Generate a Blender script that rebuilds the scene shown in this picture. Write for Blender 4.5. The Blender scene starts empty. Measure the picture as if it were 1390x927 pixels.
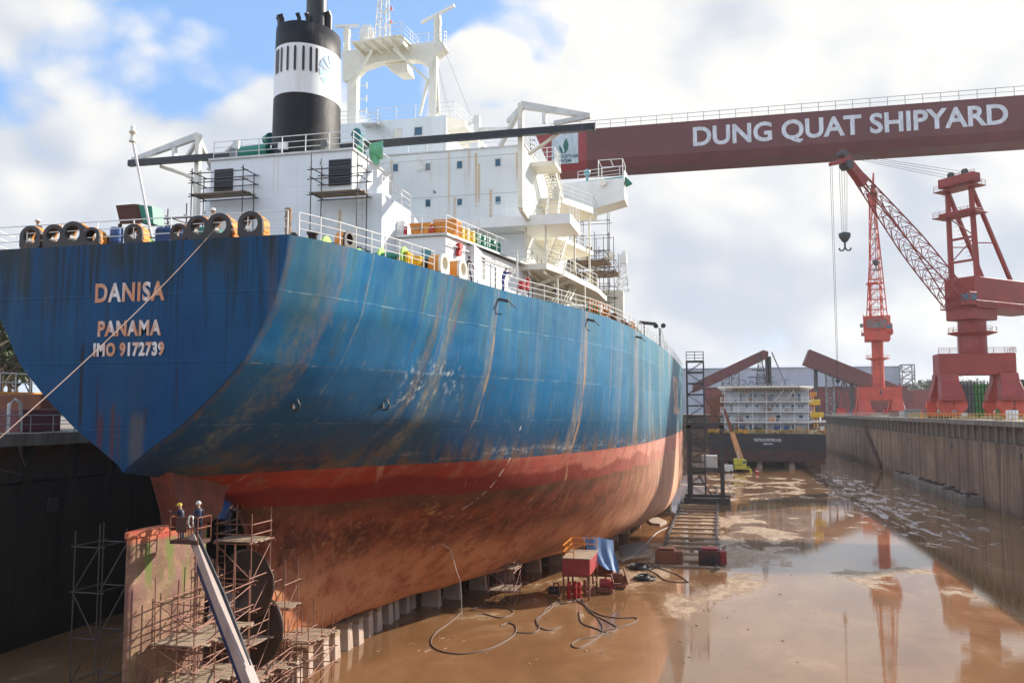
import bpy, bmesh, math, random
import numpy as np
from mathutils import Vector, Matrix
R = math.radians; HAZE = True
random.seed(7)
scene = bpy.context.scene
COL = scene.collection

# ------------------------------------------------------------ camera, sky, sun, exposure
FPX, PSI, TH, CAMZ = 1153.0, R(13.6), math.atan(94.5/1153.0), 15.5
cam_d = bpy.data.cameras.new('camera'); cam = bpy.data.objects.new('camera', cam_d); COL.objects.link(cam)
cam_d.sensor_width = 36; cam_d.lens = FPX/1390*36; cam_d.clip_start = .1; cam_d.clip_end = 12000
cam.location = (0, 0, CAMZ); cam.rotation_euler = (R(90)+TH, 0, PSI)
scene.camera = cam

SUN_AZ, SUN_EL = R(43), R(27)          # azimuth measured from +X towards +Y
SKY_STR = .085
sl = bpy.data.lights.new('sun', 'SUN'); so = bpy.data.objects.new('sun', sl); COL.objects.link(so)
sl.energy = 4.6; sl.angle = R(.6); sl.color = (1, .92, .80)
sd = Vector((math.cos(SUN_AZ)*math.cos(SUN_EL), math.sin(SUN_AZ)*math.cos(SUN_EL), math.sin(SUN_EL)))
so.rotation_euler = sd.to_track_quat('Z', 'Y').to_euler(); so.location = (60, 60, 120)
scene.view_settings.view_transform = 'Standard'; scene.view_settings.look = 'None'
scene.view_settings.gamma = 1; scene.view_settings.use_curve_mapping = False
scene.view_settings.exposure = .74

# ------------------------------------------------------------ node arithmetic
class Ex:
    def __init__(s, t, v): s.t = t; s.v = v
    def _m(s, op, *a):
        n = s.t.nodes.new('ShaderNodeMath'); n.operation = op
        for i, q in enumerate((s,)+a):
            q = q.v if isinstance(q, Ex) else q
            if isinstance(q, (int, float)): n.inputs[i].default_value = q
            else: s.t.links.new(q, n.inputs[i])
        return Ex(s.t, n.outputs[0])
    def __add__(s, o): return s._m('ADD', o)
    __radd__ = __add__
    def __sub__(s, o): return s._m('SUBTRACT', o)
    def __rsub__(s, o): return (s*-1)+o
    def __mul__(s, o): return s._m('MULTIPLY', o)
    __rmul__ = __mul__
    def __truediv__(s, o): return s._m('DIVIDE', o)
    def __pow__(s, o): return s._m('POWER', o)
    def abs(s): return s._m('ABSOLUTE')
    def fr(s): return s._m('FRACT')
    def floor(s): return s._m('FLOOR')
    def mn(s, o): return s._m('MINIMUM', o)
    def mx(s, o): return s._m('MAXIMUM', o)
    def ss(s, a, b, lo=0., hi=1.):
        n = s.t.nodes.new('ShaderNodeMapRange'); n.interpolation_type = 'SMOOTHSTEP'
        s.t.links.new(s.v, n.inputs[0])
        for i, q in zip((1, 2, 3, 4), (a, b, lo, hi)):
            if isinstance(q, Ex): s.t.links.new(q.v, n.inputs[i])
            else: n.inputs[i].default_value = q
        return Ex(s.t, n.outputs[0])
def vec(t, x, y, z):
    n = t.nodes.new('ShaderNodeCombineXYZ')
    for i, q in enumerate((x, y, z)):
        if isinstance(q, Ex): t.links.new(q.v, n.inputs[i])
        else: n.inputs[i].default_value = q
    return n.outputs[0]
def noise(t, v, scale=1., detail=4., rough=.55, dist=0.):
    n = t.nodes.new('ShaderNodeTexNoise'); t.links.new(v, n.inputs['Vector'])
    n.inputs['Scale'].default_value = scale; n.inputs['Detail'].default_value = detail
    n.inputs['Roughness'].default_value = rough; n.inputs['Distortion'].default_value = dist
    return Ex(t, n.outputs['Fac'])
def voro(t, v, scale=1.):
    n = t.nodes.new('ShaderNodeTexVoronoi'); t.links.new(v, n.inputs['Vector']); n.inputs['Scale'].default_value = scale
    return Ex(t, n.outputs['Distance'])
def mixc(t, f, a, b):
    n = t.nodes.new('ShaderNodeMix'); n.data_type = 'RGBA'
    if isinstance(f, Ex): t.links.new(f.v, n.inputs[0])
    else: n.inputs[0].default_value = f
    for i, q in ((6, a), (7, b)):
        if isinstance(q, (tuple, list)): n.inputs[i].default_value = (q[0], q[1], q[2], 1)
        else: t.links.new(q, n.inputs[i])
    return n.outputs[2]
def coords(t, kind='Object'):
    n = t.nodes.new('ShaderNodeTexCoord'); s = t.nodes.new('ShaderNodeSeparateXYZ')
    t.links.new(n.outputs[kind], s.inputs[0])
    return n.outputs[kind], Ex(t, s.outputs[0]), Ex(t, s.outputs[1]), Ex(t, s.outputs[2])
def newmat(name):
    m = bpy.data.materials.new(name); m.use_nodes = True; t = m.node_tree
    return m, t, t.nodes['Principled BSDF']
def setc(t, b, c, rough=None, bump=None, bdist=.02, bstr=.5, metal=0, spec=None):
    if isinstance(c, (tuple, list)): b.inputs['Base Color'].default_value = (c[0], c[1], c[2], 1)
    else: t.links.new(c, b.inputs['Base Color'])
    if rough is not None:
        if isinstance(rough, Ex): t.links.new(rough.v, b.inputs['Roughness'])
        else: b.inputs['Roughness'].default_value = rough
    b.inputs['Metallic'].default_value = metal
    if spec is not None: b.inputs['Specular IOR Level'].default_value = spec
    if bump is not None:
        n = t.nodes.new('ShaderNodeBump'); n.inputs['Distance'].default_value = bdist; n.inputs['Strength'].default_value = bstr
        t.links.new(bump.v, n.inputs['Height']); t.links.new(n.outputs[0], b.inputs['Normal'])

# ------------------------------------------------------------ world: daylight sky with cloud banks
def px_dir(px, py):
    v = Vector((px-695, 463.5-py, -FPX)); v.normalize()
    return cam.rotation_euler.to_matrix() @ v
w = bpy.data.worlds.new('World'); scene.world = w; w.use_nodes = True; t = w.node_tree
bg = t.nodes['Background']; bg.inputs[1].default_value = SKY_STR
sky = t.nodes.new('ShaderNodeTexSky'); sky.sky_type = 'NISHITA'; sky.sun_disc = False
sky.sun_elevation = SUN_EL; sky.sun_rotation = R(90)-SUN_AZ
sky.air_density = 1.1; sky.dust_density = .7; sky.ozone_density = 2.0
gv, gx, gy, gz = coords(t, 'Generated')
def blob(px, py, r0, r1):
    d = px_dir(px, py)
    dot = gx*d.x + gy*d.y + gz*d.z
    return dot.ss(math.cos(R(r1)), math.cos(R(r0)))
def cloud(dx, dy, dz, fine=True):
    v0 = vec(t, gx+dx, gy+dy, gz*1.35+dz)
    a = noise(t, v0, 2.0, 3, .5, .35)
    w1 = noise(t, v0, 5.0, 2, .5)-.5
    v1 = vec(t, gx+dx+w1*.09, gy+dy-w1*.07, gz*1.35+dz+w1*.08)
    c = a*.74 + (voro(t, v1, 5.5)*-1+.5)*.15 + (voro(t, v1, 12.)*-1+.5)*.075
    if fine: c = c + (voro(t, v1, 27.)*-1+.5)*.035 + (noise(t, v1, 30, 5, .6)-.5)*.05
    return c + .13
n1 = cloud(0, 0, 0)
off = Vector((sd.x, sd.y, sd.z+.55)).normalized()*.05
n2 = cloud(off.x, off.y, off.z, False)
big = noise(t, vec(t, gx, gy, gz), 1.1, 3, .5)
hole = (blob(20, -90, 4, 15)*.8 + blob(240, 5, 2, 9)*.55 + blob(590, 15, 4, 11)*1.0 + blob(400, -60, 4, 14)*.7 + blob(700, 40, 2, 6)*.6 + blob(40, 215, 1, 8)*.35 + blob(1330, -40, 1, 5)*.3 + blob(930, 455, 1, 9)*.25).mn(1)
bank = (blob(180, 200, 8, 19)*.95 + blob(20, 95, 1, 8)*.6 + blob(1080, 90, 10, 25)*.8 + blob(640, 130, 1, 5)*.9 + blob(1150, 350, 12, 26)*.95 + blob(900, 300, 4, 12)*.6).mn(1)
thr = (hole*.26 - bank*.22) + .50
mask = (n1 - thr).ss(-.025, .055)
hi_fade = gz.ss(.0, .10)
shade = (n1-n2)*5.6 + .60 + (big-.5)*.6
shade = shade + blob(1000, 60, 6, 20)*.06 + blob(130, 90, 2, 12)*.12 - blob(1000, 380, 4, 15)*.34 - blob(150, 260, 3, 15)*.16 - blob(40,200,2,10)*.15
cc = mixc(t, shade.ss(.0, 1.), (4.4, 4.85, 5.6), (7.2, 7.1, 6.9))
front = (gx*(-.70)+gy*(-.71)).ss(.15, .95)  # unseen clouds opposite the sun, brightened as added fill for the aft faces
cc = mixc(t, front, cc, mixc(t, shade.ss(.0, 1.), (9.5, 11.0, 13.5), (17.0, 16.8, 16.4)))
skc = mixc(t, .55, sky.outputs[0], (2.9, 5.2, 9.6))
skc = mixc(t, gz.ss(.0, .22, .75, .0), skc, (6.2, 7.2, 8.3))
fin = mixc(t, mask, skc, cc)
t.links.new(fin, bg.inputs[0])

# ------------------------------------------------------------ measuring: a pixel of the photograph onto a real plane
_fw = np.array([-math.sin(PSI)*math.cos(TH), math.cos(PSI)*math.cos(TH), math.sin(TH)])
_rt = np.array([math.cos(PSI), math.sin(PSI), 0.]); _up = np.cross(_rt, _fw)
def P(px, py, X=None, Y=None, Z=None):
    d = _fw*FPX + _rt*(px-695) + _up*(463.5-py)
    k = X/d[0] if X is not None else (Y/d[1] if Y is not None else (Z-CAMZ)/d[2])
    q = d*k
    return Vector((q[0], q[1], q[2]+CAMZ))
def proj(p):
    v = np.array(p)-np.array([0, 0, CAMZ]); z = v@_fw
    return 695+FPX*(v@_rt)/z, 463.5-FPX*(v@_up)/z

# ------------------------------------------------------------ mesh builder
def V(*a): return Vector(a)
class MB:
    def __init__(s): s.v = []; s.f = []; s.mi = []; s.cur = 0; s.sm = set()
    def add(s, vs, fs, smooth=False):
        o = len(s.v); s.v += [tuple(q) for q in vs]
        for f in fs:
            if smooth: s.sm.add(len(s.f))
            s.f.append([i+o for i in f]); s.mi.append(s.cur)
        return s
    def box(s, x0, x1, y0, y1, z0, z1):
        x0, x1 = sorted((x0, x1)); y0, y1 = sorted((y0, y1)); z0, z1 = sorted((z0, z1))
        vs = [(x, y, z) for x in (x0, x1) for y in (y0, y1) for z in (z0, z1)]
        return s.add(vs, [(0,1,3,2),(4,6,7,5),(0,4,5,1),(2,3,7,6),(0,2,6,4),(1,5,7,3)])
    def cbox(s, c, dx, dy, dz, rz=0, M=None):
        M = M or (Matrix.Translation(Vector(c)) @ Matrix.Rotation(rz, 4, 'Z'))
        vs = [M @ Vector((x*dx/2, y*dy/2, z*dz/2)) for x in (-1,1) for y in (-1,1) for z in (-1,1)]
        return s.add(vs, [(0,1,3,2),(4,6,7,5),(0,4,5,1),(2,3,7,6),(0,2,6,4),(1,5,7,3)])
    def frame(s, p, q, up=(0,0,1)):
        d = (Vector(q)-Vector(p)).normalized(); u = Vector(up)
        if abs(d.dot(u)) > .98: u = Vector((0,1,0))
        a = d.cross(u).normalized(); b = a.cross(d).normalized()
        return a, b
    def bar(s, p, q, wd, ht, up=(0,0,1), w2=None, h2=None):
        p, q = Vector(p), Vector(q); a, b = s.frame(p, q, up); w2 = w2 or wd; h2 = h2 or ht
        vs = [p+a*i*wd/2+b*j*ht/2 for i, j in ((-1,-1),(1,-1),(1,1),(-1,1))] + [q+a*i*w2/2+b*j*h2/2 for i, j in ((-1,-1),(1,-1),(1,1),(-1,1))]
        return s.add(vs, [(0,1,2,3),(7,6,5,4),(0,4,5,1),(1,5,6,2),(2,6,7,3),(3,7,4,0)])
    def tube(s, p, q, r, r2=None, n=6, caps=True):
        p, q = Vector(p), Vector(q); r2 = r if r2 is None else r2; a, b = s.frame(p, q)
        vs = [p+(a*math.cos(k*2*math.pi/n)+b*math.sin(k*2*math.pi/n))*r for k in range(n)] + [q+(a*math.cos(k*2*math.pi/n)+b*math.sin(k*2*math.pi/n))*r2 for k in range(n)]
        s.add(vs, [(k, (k+1)%n, (k+1)%n+n, k+n) for k in range(n)], n > 5)
        if caps:
            o = len(s.f); s.add(vs[:n], [tuple(range(n))[::-1]]); s.add(vs[n:], [tuple(range(n))])
        return s
    def path(s, pts, r, n=6):
        pts = [Vector(q) for q in pts]; vs = []
        for i, q in enumerate(pts):
            d = (pts[min(i+1, len(pts)-1)]-pts[max(i-1, 0)]).normalized(); u = V(0,0,1) if abs(d.z) < .95 else V(0,1,0)
            a = d.cross(u).normalized(); b = a.cross(d)
            vs += [q+(a*math.cos(k*2*math.pi/n)+b*math.sin(k*2*math.pi/n))*r for k in range(n)]
        fs = [(i*n+k, i*n+(k+1)%n, (i+1)*n+(k+1)%n, (i+1)*n+k) for i in range(len(pts)-1) for k in range(n)]
        return s.add(vs, fs, True)
    def lathe(s, c, prof, n=24, sx=1, sy=1, cap=True):
        vs = [(c[0]+r*sx*math.cos(k*2*math.pi/n), c[1]+r*sy*math.sin(k*2*math.pi/n), c[2]+z) for r, z in prof for k in range(n)]
        m = len(prof)
        s.add(vs, [(i*n+k, i*n+(k+1)%n, (i+1)*n+(k+1)%n, (i+1)*n+k) for i in range(m-1) for k in range(n)], True)
        if cap: s.add(vs[:n], [tuple(range(n))[::-1]]); s.add(vs[-n:], [tuple(range(n))])
        return s
    def prism(s, pts, d):
        d = Vector(d); pts = [Vector(q) for q in pts]; n = len(pts)
        s.add(pts+[q+d for q in pts], [tuple(range(n))[::-1], tuple(range(n, 2*n))]+[(k, (k+1)%n, (k+1)%n+n, k+n) for k in range(n)])
        return s
    def ring(s, outer, inner, d):      # plate with a hole: matching outlines, thickness d
        d = Vector(d); n = len(outer); o = [Vector(q) for q in outer]; i_ = [Vector(q) for q in inner]
        vs = o+i_+[q+d for q in o]+[q+d for q in i_]; fs = []
        for k in range(n):
            j = (k+1) % n
            fs += [(k, j, n+j, n+k), (2*n+k, 3*n+k, 3*n+j, 2*n+j), (k, 2*n+k, 2*n+j, j), (n+k, n+j, 3*n+j, 3*n+k)]
        return s.add(vs, fs)
    def build(s, name, mats, parent=None, bevel=0, fix=True):
        me = bpy.data.meshes.new(name)
        o_ = bpy.data.objects.new(name, me)
        L = Vector((0,0,0)); p = parent
        while p is not None: L += p.location; p = p.parent
        if parent is None:
            xs = np.array(s.v); L = Vector((float(xs[:,0].mean()), float(xs[:,1].mean()), float(xs[:,2].min()))); o_.location = L
        me.from_pydata([tuple(Vector(q)-L) for q in s.v], [], s.f)
        mats = mats if isinstance(mats, (list, tuple)) else [mats]
        for m in mats: me.materials.append(m)
        me.polygons.foreach_set('material_index', s.mi)
        me.polygons.foreach_set('use_smooth', [i in s.sm for i in range(len(s.f))])
        if fix:
            b = bmesh.new(); b.from_mesh(me); bmesh.ops.recalc_face_normals(b, faces=b.faces)
            if bevel: bmesh.ops.bevel(b, geom=[e for e in b.edges if len(e.link_faces) == 2 and e.calc_face_angle(0) > .6], offset=bevel, segments=1, affect='EDGES')
            b.to_mesh(me); b.free()
        me.update()
        COL.objects.link(o_)
        if parent is not None: o_.parent = parent
        return o_
def empty(name, loc, label, cat, group=None):
    o = bpy.data.objects.new(name, None); COL.objects.link(o); o.location = loc; o.empty_display_size = .5
    tag(o, label, cat, group); return o
def tag(o, label=None, cat=None, group=None, kind=None):
    if label: o['label'] = label
    if cat: o['category'] = cat
    if group: o['group'] = group
    if kind: o['kind'] = kind
    return o
def copy_tree(o, parent=None):
    c = o.copy(); COL.objects.link(c); c.parent = parent
    for ch in [q for q in KIDS.get(o.name, [])]: copy_tree(ch, c)
    return c
KIDS = {}
def dup(root, loc, rz=0, scale=None):
    KIDS.clear()
    for q in COL.objects:
        if q.parent is not None: KIDS.setdefault(q.parent.name, []).append(q)
    c = copy_tree(root); c.location = loc; c.rotation_euler = (0, 0, rz)
    if scale: c.scale = (scale,)*3
    return c
def textmesh(name, s, size, mat, parent, loc, rot, extrude=.02, bold=.02, sx=1., align='LEFT', space=1.):
    cu = bpy.data.curves.new(name, 'FONT'); cu.body = s; cu.size = size; cu.extrude = extrude; cu.offset = bold
    cu.align_x = align; cu.space_character = space; cu.resolution_u = 4
    o = bpy.data.objects.new(name, cu); COL.objects.link(o); bpy.context.view_layer.update()
    me = bpy.data.meshes.new_from_object(o.evaluated_get(bpy.context.evaluated_depsgraph_get()))
    bpy.data.objects.remove(o); bpy.data.curves.remove(cu)
    M = Matrix.Translation(Vector(loc)) @ rot.to_4x4() @ Matrix.Diagonal((sx, 1, 1, 1))
    L = Vector((0,0,0)); p = parent
    while p is not None: L += p.location; p = p.parent
    me.transform(Matrix.Translation(-L) @ M)
    me.materials.clear(); me.materials.append(mat)
    me.name = name
    o = bpy.data.objects.new(name, me); COL.objects.link(o); o.parent = parent
    return o
from mathutils import Euler
FACE_Y = Euler((R(90), 0, 0)).to_matrix()          # lettering read from -Y
FACE_X = Euler((R(90), 0, R(90))).to_matrix()      # lettering read from +X
def railing(pts, h=1.05, bars=3, sp=1.5, r=.022, mb=None):
    m = mb or MB(); pts = [Vector(q) for q in pts]
    for a, b in zip(pts[:-1], pts[1:]):
        n = max(1, round((b-a).length/sp))
        for k in range(bars): m.tube(a+V(0,0,h*(k+1)/bars), b+V(0,0,h*(k+1)/bars), r if k < bars-1 else r*1.3, n=5, caps=False)
        for k in range(n): q = a.lerp(b, k/n); m.tube(q, q+V(0,0,h), r*1.3, n=5)
    m.tube(pts[-1], pts[-1]+V(0,0,h), r*1.3, n=5)
    return m

# ------------------------------------------------------------ materials
def paint(name, c, rough=.5, dirt=(.12,.06,.03), amt=.25, streak=True, var=.12, scale=1., metal=0, bump=.3, seam=0):
    m, t, b = newmat(name); v, x, y, z = coords(t, 'Object')
    n = noise(t, v, .9*scale, 6, .6)
    c2 = tuple(q*(1-var) for q in c); c1 = tuple(min(1, q*(1+var)) for q in c)
    col = mixc(t, n.ss(.35, .65), c2, c1)
    st = noise(t, vec(t, x*2.2*scale, y*2.2*scale, z*(.14 if streak else 2.2)*scale), 1, 6, .62)
    st2 = noise(t, v, .35*scale, 3)
    f = (st.ss(.56, .74))*(st2.ss(.42, .62))*min(1, amt*3.2)
    fine = noise(t, v, 9*scale, 4).ss(.58, .7)*amt*.8
    sm_ = None
    if seam:
        lx = (((x+y*.13)/seam).fr()-.5).abs().ss(.5-.035/seam*1.0-.012, .498); lz = ((z/(seam*.7)).fr()-.5).abs().ss(.5-.035/seam-.012, .498)
        sm_ = lx.mx(lz); pt = noise(t, vec(t, (x/seam).floor()*3.7, (y/seam).floor()*2.3, (z/(seam*.7)).floor()*5.1), 1., 0)
        col = mixc(t, pt.ss(.3, .7)*.22, col, tuple(q*.62 for q in c)); col = mixc(t, sm_*.4, col, tuple(q*.4 for q in c))
    col = mixc(t, f.mx(fine).mn(1), col, dirt)
    setc(t, b, col, (n*.25+(rough-.1)), noise(t, v, 14*scale, 4), .01, bump, metal)
    return m
M = {}
M['white'] = paint('white_ship_paint', (.80,.80,.77), .42, (.42,.22,.09), .13, var=.04)
M['cream'] = paint('cream_ship_paint', (.78,.74,.62), .45, (.45,.24,.1), .16, var=.05)
M['offwhite'] = paint('dusty_white_paint', (.66,.66,.63), .5, (.3,.18,.09), .3)
M['black'] = paint('black_paint', (.018,.018,.02), .38, (.12,.11,.10), .14)
M['grey'] = paint('grey_steel_paint', (.22,.23,.23), .5, (.14,.08,.05), .3)
M['darksteel'] = paint('dark_steel', (.05,.048,.05), .5, (.13,.06,.03), .3)
M['green'] = paint('green_deck_paint', (.02,.20,.13), .4, (.1,.08,.04), .15)
M['lime'] = paint('pale_green_drum', (.36,.62,.12), .4, (.2,.16,.06), .12)
M['deck'] = paint('deck_red_oxide', (.13,.10,.07), .7, (.2,.1,.05), .4, streak=False)
M['red'] = paint('crane_red_paint', (.31,.040,.030), .5, (.12,.04,.03), .25, scale=.4, seam=3.2)
M['brightred'] = paint('orange_red_crane_paint', (.58,.080,.045), .5, (.25,.05,.03), .22, scale=.4, seam=3.0)
M['girder'] = paint('maroon_girder_paint', (.145,.037,.037), .55, (.09,.035,.03), .3, scale=.2, var=.1, seam=7.0)
M['girderred'] = paint('fresh_red_girder_paint', (.34,.035,.035), .5, (.2,.05,.03), .2, scale=.3, seam=7.0)
M['signred'] = paint('vivid_red', (.5,.02,.02), .4, amt=.05)
M['orange'] = paint('orange_skip_paint', (.72,.27,.03), .45, (.3,.12,.03), .22)
M['yellow'] = paint('yellow_plastic', (.80,.50,.03), .4, (.4,.2,.05), .15)
M['blue'] = paint('blue_paint', (.02,.07,.22), .45, (.1,.07,.05), .2)
M['tarpblue'] = paint('blue_tarpaulin', (.09,.19,.36), .55, (.14,.16,.2), .3, streak=False)
M['rust'] = paint('rusty_steel', (.20,.07,.035), .75, (.07,.03,.02), .4)
M['rustdark'] = paint('dark_rusty_plate', (.075,.028,.018), .75, (.16,.07,.03), .3)
M['scaff'] = paint('scaffold_tube_steel', (.27,.13,.09), .55, (.14,.06,.03), .4, metal=.2)
M['scaffgrey'] = paint('grey_scaffold_tube', (.10,.09,.09), .5, (.1,.05,.03), .3, metal=.3)
M['plank'] = paint('scaffold_plank', (.36,.27,.19), .8, (.14,.09,.06), .4, streak=False)
M['copper'] = paint('bronze_propeller', (.065,.038,.025), .42, (.2,.14,.09), .2, streak=False, metal=.35)
M['zinc'] = paint('pale_boss_metal', (.48,.42,.36), .5, (.25,.16,.1), .3)
M['hose'] = paint('rubber_hose', (.14,.085,.06), .6, (.3,.2,.12), .3)
M['rope'] = paint('mooring_rope', (.26,.18,.14), .85, amt=.1)
M['timber'] = paint('timber', (.32,.22,.14), .85, (.12,.07,.04), .4, streak=False)
M['canvas'] = paint('canvas', (.5,.47,.43), .8, amt=.2)
M['lift'] = paint('pale_boom_paint', (.40,.31,.275), .55, (.2,.12,.09), .45)
M['liftblue'] = paint('navy_boom_paint', (.02,.035,.10), .35, (.35,.3,.3), .2)
M['ltblue'] = paint('pale_blue_emblem_paint', (.42,.60,.72), .5, amt=.05)
M['cowlgreen'] = paint('pale_green_ventilator_paint', (.13,.42,.22), .4, (.1,.1,.05), .15); M['horn'] = paint('rudder_horn_rusty_red', (.13,.032,.018), .7, (.20,.10,.05), .7, streak=False, var=.3, scale=1.6); M['greentank'] = paint('vivid_green_panel', (.10,.62,.10), .5, amt=.1)
def glass(name, c=(.03,.06,.08), rough=.12):
    m, t, b = newmat(name); v, x, y, z = coords(t)
    setc(t, b, mixc(t, noise(t, v, 1.5, 2), c, tuple(q*1.7 for q in c)), rough, spec=.6); return m
M['glass'] = glass('window_glass', (.05,.10,.14)); M['glassgreen'] = glass('teal_window_glass', (.06,.2,.22))
def letter(name, c, wear=None, f=.5):
    m, t, b = newmat(name); v, x, y, z = coords(t)
    n = noise(t, vec(t, x*1.3, y*1.3, z*.35), 1.2, 4, .6)
    col = mixc(t, n.ss(.5-.2*f, .56), c, wear or tuple(q*.8 for q in c))
    setc(t, b, col, .55); return m
M['name'] = letter('rust_stained_white_lettering', (.72,.70,.68), (.56,.24,.12), .6)
M['txt'] = letter('white_lettering', (.72,.74,.78)); M['txtnavy'] = letter('navy_lettering', (.03,.10,.16)); M['txtgreen'] = letter('green_leaf_paint', (.01,.14,.10))
M['paletxt'] = letter('faded_blue_lettering', (.22,.27,.36)); M['board'] = letter('pale_board', (.62,.70,.74)); M['skin'] = letter('skin', (.42,.24,.15))
M['navy'] = letter('navy_overalls', (.010,.018,.055)); M['darkcloth'] = letter('black_clothes', (.03,.03,.045)); M['midblue'] = letter('blue_overalls', (.02,.05,.25))
M['hatwhite'] = letter('white_helmet', (.78,.78,.75)); M['hatyellow'] = letter('yellow_helmet', (.85,.6,.04)); M['reddish'] = letter('red_cloth', (.55,.05,.05))
M['truckyellow'] = paint('mobile_crane_yellow', (.55,.50,.05), .5, (.2,.12,.05), .25)
M['boomorange'] = paint('orange_boom', (.70,.36,.16), .5, (.3,.15,.08), .2)
def em(name, c, s):
    m, t, b = newmat(name); b.inputs['Emission Color'].default_value = (*c, 1); b.inputs['Emission Strength'].default_value = s; return m
M['spark'] = em('welding_arc', (.7,.85,1), 30)

def concrete(name, c=(.30,.25,.20), dark=(.10,.075,.055), sc=1.):
    m, t, b = newmat(name); v, x, y, z = coords(t)
    n = noise(t, v, .25*sc, 6, .6); s1 = noise(t, vec(t, x*.5, y*.5, z*.03), sc, 5, .65)
    s2 = noise(t, vec(t, x*2.5, y*2.5, z*.12), sc, 4, .6)
    col = mixc(t, n.ss(.3, .7), tuple(q*.75 for q in c), c)
    col = mixc(t, s1.ss(.48, .62)*.85, col, dark); lo_ = noise(t, v, .06*sc, 4); col = mixc(t, lo_.ss(.45, .6)*.55, col, tuple(q*1.5 for q in dark)); ck = (noise(t, v, .35, 6, .7, .5)-.5).abs().ss(.008, .0); col = mixc(t, ck*.6, col, dark)
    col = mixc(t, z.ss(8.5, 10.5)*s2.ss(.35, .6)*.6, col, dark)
    col = mixc(t, s2.ss(.55, .72)*.5, col, tuple(q*1.25 for q in dark))
    jt = ((y/6.0).fr()-.5).abs().ss(.488, .497)
    col = mixc(t, jt*.75, col, tuple(q*.6 for q in dark))
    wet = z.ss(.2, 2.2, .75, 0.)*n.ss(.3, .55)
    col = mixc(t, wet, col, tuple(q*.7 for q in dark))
    setc(t, b, col, .82, noise(t, v, 5, 6)+jt*-1.5, .04, .6); return m
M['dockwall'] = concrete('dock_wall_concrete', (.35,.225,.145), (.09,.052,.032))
M['shadewall'] = concrete('shade_painted_dock_wall', (.040,.030,.024), (.015,.011,.009))  # near-black copy of the dock concrete: deep shade put into the colour
M['dockcap'] = concrete('dock_coping_concrete', (.30,.27,.22), (.13,.10,.08))
M['block'] = paint('keel_block_concrete', (.44,.34,.27), .8, (.13,.08,.05), .3)
M['blockside'] = paint('old_concrete', (.24,.18,.14), .85, (.08,.05,.04), .5)
# ================================================================= THE SETTING
def wpos(t):
    n = t.nodes.new('ShaderNodeNewGeometry'); s = t.nodes.new('ShaderNodeSeparateXYZ'); t.links.new(n.outputs['Position'], s.inputs[0])
    return n.outputs['Position'], Ex(t, s.outputs[0]), Ex(t, s.outputs[1]), Ex(t, s.outputs[2])
WX0, WX1, DY0, DY1, QZ = -45.0, 41.5, 1.5, 380.0, 14.0
def sheet(name, quads, mat):
    m = MB()
    for q in quads: m.add(q, [(0,1,2,3)])
    o = m.build(name, mat, fix=False); return tag(o, kind='structure')
def rect(x0, x1, y0, y1, z): return [(x0,y0,z),(x1,y0,z),(x1,y1,z),(x0,y1,z)]
# muddy flooded dock floor: shallow brown water with mud banks and foam
m, t, b = newmat('muddy_water'); v, x, y, z = wpos(t)
def patch(cx, cy, rx, ry, f=1.):
    d = (((x-cx)/rx)**2 + ((y-cy)/ry)**2); return d.ss(1.0, .0)*f
nb = noise(t, vec(t, x*.16, y*.10, 0.), 1, 7, .62, .4)
nf = noise(t, vec(t, x*.9, y*.42, 0.), 1, 7, .68, 1.2)
bankf = (patch(2, 112, 13, 26, .15)+patch(16, 87, 8, 10, .12)+patch(-8, 84, 14, 22, .17)+patch(8, 185, 18, 40, .14)+patch(-16, 60, 14, 11, .03)+patch(4, 128, 11, 9, .1)+patch(3,93,6,9,.14))
mud = (nb+bankf-.012).ss(.62, .67)
shal = (nb+bankf).ss(.56, .66)
fn = noise(t, vec(t, x*.55, y*.14, 0.), 1, 8, .7, .8)
foamf = patch(27, 155, 14, 80, .21)+patch(27, 240, 10, 60, .14)
foam = (fn+foamf).ss(.71, .80)
foam2 = (nf+patch(-19.5, 56, 4, 5, .06)+patch(-17, 76, 3, 5, .10)).ss(.66, .71)*(patch(-19.5, 56, 8, 8)+patch(-17, 76, 4, 7)).mn(1)
col = mixc(t, nb.ss(.35, .6), (.20,.102,.045), (.265,.140,.064))
col = mixc(t, shal*.6, col, (.36,.22,.12))
col = mixc(t, mud, col, mixc(t, nf.ss(.4, .6), (.30,.19,.11), (.47,.34,.22)))
col = mixc(t, foam*.55, col, (.50,.46,.45))
col = mixc(t, foam2*.6, col, (.75,.66,.58))
rough = (noise(t, vec(t, x*.10, y*.07, 4.), 1, 4).ss(.5,.62)*.10*x.ss(12,-2)+mud*.45+foam*.35+foam2*.3+.025+shal*.02).mn(.7)
rip = noise(t, vec(t, x*1.1, y*2.2, 0.), 1.2, 3, .5)*.35 + noise(t, vec(t, x, y, 0.), 7, 3)*.05*(y.ss(75, 50)+.1) + mud*nf*6 + foam*3
setc(t, b, col, rough, rip, .012, .55)
b.inputs['IOR'].default_value = 1.38
sheet('water', [rect(WX0, WX1, DY0, DY1, 0)], m)
sheet('dock_floor', [rect(WX0, WX1, DY0, DY1, -.35)], M['blockside'])
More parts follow.
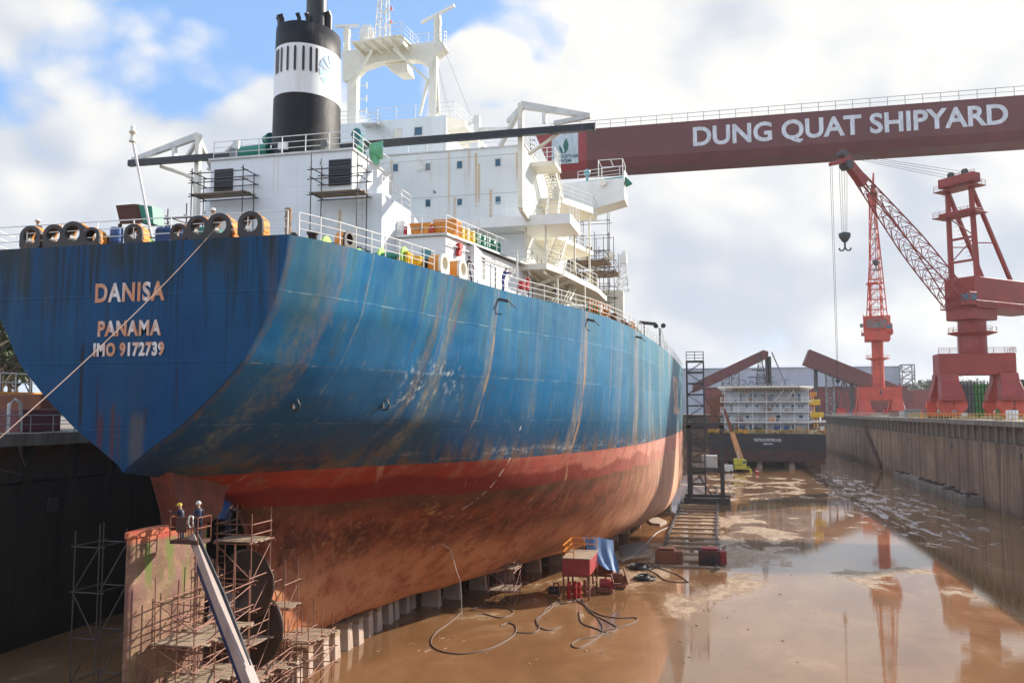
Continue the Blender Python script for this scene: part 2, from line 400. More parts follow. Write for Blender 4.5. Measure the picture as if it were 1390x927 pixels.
# quay ground as one sheet with the dock cut out of it
m, t, b = newmat('quay_ground'); v, x, y, z = wpos(t)
n = noise(t, v, .08, 8, .6); n2_ = noise(t, v, .7, 6, .6)
far = (y.ss(430, 700)+x.ss(150, 300)+x.ss(-110, -220)).mn(1)
col = mixc(t, n2_.ss(.35, .65), (.24,.20,.155), (.40,.35,.28))
col = mixc(t, n.ss(.5, .62)*.7, col, (.16,.10,.07))
col = mixc(t, far, col, mixc(t, n.ss(.4, .6), (.05,.07,.03), (.10,.10,.05)))
setc(t, b, col, .9, n2_, .05, .4)
B = 6000
sheet('ground', [rect(-B, -47.6, -B, B, QZ), rect(44.1, B, -B, B, QZ), rect(-47.6, 44.1, DY1+.8, B, QZ), rect(-47.6, 44.1, -B, DY0-1.2, QZ)], m)

def dock_wall(sgn, X, label):
    root = empty('dock_wall', (X, 2, 0), label, 'dock wall')
    s = sgn
    f = MB(); f.box(X, X+s*3.0, DY0, DY1, -.4, 10.6)
    f.build('wall_face', M['dockwall'] if s > 0 else M['shadewall'], root)
    g = MB(); g.box(X+s*2.2, X+s*3.0, DY0, DY1, 10.6, 13.2); g.build('gallery_back', M['blockside'], root)
    c = MB(); c.box(X-s*.25, X+s*2.6, DY0, DY1, 13.2, 14.02); c.build('coping', M['dockcap'], root)
    k = 0; yy = 40.0 if s < 0 else 96.0; st = 4.1
    p0 = MB().box(X+s*.05, X+s*.5, yy, yy+.5, 10.6, 13.2); pm = p0.build('pillar', M['dockcap'] if s > 0 else M['shadewall'], root)
    n = int((DY1-yy)/st)
    for i in range(1, n):
        q = pm.copy(); COL.objects.link(q); q.parent = root; q.location = (0, i*st, 0)
    e = MB()
    for i in range(9):
        yk = 60+i*37 if s > 0 else 50+i*40
        e.box(X-s*.12, X, yk, yk+.9, 8.6, 9.5)
    e.build('fender_bracket', M['darksteel'], root)
    return root
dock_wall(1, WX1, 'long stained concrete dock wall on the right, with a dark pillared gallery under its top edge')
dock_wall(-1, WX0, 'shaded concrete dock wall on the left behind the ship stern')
hw = empty('dock_wall', (0, DY1, 0), 'far end wall of the dock behind the white barge', 'dock wall')
MB().box(WX0+.02, WX1-.02, DY1, DY1+.8, -.4, 14.02).build('wall_face', M['dockwall'], hw)
gw = empty('dock_gate', (0, DY0, 0), 'dock gate closing the near end, under the viewpoint', 'dock gate')
MB().box(WX0+.02, WX1-.02, DY0-1.2, DY0, -.4, 14.02).build('wall_face', M['dockwall'], gw)
# right wall: footing blocks and the slanted pipe chase
a0 = P(1312, 688, Z=0); a1 = P(1216, 650, Z=0)
bl = empty('wall_footing', (40, a0.y, 0), 'row of low concrete blocks along the foot of the right dock wall', 'footing')
mm = MB()
for i in range(14):
    ya = a0.y+i*(a1.y-a0.y)/14; mm.box(38.8, 41.45, ya+.06, ya+(a1.y-a0.y)/14-.06, -.3, 1.7+random.uniform(-.06, .06))
mm.build('block_row', M['dockcap'], bl)
mm = MB()
for i in range(26): mm.cbox((random.uniform(39.1,41.2), a0.y+random.random()*(a1.y-a0.y), 1.85), random.uniform(.4,1.2), random.uniform(.8,2), .22, random.uniform(-.5,.5))
mm.build('rubble', M['rustdark'], bl)
yc = P(1180, 600, X=WX1).y
wc = empty('cable_chase', (41.4, yc, 0), 'dark slanting steel chute running down the right dock wall', 'chute')
MB().bar(P(1172, 575, X=41.3)-V(0,0,.2), P(1196, 632, X=41.2)-V(0,0,.2), 1.6, .35, up=(1,0,0)).build('duct', M['rustdark'], wc)

# ================================================================= THE SHIP
CX = -25.0
ST = {  # station y : list of (z, half breadth), keel to deck
 32: [(12.85,0),(13.2,.3),(14,1.45),(14.7,2.5),(16.2,4.25),(17.6,5.6),(20,6.95),(21.6,7.4),(22.9,7.6)],
 34: [(12.55,0),(12.8,.5),(14,2.6),(15,3.9),(16.2,5.2),(17.6,6.4),(20,7.8),(21.6,8.3),(22.9,8.5)],
 37: [(12.1,0),(12.3,1.0),(13,2.8),(14,4.3),(15,5.5),(16.2,6.7),(17.6,7.7),(20,8.8),(22.9,9.35)],
 40: [(11.3,0),(11.5,.9),(12.4,2.7),(13,4.1),(14,5.7),(15,6.8),(17.6,8.6),(20,9.6),(22.9,10.1)],
 41.6:[(10.2,0),(10.5,.5),(11.3,1.7),(12.4,3.5),(13,4.8),(15,7.4),(17.6,9.1),(20,10.0),(22.9,10.45)],
 42.6:[(8.6,0),(9.0,.25),(10.2,1.0),(11.3,2.4),(12.4,4.2),(13,5.3),(15,7.7),(17.6,9.3),(20,10.2),(22.9,10.65)],
 43.3:[(6.6,0),(7,.45),(9,.8),(10.2,1.6),(11.3,3.0),(12.4,4.8),(15,8.0),(17.6,9.5),(20,10.4),(22.9,10.8)],
 43.8:[(3.4,0),(3.6,.2),(5.2,.9),(7,.75),(9,1.1),(10.2,2.0),(11.3,3.4),(12.4,5.1),(15,8.2),(17.6,9.7),(20,10.5),(22.9,10.95)],
 44.6:[(1.9,0),(2,.25),(4,.8),(5.2,1.2),(7,1.1),(9,1.6),(10.5,2.8),(12.4,5.5),(15,8.5),(18,9.9),(22.9,11.1)],
 48: [(1.7,0),(1.72,.4),(3,.9),(5.2,1.5),(7,2.0),(9,3.6),(10.5,5.7),(12.4,8.2),(15,9.8),(18,11.0),(22.9,11.8)],
 52: [(1.7,0),(1.72,.7),(3,1.5),(5.2,2.5),(7,3.9),(9,6.6),(10.5,8.9),(12.4,10.6),(15,11.5),(18,12.3),(22.9,12.7)],
 58: [(1.7,0),(1.72,1.8),(2.5,2.9),(4,4.3),(7,7.6),(9,10.4),(10.5,11.9),(12.4,12.9),(15,13.8),(18,14.3),(22.9,14.6)],
 65: [(1.7,0),(1.72,3.9),(2.5,6.0),(4,8.1),(7,11.2),(9,13),(10.5,14.1),(12.4,15.0),(15,15.7),(18,16.0),(22.9,16.2)],
 75: [(1.7,0),(1.72,6.9),(2.5,9.4),(4,11.8),(7,14.8),(9,16),(12.4,17.0),(15,17.3),(22.9,17.6)],
 88: [(1.7,0),(1.72,11.2),(2.5,13.8),(4,15.6),(7,17.4),(9,17.9),(12.4,18.2),(22.9,18.3)],
 102:[(1.7,0),(1.72,14.4),(2.5,16.6),(4,18.0),(7,18.6),(12.4,18.8),(22.9,18.85)],
 122:[(1.7,0),(1.72,16.6),(2.5,18.3),(4,18.9),(7,19.1),(12.4,19.15),(22.9,19.15)],
 150:[(1.7,0),(1.72,16.6),(2.5,18.2),(4,18.8),(7,19.0),(12.4,19.05),(22.9,19.1)],
 163:[(1.7,0),(1.72,12.5),(2.5,14.2),(4,15.2),(7,16.0),(12.4,16.8),(22.9,18.2)],
 176:[(1.7,0),(1.72,6),(2.5,7.4),(4,8.6),(7,9.6),(12.4,10.8),(22.9,14.5)],
 186:[(1.7,0),(1.72,1.5),(2.5,2.4),(4,3.2),(7,3.6),(12.4,4.0),(22.9,8.0)],
 192:[(1.7,0),(1.72,.1),(2.5,.4),(4,.7),(7,.6),(12.4,.4),(22.9,2.2)]}
ZD, NA, NB = 22.9, 44, 46
def resample(pts, zsplit=13.2):
    z = np.array([p[0] for p in pts]); h = np.array([p[1] for p in pts])
    # smooth the outline: many linear samples, blurred, by arc length
    s = np.concatenate([[0], np.cumsum(np.hypot(np.diff(z), np.diff(h)))])
    u = np.linspace(0, s[-1], 500); Z = np.interp(u, s, z); Hh = np.interp(u, s, h)
    k = 37; pad = lambda a: np.concatenate([2*a[0]-a[1:k//2+1][::-1], a, 2*a[-1]-a[-k//2:-1][::-1]])
    ker = np.hanning(k); ker /= ker.sum()
    Z = np.convolve(pad(Z), ker, 'same')[k//2:k//2+500]; Hh = np.convolve(pad(Hh), ker, 'same')[k//2:k//2+500]
    Hh = np.maximum(Hh, 0); Hh[0] = 0; Z[0] = z[0]; Z[-1] = z[-1]; Hh[-1] = h[-1]
    i = int(np.argmax(Z >= zsplit)) if Z[0] < zsplit else 0
    ia = np.linspace(0, i, NA); ib = np.linspace(i, 499, NB)[1:]
    idx = np.concatenate([ia, ib]); r = np.arange(500)
    return np.stack([np.interp(idx, r, Hh), np.interp(idx, r, Z)], 1)
YS = sorted(ST); SEC = np.array([resample(ST[k]) for k in YS])
def pchip(xs, ys, x):
    xs = np.array(xs, float); h = np.diff(xs); d = np.diff(ys, axis=0)/h[:, None, None]
    m = np.zeros_like(ys); a, b_ = d[:-1], d[1:]
    w1 = (2*h[1:]+h[:-1])[:, None, None]; w2 = (h[1:]+2*h[:-1])[:, None, None]
    with np.errstate(all='ignore'): hm = (w1+w2)/(w1/a+w2/b_)
    m[1:-1] = np.where(a*b_ > 0, hm, 0); m[0] = d[0]; m[-1] = d[-1]
    i = np.clip(np.searchsorted(xs, x)-1, 0, len(xs)-2); hh = h[i][:, None, None]; q = ((x-xs[i])/h[i])[:, None, None]
    return (2*q**3-3*q**2+1)*ys[i]+(q**3-2*q**2+q)*hh*m[i]+(-2*q**3+3*q**2)*ys[i+1]+(q**3-q**2)*hh*m[i+1]
YY = np.concatenate([np.arange(32, 46, .2), np.arange(46, 100, .6), np.arange(100, 192.1, 1.2)]); YY[-1] = 192
G = pchip(YS, SEC, YY)                                   # (ny, nz, 2)
def hb(y, z=22.9):                                       # half breadth at a station and height
    i = int(np.argmin(abs(YY-y))); g = G[i]; return float(np.interp(z, g[:, 1], g[:, 0]))
def deck(y, inset=0., z=22.9): return V(CX+hb(y)-inset, y, z)
def deckY(px):                                           # station at which the starboard deck edge meets column px
    best = min((abs(proj(deck(yy))[0]-px), yy) for yy in np.arange(32, 150, .1)); return best[1]
ship = empty('tanker_ship', (CX, 32, 0), 'big rust-streaked blue and red tanker standing in the dry dock, stern towards the viewer', 'ship')

# hull paint: blue topsides, red boot-top, fouled bottom; rust and stains at their own places
m, t, b = newmat('hull_paint'); v, x, y, z = coords(t)
na = noise(t, v, .12, 6, .6); nfine = noise(t, v, 2.2, 8, .68); nmid = noise(t, v, .55, 7, .62)
sv = vec(t, x*.9, y*.9, z*.07); s1 = noise(t, sv, 1, 7, .62)
sv2 = vec(t, x*.22, y*.22, z*.03); s2 = noise(t, sv2, 1, 4, .55)
s3 = noise(t, vec(t, x*3.2, y*3.2, z*.16), 1, 5, .65)
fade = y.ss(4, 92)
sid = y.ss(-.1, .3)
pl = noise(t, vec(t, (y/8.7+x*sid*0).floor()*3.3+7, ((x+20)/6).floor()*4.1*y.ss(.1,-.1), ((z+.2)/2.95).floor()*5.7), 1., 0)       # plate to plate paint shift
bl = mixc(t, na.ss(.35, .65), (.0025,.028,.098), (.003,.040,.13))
bl = mixc(t, sid, bl, mixc(t, na.ss(.35, .65), (.007,.118,.285), (.012,.162,.37)))  # sides take a sunlit blue; the darker transom has shade painted in
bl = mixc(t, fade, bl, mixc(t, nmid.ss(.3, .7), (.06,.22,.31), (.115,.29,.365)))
bl = mixc(t, pl.ss(.3, .7)*.30, bl, (.008,.065,.125))
bl = mixc(t, (z.ss(16.5, 23)*sid*s1.ss(.35, .62)*.55), bl, (.075,.24,.30))
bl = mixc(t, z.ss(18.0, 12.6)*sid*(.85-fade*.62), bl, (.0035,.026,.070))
bl = mixc(t, s2.ss(.52, .68)*sid*.42, bl, (.055,.115,.12))
bl = mixc(t, s1.ss(.55, .72)*(sid*.4+.12), bl, (.05,.085,.085))
bl = mixc(t, s3.ss(.56, .74)*(.30+fade*.42)*sid, bl, (.27,.235,.165))
bl = mixc(t, s3.ss(.42, .28)*.5*fade, bl, (.20,.36,.42))
bl = mixc(t, noise(t, vec(t, x*.4, y*.4, z*.10), 1, 5, .6).ss(.50, .66)*fade*.55, bl, (.30,.32,.28))
bl = mixc(t, nfine.ss(.60, .72)*(sid*.35+.2), bl, (.02,.045,.055))
bl = mixc(t, nfine.ss(.64, .72)*(sid*.75+.15)*nmid.ss(.45, .6)*.8, bl, (.16,.07,.03))
scr = noise(t, vec(t, y*.5+x*.3, x*.5, z*4.5), 1, 7, .75)
bl = mixc(t, scr.ss(.66, .70)*nmid.ss(.5,.62)*.55, bl, (.30,.36,.37))
# scupper runs: (pixel column of the deck edge, width, lower end, strength, colour)
runs = [(397,.30,13,.8,(.15,.085,.05)),(430,.5,16,.3,(.12,.2,.2)),(450,.8,12.4,.6,(.19,.21,.16)),(466,.5,15,.5,(.30,.19,.10)),
        (508,.10,16,.4,(.4,.36,.26)),(583,.09,15.0,.85,(.10,.06,.03)),(587,.3,19.5,.6,(.16,.34,.12)),(604,.45,14,.75,(.24,.19,.13)),
        (627,.7,12.0,.75,(.25,.22,.15)),(616,.16,17,.7,(.3,.07,.035)),(634,.12,19,.6,(.34,.07,.04)),(678,.16,14.5,.9,(.52,.30,.10)),(676,.55,16,.6,(.32,.30,.20)),
        (735,.6,14,.3,(.32,.32,.26)),(797,.22,9.5,.95,(.58,.27,.09)),(793,1.0,9,.5,(.44,.33,.19)),(832,.25,15,.5,(.45,.34,.2)),
        (845,.8,11,.4,(.40,.36,.28)),(863,.3,8,.95,(.60,.26,.09)),(866,1.3,9,.55,(.48,.35,.22)),(882,.9,10,.5,(.45,.36,.26)),(896,1.2,9,.55,(.50,.36,.24)),(908,1.6,7,.6,(.52,.38,.26))]
wob = (noise(t, vec(t, y*.3, z*.22, 0.), 1, 4)-.5)
stb = x.ss(.5, 2)
for (px, wd, zl, f, c) in runs:
    yc = deckY(px)-32
    d = (y+wob*(.35+wd*.5)-yc).abs()
    bl = mixc(t, d.ss(wd, wd*.3)*z.ss(zl-1.2, zl+2.5)*stb*(s3.ss(.34, .66)*.85+.15)*(nfine.ss(.36, .6)*.45+.55)*y.ss(.02,.12)*f, bl, c)
# stains on the transom: dark rust runs
tr = y.ss(.12, .02)
for (X_, wd, z0, z1, f, c) in [(-2.3,.13,14.6,18.3,.85,(.02,.012,.012)),(-1.45,.09,14.4,16.8,.7,(.03,.012,.012)),(-1.25,.22,13.6,15.2,.8,(.10,.02,.015)),(-.62,.18,13.2,15.6,.8,(.11,.018,.014)),
        (-.3,.10,13.2,15.2,.7,(.09,.02,.015)),(1.0,.12,14.6,15.5,.7,(.03,.015,.015)),(2.5,.10,15.2,17.3,.6,(.03,.02,.02)),(-5.6,.5,20.5,23,.7,(.05,.055,.05)),(-4.3,.35,19.5,23,.6,(.03,.04,.045)),
        (-2.0,.10,20.4,22.6,.9,(.012,.012,.014)),(-1.72,.08,20.8,22.6,.9,(.012,.012,.014)),(-.3,.9,21.5,23,.6,(.03,.035,.035)),(1.2,1.6,20.8,23,.5,(.02,.045,.06)),(4.9,.7,21,23,.4,(.04,.045,.045)),(-.2,1.4,13,19.5,.3,(.02,.07,.10)),(.6,.5,13,15.2,.6,(.13,.10,.07)),(6.9,.3,17,23,.3,(.15,.09,.05))]:
    bl = mixc(t, (x-X_+wob*.2).abs().ss(wd, wd*.35)*z.ss(z0-.4, z0+.8)*z.ss(z1+.5, z1-.2)*tr*(s3*1.1+.35).mn(1)*f, bl, c)
bl = mixc(t, (s3.ss(.46, .62)*tr*.75*z.ss(16, 23, .25, 1.)), bl, (.010,.020,.026))
bl = mixc(t, tr*z.ss(20.8, 22.8)*s1.ss(.42,.56)*.7, bl, (.022,.026,.024))
bl = mixc(t, tr*((x/2.4).fr()-.5).abs().ss(.485, .498)*.35, bl, (.004,.012,.03))
# scraped grey patch and salt marks on the side
sy = deckY(625)-32
bl = mixc(t, (y-sy+.6).abs().ss(4.2, 1.5)*(z-17.0).abs().ss(1.7, .4)*nfine.ss(.5, .66)*noise(t, vec(t, y*.8, z*.4, 1.), 1, 5).ss(.42, .6)*stb, bl, (.55,.60,.60))
bl = mixc(t, z.ss(14.3, 12.5)*s1.ss(.42, .6)*y.ss(1.5, 4)*.75, bl, (.15,.085,.05))
wl_n = noise(t, vec(t, y*.45, z*.45, x*.1), 1, 6, .7)
wl2 = noise(t, vec(t, y*.35, z*1.8, x*.1), 1, 8, .72)
bl = mixc(t, (z-12.7).abs().ss(.75, .05)*wl2.ss(.50, .62)*y.ss(8, 20)*nfine.ss(.38, .58)*.6, bl, (.40,.39,.36))
for zz_, f in ((20.55,.7),(17.55,.65),(14.9,.3)):
    bl = mixc(t, ((z-zz_).abs().ss(.045, .02))*s1.ss(.45, .62)*f*.7*y.ss(.1, .6), bl, (.30,.42,.48))
for yy_ in (52, 60.5, 69, 78, 87, 96, 105, 114): bl = mixc(t, (y-(yy_-32)).abs().ss(.05, .02)*.35*z.ss(14, 20), bl, (.05,.10,.13))
# boot-top red
rd = mixc(t, na.ss(.35, .65), (.27,.030,.016), (.36,.050,.028))
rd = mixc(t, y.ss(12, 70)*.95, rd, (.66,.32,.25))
rd = mixc(t, s1.ss(.47, .64)*.5, rd, (.36,.16,.10))
rd = mixc(t, nfine.ss(.56, .70)*.7, rd, (.16,.05,.028))
rd = mixc(t, nmid.ss(.5, .62)*y.ss(80,20,.15,.4), rd, (.20,.05,.03))
sc_ = noise(t, vec(t, y*.22, x*.1, 3.), 1, 3, .4)
scal = (z-(sc_*2.6+10.0)).ss(.25, -.12)
rd = mixc(t, scal*y.ss(85, 22)*.8, rd, (.16,.016,.011))
dia = noise(t, vec(t, y*1.5+z*1.2, x*.3, (y-z)*.12), 1, 4, .6)
rd = mixc(t, dia.ss(.62, .72)*.55, rd, (.50,.33,.19))
# fouled underwater paint; its low band is brightened with painted sunlight
fo = mixc(t, nmid.ss(.34, .64), (.10,.032,.018), (.25,.070,.038))
fo = mixc(t, z.ss(8.0, 4.5)*.8, fo, mixc(t, nmid.ss(.3, .6), (.44,.14,.065), (.64,.29,.14)))
fo = mixc(t, nfine.ss(.55, .68)*.6, fo, (.38,.20,.09))
fo = mixc(t, nfine.ss(.45, .30)*.5, fo, (.055,.022,.013))
fo = mixc(t, dia.ss(.57, .70)*.45, fo, (.34,.20,.10))
ver = noise(t, vec(t, y*.5, x*.5, z*.12), 1, 5)
fo = mixc(t, ver.ss(.56, .70)*nfine.ss(.46, .58)*.7, fo, (.50,.29,.10))
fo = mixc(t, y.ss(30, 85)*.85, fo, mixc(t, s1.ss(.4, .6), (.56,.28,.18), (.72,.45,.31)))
zb = (sc_-.5)*.9+10.25
fo = mixc(t, (z-zb).ss(-1.3, -.1)*.65*y.ss(75, 20), fo, (.10,.055,.03))
rd = mixc(t, (z-zb).ss(.12, -.12), rd, fo)
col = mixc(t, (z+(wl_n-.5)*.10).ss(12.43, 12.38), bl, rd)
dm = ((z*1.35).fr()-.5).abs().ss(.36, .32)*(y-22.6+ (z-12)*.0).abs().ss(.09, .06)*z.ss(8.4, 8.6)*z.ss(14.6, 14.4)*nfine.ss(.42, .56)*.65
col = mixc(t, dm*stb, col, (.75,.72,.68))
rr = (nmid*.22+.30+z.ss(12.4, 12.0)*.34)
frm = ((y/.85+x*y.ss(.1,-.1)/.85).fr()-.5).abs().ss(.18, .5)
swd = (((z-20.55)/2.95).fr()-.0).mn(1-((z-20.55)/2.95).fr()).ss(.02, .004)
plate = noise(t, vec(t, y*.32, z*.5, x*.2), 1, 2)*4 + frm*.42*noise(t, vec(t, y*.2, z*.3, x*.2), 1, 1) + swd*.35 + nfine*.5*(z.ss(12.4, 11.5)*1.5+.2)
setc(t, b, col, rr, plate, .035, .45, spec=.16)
M['hull'] = m
mb = MB(); ny, nz = G.shape[:2]
for s_ in (1, -1):
    o = len(mb.v)
    vs = [(CX+s_*G[i, j, 0], YY[i], G[i, j, 1]) for i in range(ny) for j in range(nz)]
    fs = [((i*nz+j), (i*nz+j+1), ((i+1)*nz+j+1), ((i+1)*nz+j)) for i in range(ny-1) for j in range(nz-1)]
    if s_ > 0: fs = [f[::-1] for f in fs]
    mb.add(vs, fs, True)
# transom: strips between the two edges, its own vertices so the corner stays crisp
tv = [(CX+s_*G[0, j, 0], 32, G[0, j, 1]) for j in range(nz) for s_ in (-1, 1)]
mb.add(tv, [(2*j, 2*j+1, 2*j+3, 2*j+2) for j in range(nz-1)])
hull = mb.build('hull', M['hull'], ship, fix=False)
def recalc(o):
    bm = bmesh.new(); bm.from_mesh(o.data); bmesh.ops.remove_doubles(bm, verts=[v_ for v_ in bm.verts if abs(v_.co.x) < .002], dist=.001)
    bmesh.ops.recalc_face_normals(bm, faces=bm.faces); bm.to_mesh(o.data); bm.free()
recalc(hull)
dk = MB(); dys = list(np.arange(32.02, 192, 2))+[191.9]
dk.add([(CX+s_*(hb(q)-.03), q, ZD-.05) for q in dys for s_ in (-1, 1)], [(2*i, 2*i+1, 2*i+3, 2*i+2) for i in range(len(dys)-1)])
dk.build('deck', M['deck'], ship)
# ---------------------------------------------------------------- lettering on the hull
def letters(s, px0, py0, px1, py1, sx=None, mat='name', bold=.035, Y=31.975, space=1.):
    a = P(px0, py1, Y=Y); b_ = P(px1, py1, Y=Y); top = P(px0, py0, Y=Y)
    h = top.z-a.z
    return textmesh('name_lettering', s, h*1.38, M[mat], hull, a, FACE_Y, .012, bold, sx or .8, space=space)
def fit(o, width, axis=0):
    xs = [q.co[axis] for q in o.data.vertices]; x0 = min(xs); k = width/(max(xs)-x0)
    for q in o.data.vertices: q.co[axis] = x0+(q.co[axis]-x0)*k
for s_, a_, sp in (('DANISA', (128, 385, 222, 410), 1.12), ('PANAMA', (132, 436, 218, 456), 1.12), ('IMO 9172739', (126, 466, 222, 483), 1.12)):
    o = letters(s_, *a_, space=sp); fit(o, P(a_[2], a_[3], Y=31.975).x-P(a_[0], a_[3], Y=31.975).x)
o = textmesh('name_lettering', 'SIL', 7.4, M['name'], hull, (CX+19.17, 116, 15.2), FACE_X, .02, .12, 1.9)
# small marks: thruster/pad eyes on the side
def hullpt(px, z): # point of the starboard hull at height z seen in column px
    best = min((abs(proj((CX+hb(yy, z), yy, z))[0]-px), yy) for yy in np.arange(34, 150, .1)); yy = best[1]
    return V(CX+hb(yy, z), yy, z)
for px, py in ((397, 549), (519, 549)):
    zc_ = 14.5
    for _ in range(6): q = hullpt(px, zc_); zc_ += (proj(q)[1]-py)*.045
    q = hullpt(px, zc_)
    mm = MB(); mm.path([q+V(0,-.05,.3), q+V(.3,-.1,.2), q+V(.42,-.12,-.05), q+V(.3,-.1,-.25), q+V(0,-.05,-.3)], .05); mm.cbox(q, .12, .22, .4); mm.build('pad_eye', M['darksteel'], ship)
# scupper spouts
for px in (678, 797, 863):
    q = deck(deckY(px), 0, 22.3)
    mm = MB(); mm.bar(q, q+V(.5,.25,-.12), .16, .16); mm.path([q+V(.45,.2,0), q+V(.7,.7,-.3), q+V(.75,1.3,-.35)], .04); mm.build('scupper_spout', M['darksteel'], ship)
# ---------------------------------------------------------------- counter: rudder horn, rudder, propeller
mm = MB()
hp = [(34.2,12.9),(39.6,12.3),(39.3,11.6),(38.9,10.4),(38.2,10.0),(35.4,10.0),(35.2,10.8)]
for sgn in (1,): pass
o_ = [(CX-.55, a, b_) for a, b_ in hp]; mm.prism(o_, (1.1, 0, 0)); mm.build('rudder_horn', M['horn'], ship, bevel=.15)
def foil(y0, y1, z, th, n=14):
    pts = []
    for k in range(n+1): q = k/n; pts.append((y1-(y1-y0)*q, th*2.6*(q**.5*(1-q)**.9)*.62+.04))
    return [V(CX+h_, yy, z) for yy, h_ in pts]+[V(CX-h_, yy, z) for yy, h_ in pts[::-1]]
m2, t, b = newmat('rudder_paint'); v, x, y, z = coords(t)
n = noise(t, v, .7, 7, .65); nf_ = noise(t, v, 4, 6, .7); st = noise(t, vec(t, x*1.5, y*1.5, z*.2), 1, 5, .6); pk = noise(t, v, .45, 3)
col = mixc(t, n.ss(.35, .65), (.15,.072,.045), (.30,.17,.105))
col = mixc(t, pk.ss(.5, .62)*.6, col, (.25,.11,.11))
col = mixc(t, st.ss(.47, .6)*z.ss(6.5, 8.5)*z.ss(11.1, 10.0)*.75 + st.ss(.5, .6)*.2, col, (.13,.16,.03))
col = mixc(t, nf_.ss(.58, .68)*.75, col, (.42,.32,.20)); col = mixc(t, nf_.ss(.42, .34)*.5, col, (.15,.07,.04))
col = mixc(t, z.ss(9.6, 9.9), col, mixc(t, n.ss(.4,.6), (.40,.06,.03), (.5,.17,.08)))
setc(t, b, col, .75, nf_, .04, .6); M['rudder'] = m2
mm = MB()
def loft(profs): 
    n = len(profs[0]); vs = [q for p_ in profs for q in p_]
    mm.add(vs, [(i*n+k, i*n+(k+1)%n, (i+1)*n+(k+1)%n, (i+1)*n+k) for i in range(len(profs)-1) for k in range(n)], True)
    mm.add(profs[0], [tuple(range(n))]); mm.add(profs[-1], [tuple(range(n))[::-1]])
rt = foil(32.45, 38.3, 0, .62)
lev = [2.0, 4, 6, 8, 9.98]
loft([[V(q.x, q.y, zz_) for q in rt] for zz_ in lev])
mm.build('rudder', M['rudder'], ship)
mm = MB(); loft([[V(q.x*1.0, q.y, zz_) for q in foil(32.3, 35.2, 0, .5)] for zz_ in (10.0, 10.25)]); mm.build('rudder_head', M['rudder'], ship)
mm = MB(); mm.tube((CX, 36.4, 9.6), (CX, 36.4, 12.3), .55, n=14); mm.build('rudder_stock', M['rust'], ship)
mm = MB(); mm.tube((CX, 44.1, 5.2), (CX, 41.2, 5.2), 1.25, .95, n=20); mm.build('stern_boss', M['hull'], ship)
hub = MB(); hub.tube((CX, 41.19, 5.2), (CX, 39.9, 5.2), .95, .75, n=20); hub.tube((CX, 39.9, 5.2), (CX, 38.9, 5.2), .75, .18, n=20)
prop = hub.build('propeller_hub', M['zinc'], ship)
for k in range(4):
    a = R(45+90*k+6); mm = MB(); top, bot = [], []
    nu, nv = 20, 14
    for i in range(nu):
        u = i/(nu-1); r = .6+2.95*u
        wdt = (1.15+2.5*math.sin(min(1, u*1.08)*math.pi*.62))*max(0, 1-u**4)**.5*.72 + .02
        pitch = math.atan2(4.6, 2*math.pi*max(r, .9))
        for j in range(nv):
            c = (j/(nv-1)-.5)*2*wdt
            th_ = a + c*math.cos(pitch)/max(r, .9)*.9; yy = 40.5 + c*math.sin(pitch)*.9 - u*.25
            zz_ = 5.2 + r*math.sin(th_); xx = CX + r*math.cos(th_)
            t_ = .16*(1-u)+.03
            top.append((xx, yy-t_, zz_)); bot.append((xx, yy+t_, zz_))
    N_ = len(top); fs = []
    for i in range(nu-1):
        for j in range(nv-1):
            q = i*nv+j; fs += [(q, q+1, q+nv+1, q+nv), (q+N_, q+nv+N_, q+nv+1+N_, q+1+N_)]
    edge = [j for j in range(nv)]+[i*nv+nv-1 for i in range(1, nu)]+[(nu-1)*nv+j for j in range(nv-2, -1, -1)]+[i*nv for i in range(nu-2, 0, -1)]
    for e0, e1 in zip(edge, edge[1:]+edge[:1]): fs.append((e0, e1, e1+N_, e0+N_))
    mm.add(top+bot, fs, True); mm.build('propeller_blade', M['copper'], ship)
mm = MB(); q = hullpt(560, 3.6)   # bilge keel strip and a bracket near midships
q = P(366, 775, Y=44.0); f1 = P(384, 745, Y=44.0); mm.prism([q, f1, f1+V(.5,0,.02), f1+V(.45,0,-.35), q+V(.15,0,-.1)], (0,.5,0)); mm.build('flow_fin', M['rust'], ship)

# ---------------------------------------------------------------- engine casing
def window(parent, c, wd, ht, face='y', mat='glass', fr='offwhite'):
    f_ = MB(); g_ = MB()
    if face == 'y':
        o_ = [(c.x-wd/2,c.y-.03,c.z-ht/2),(c.x+wd/2,c.y-.03,c.z-ht/2),(c.x+wd/2,c.y-.03,c.z+ht/2),(c.x-wd/2,c.y-.03,c.z+ht/2)]
        k = .07; i_ = [(c.x-wd/2+k,c.y-.03,c.z-ht/2+k),(c.x+wd/2-k,c.y-.03,c.z-ht/2+k),(c.x+wd/2-k,c.y-.03,c.z+ht/2-k),(c.x-wd/2+k,c.y-.03,c.z+ht/2-k)]
        f_.ring(o_, i_, (0,.06,0)); g_.box(c.x-wd/2+k, c.x+wd/2-k, c.y-.012, c.y+.02, c.z-ht/2+k, c.z+ht/2-k)
    else:
        k = .07; o_ = [(c.x,c.y-wd/2,c.z-ht/2),(c.x,c.y+wd/2,c.z-ht/2),(c.x,c.y+wd/2,c.z+ht/2),(c.x,c.y-wd/2,c.z+ht/2)]
        i_ = [(c.x,c.y-wd/2+k,c.z-ht/2+k),(c.x,c.y+wd/2-k,c.z-ht/2+k),(c.x,c.y+wd/2-k,c.z+ht/2-k),(c.x,c.y-wd/2+k,c.z+ht/2-k)]
        f_.ring(o_, i_, (.05,0,0)); g_.box(c.x-.02, c.x+.025, c.y-wd/2+k, c.y+wd/2-k, c.z-ht/2+k, c.z+ht/2-k)
    w_ = f_.build('window', M[fr], parent); g_.build('pane', M[mat], w_); return w_
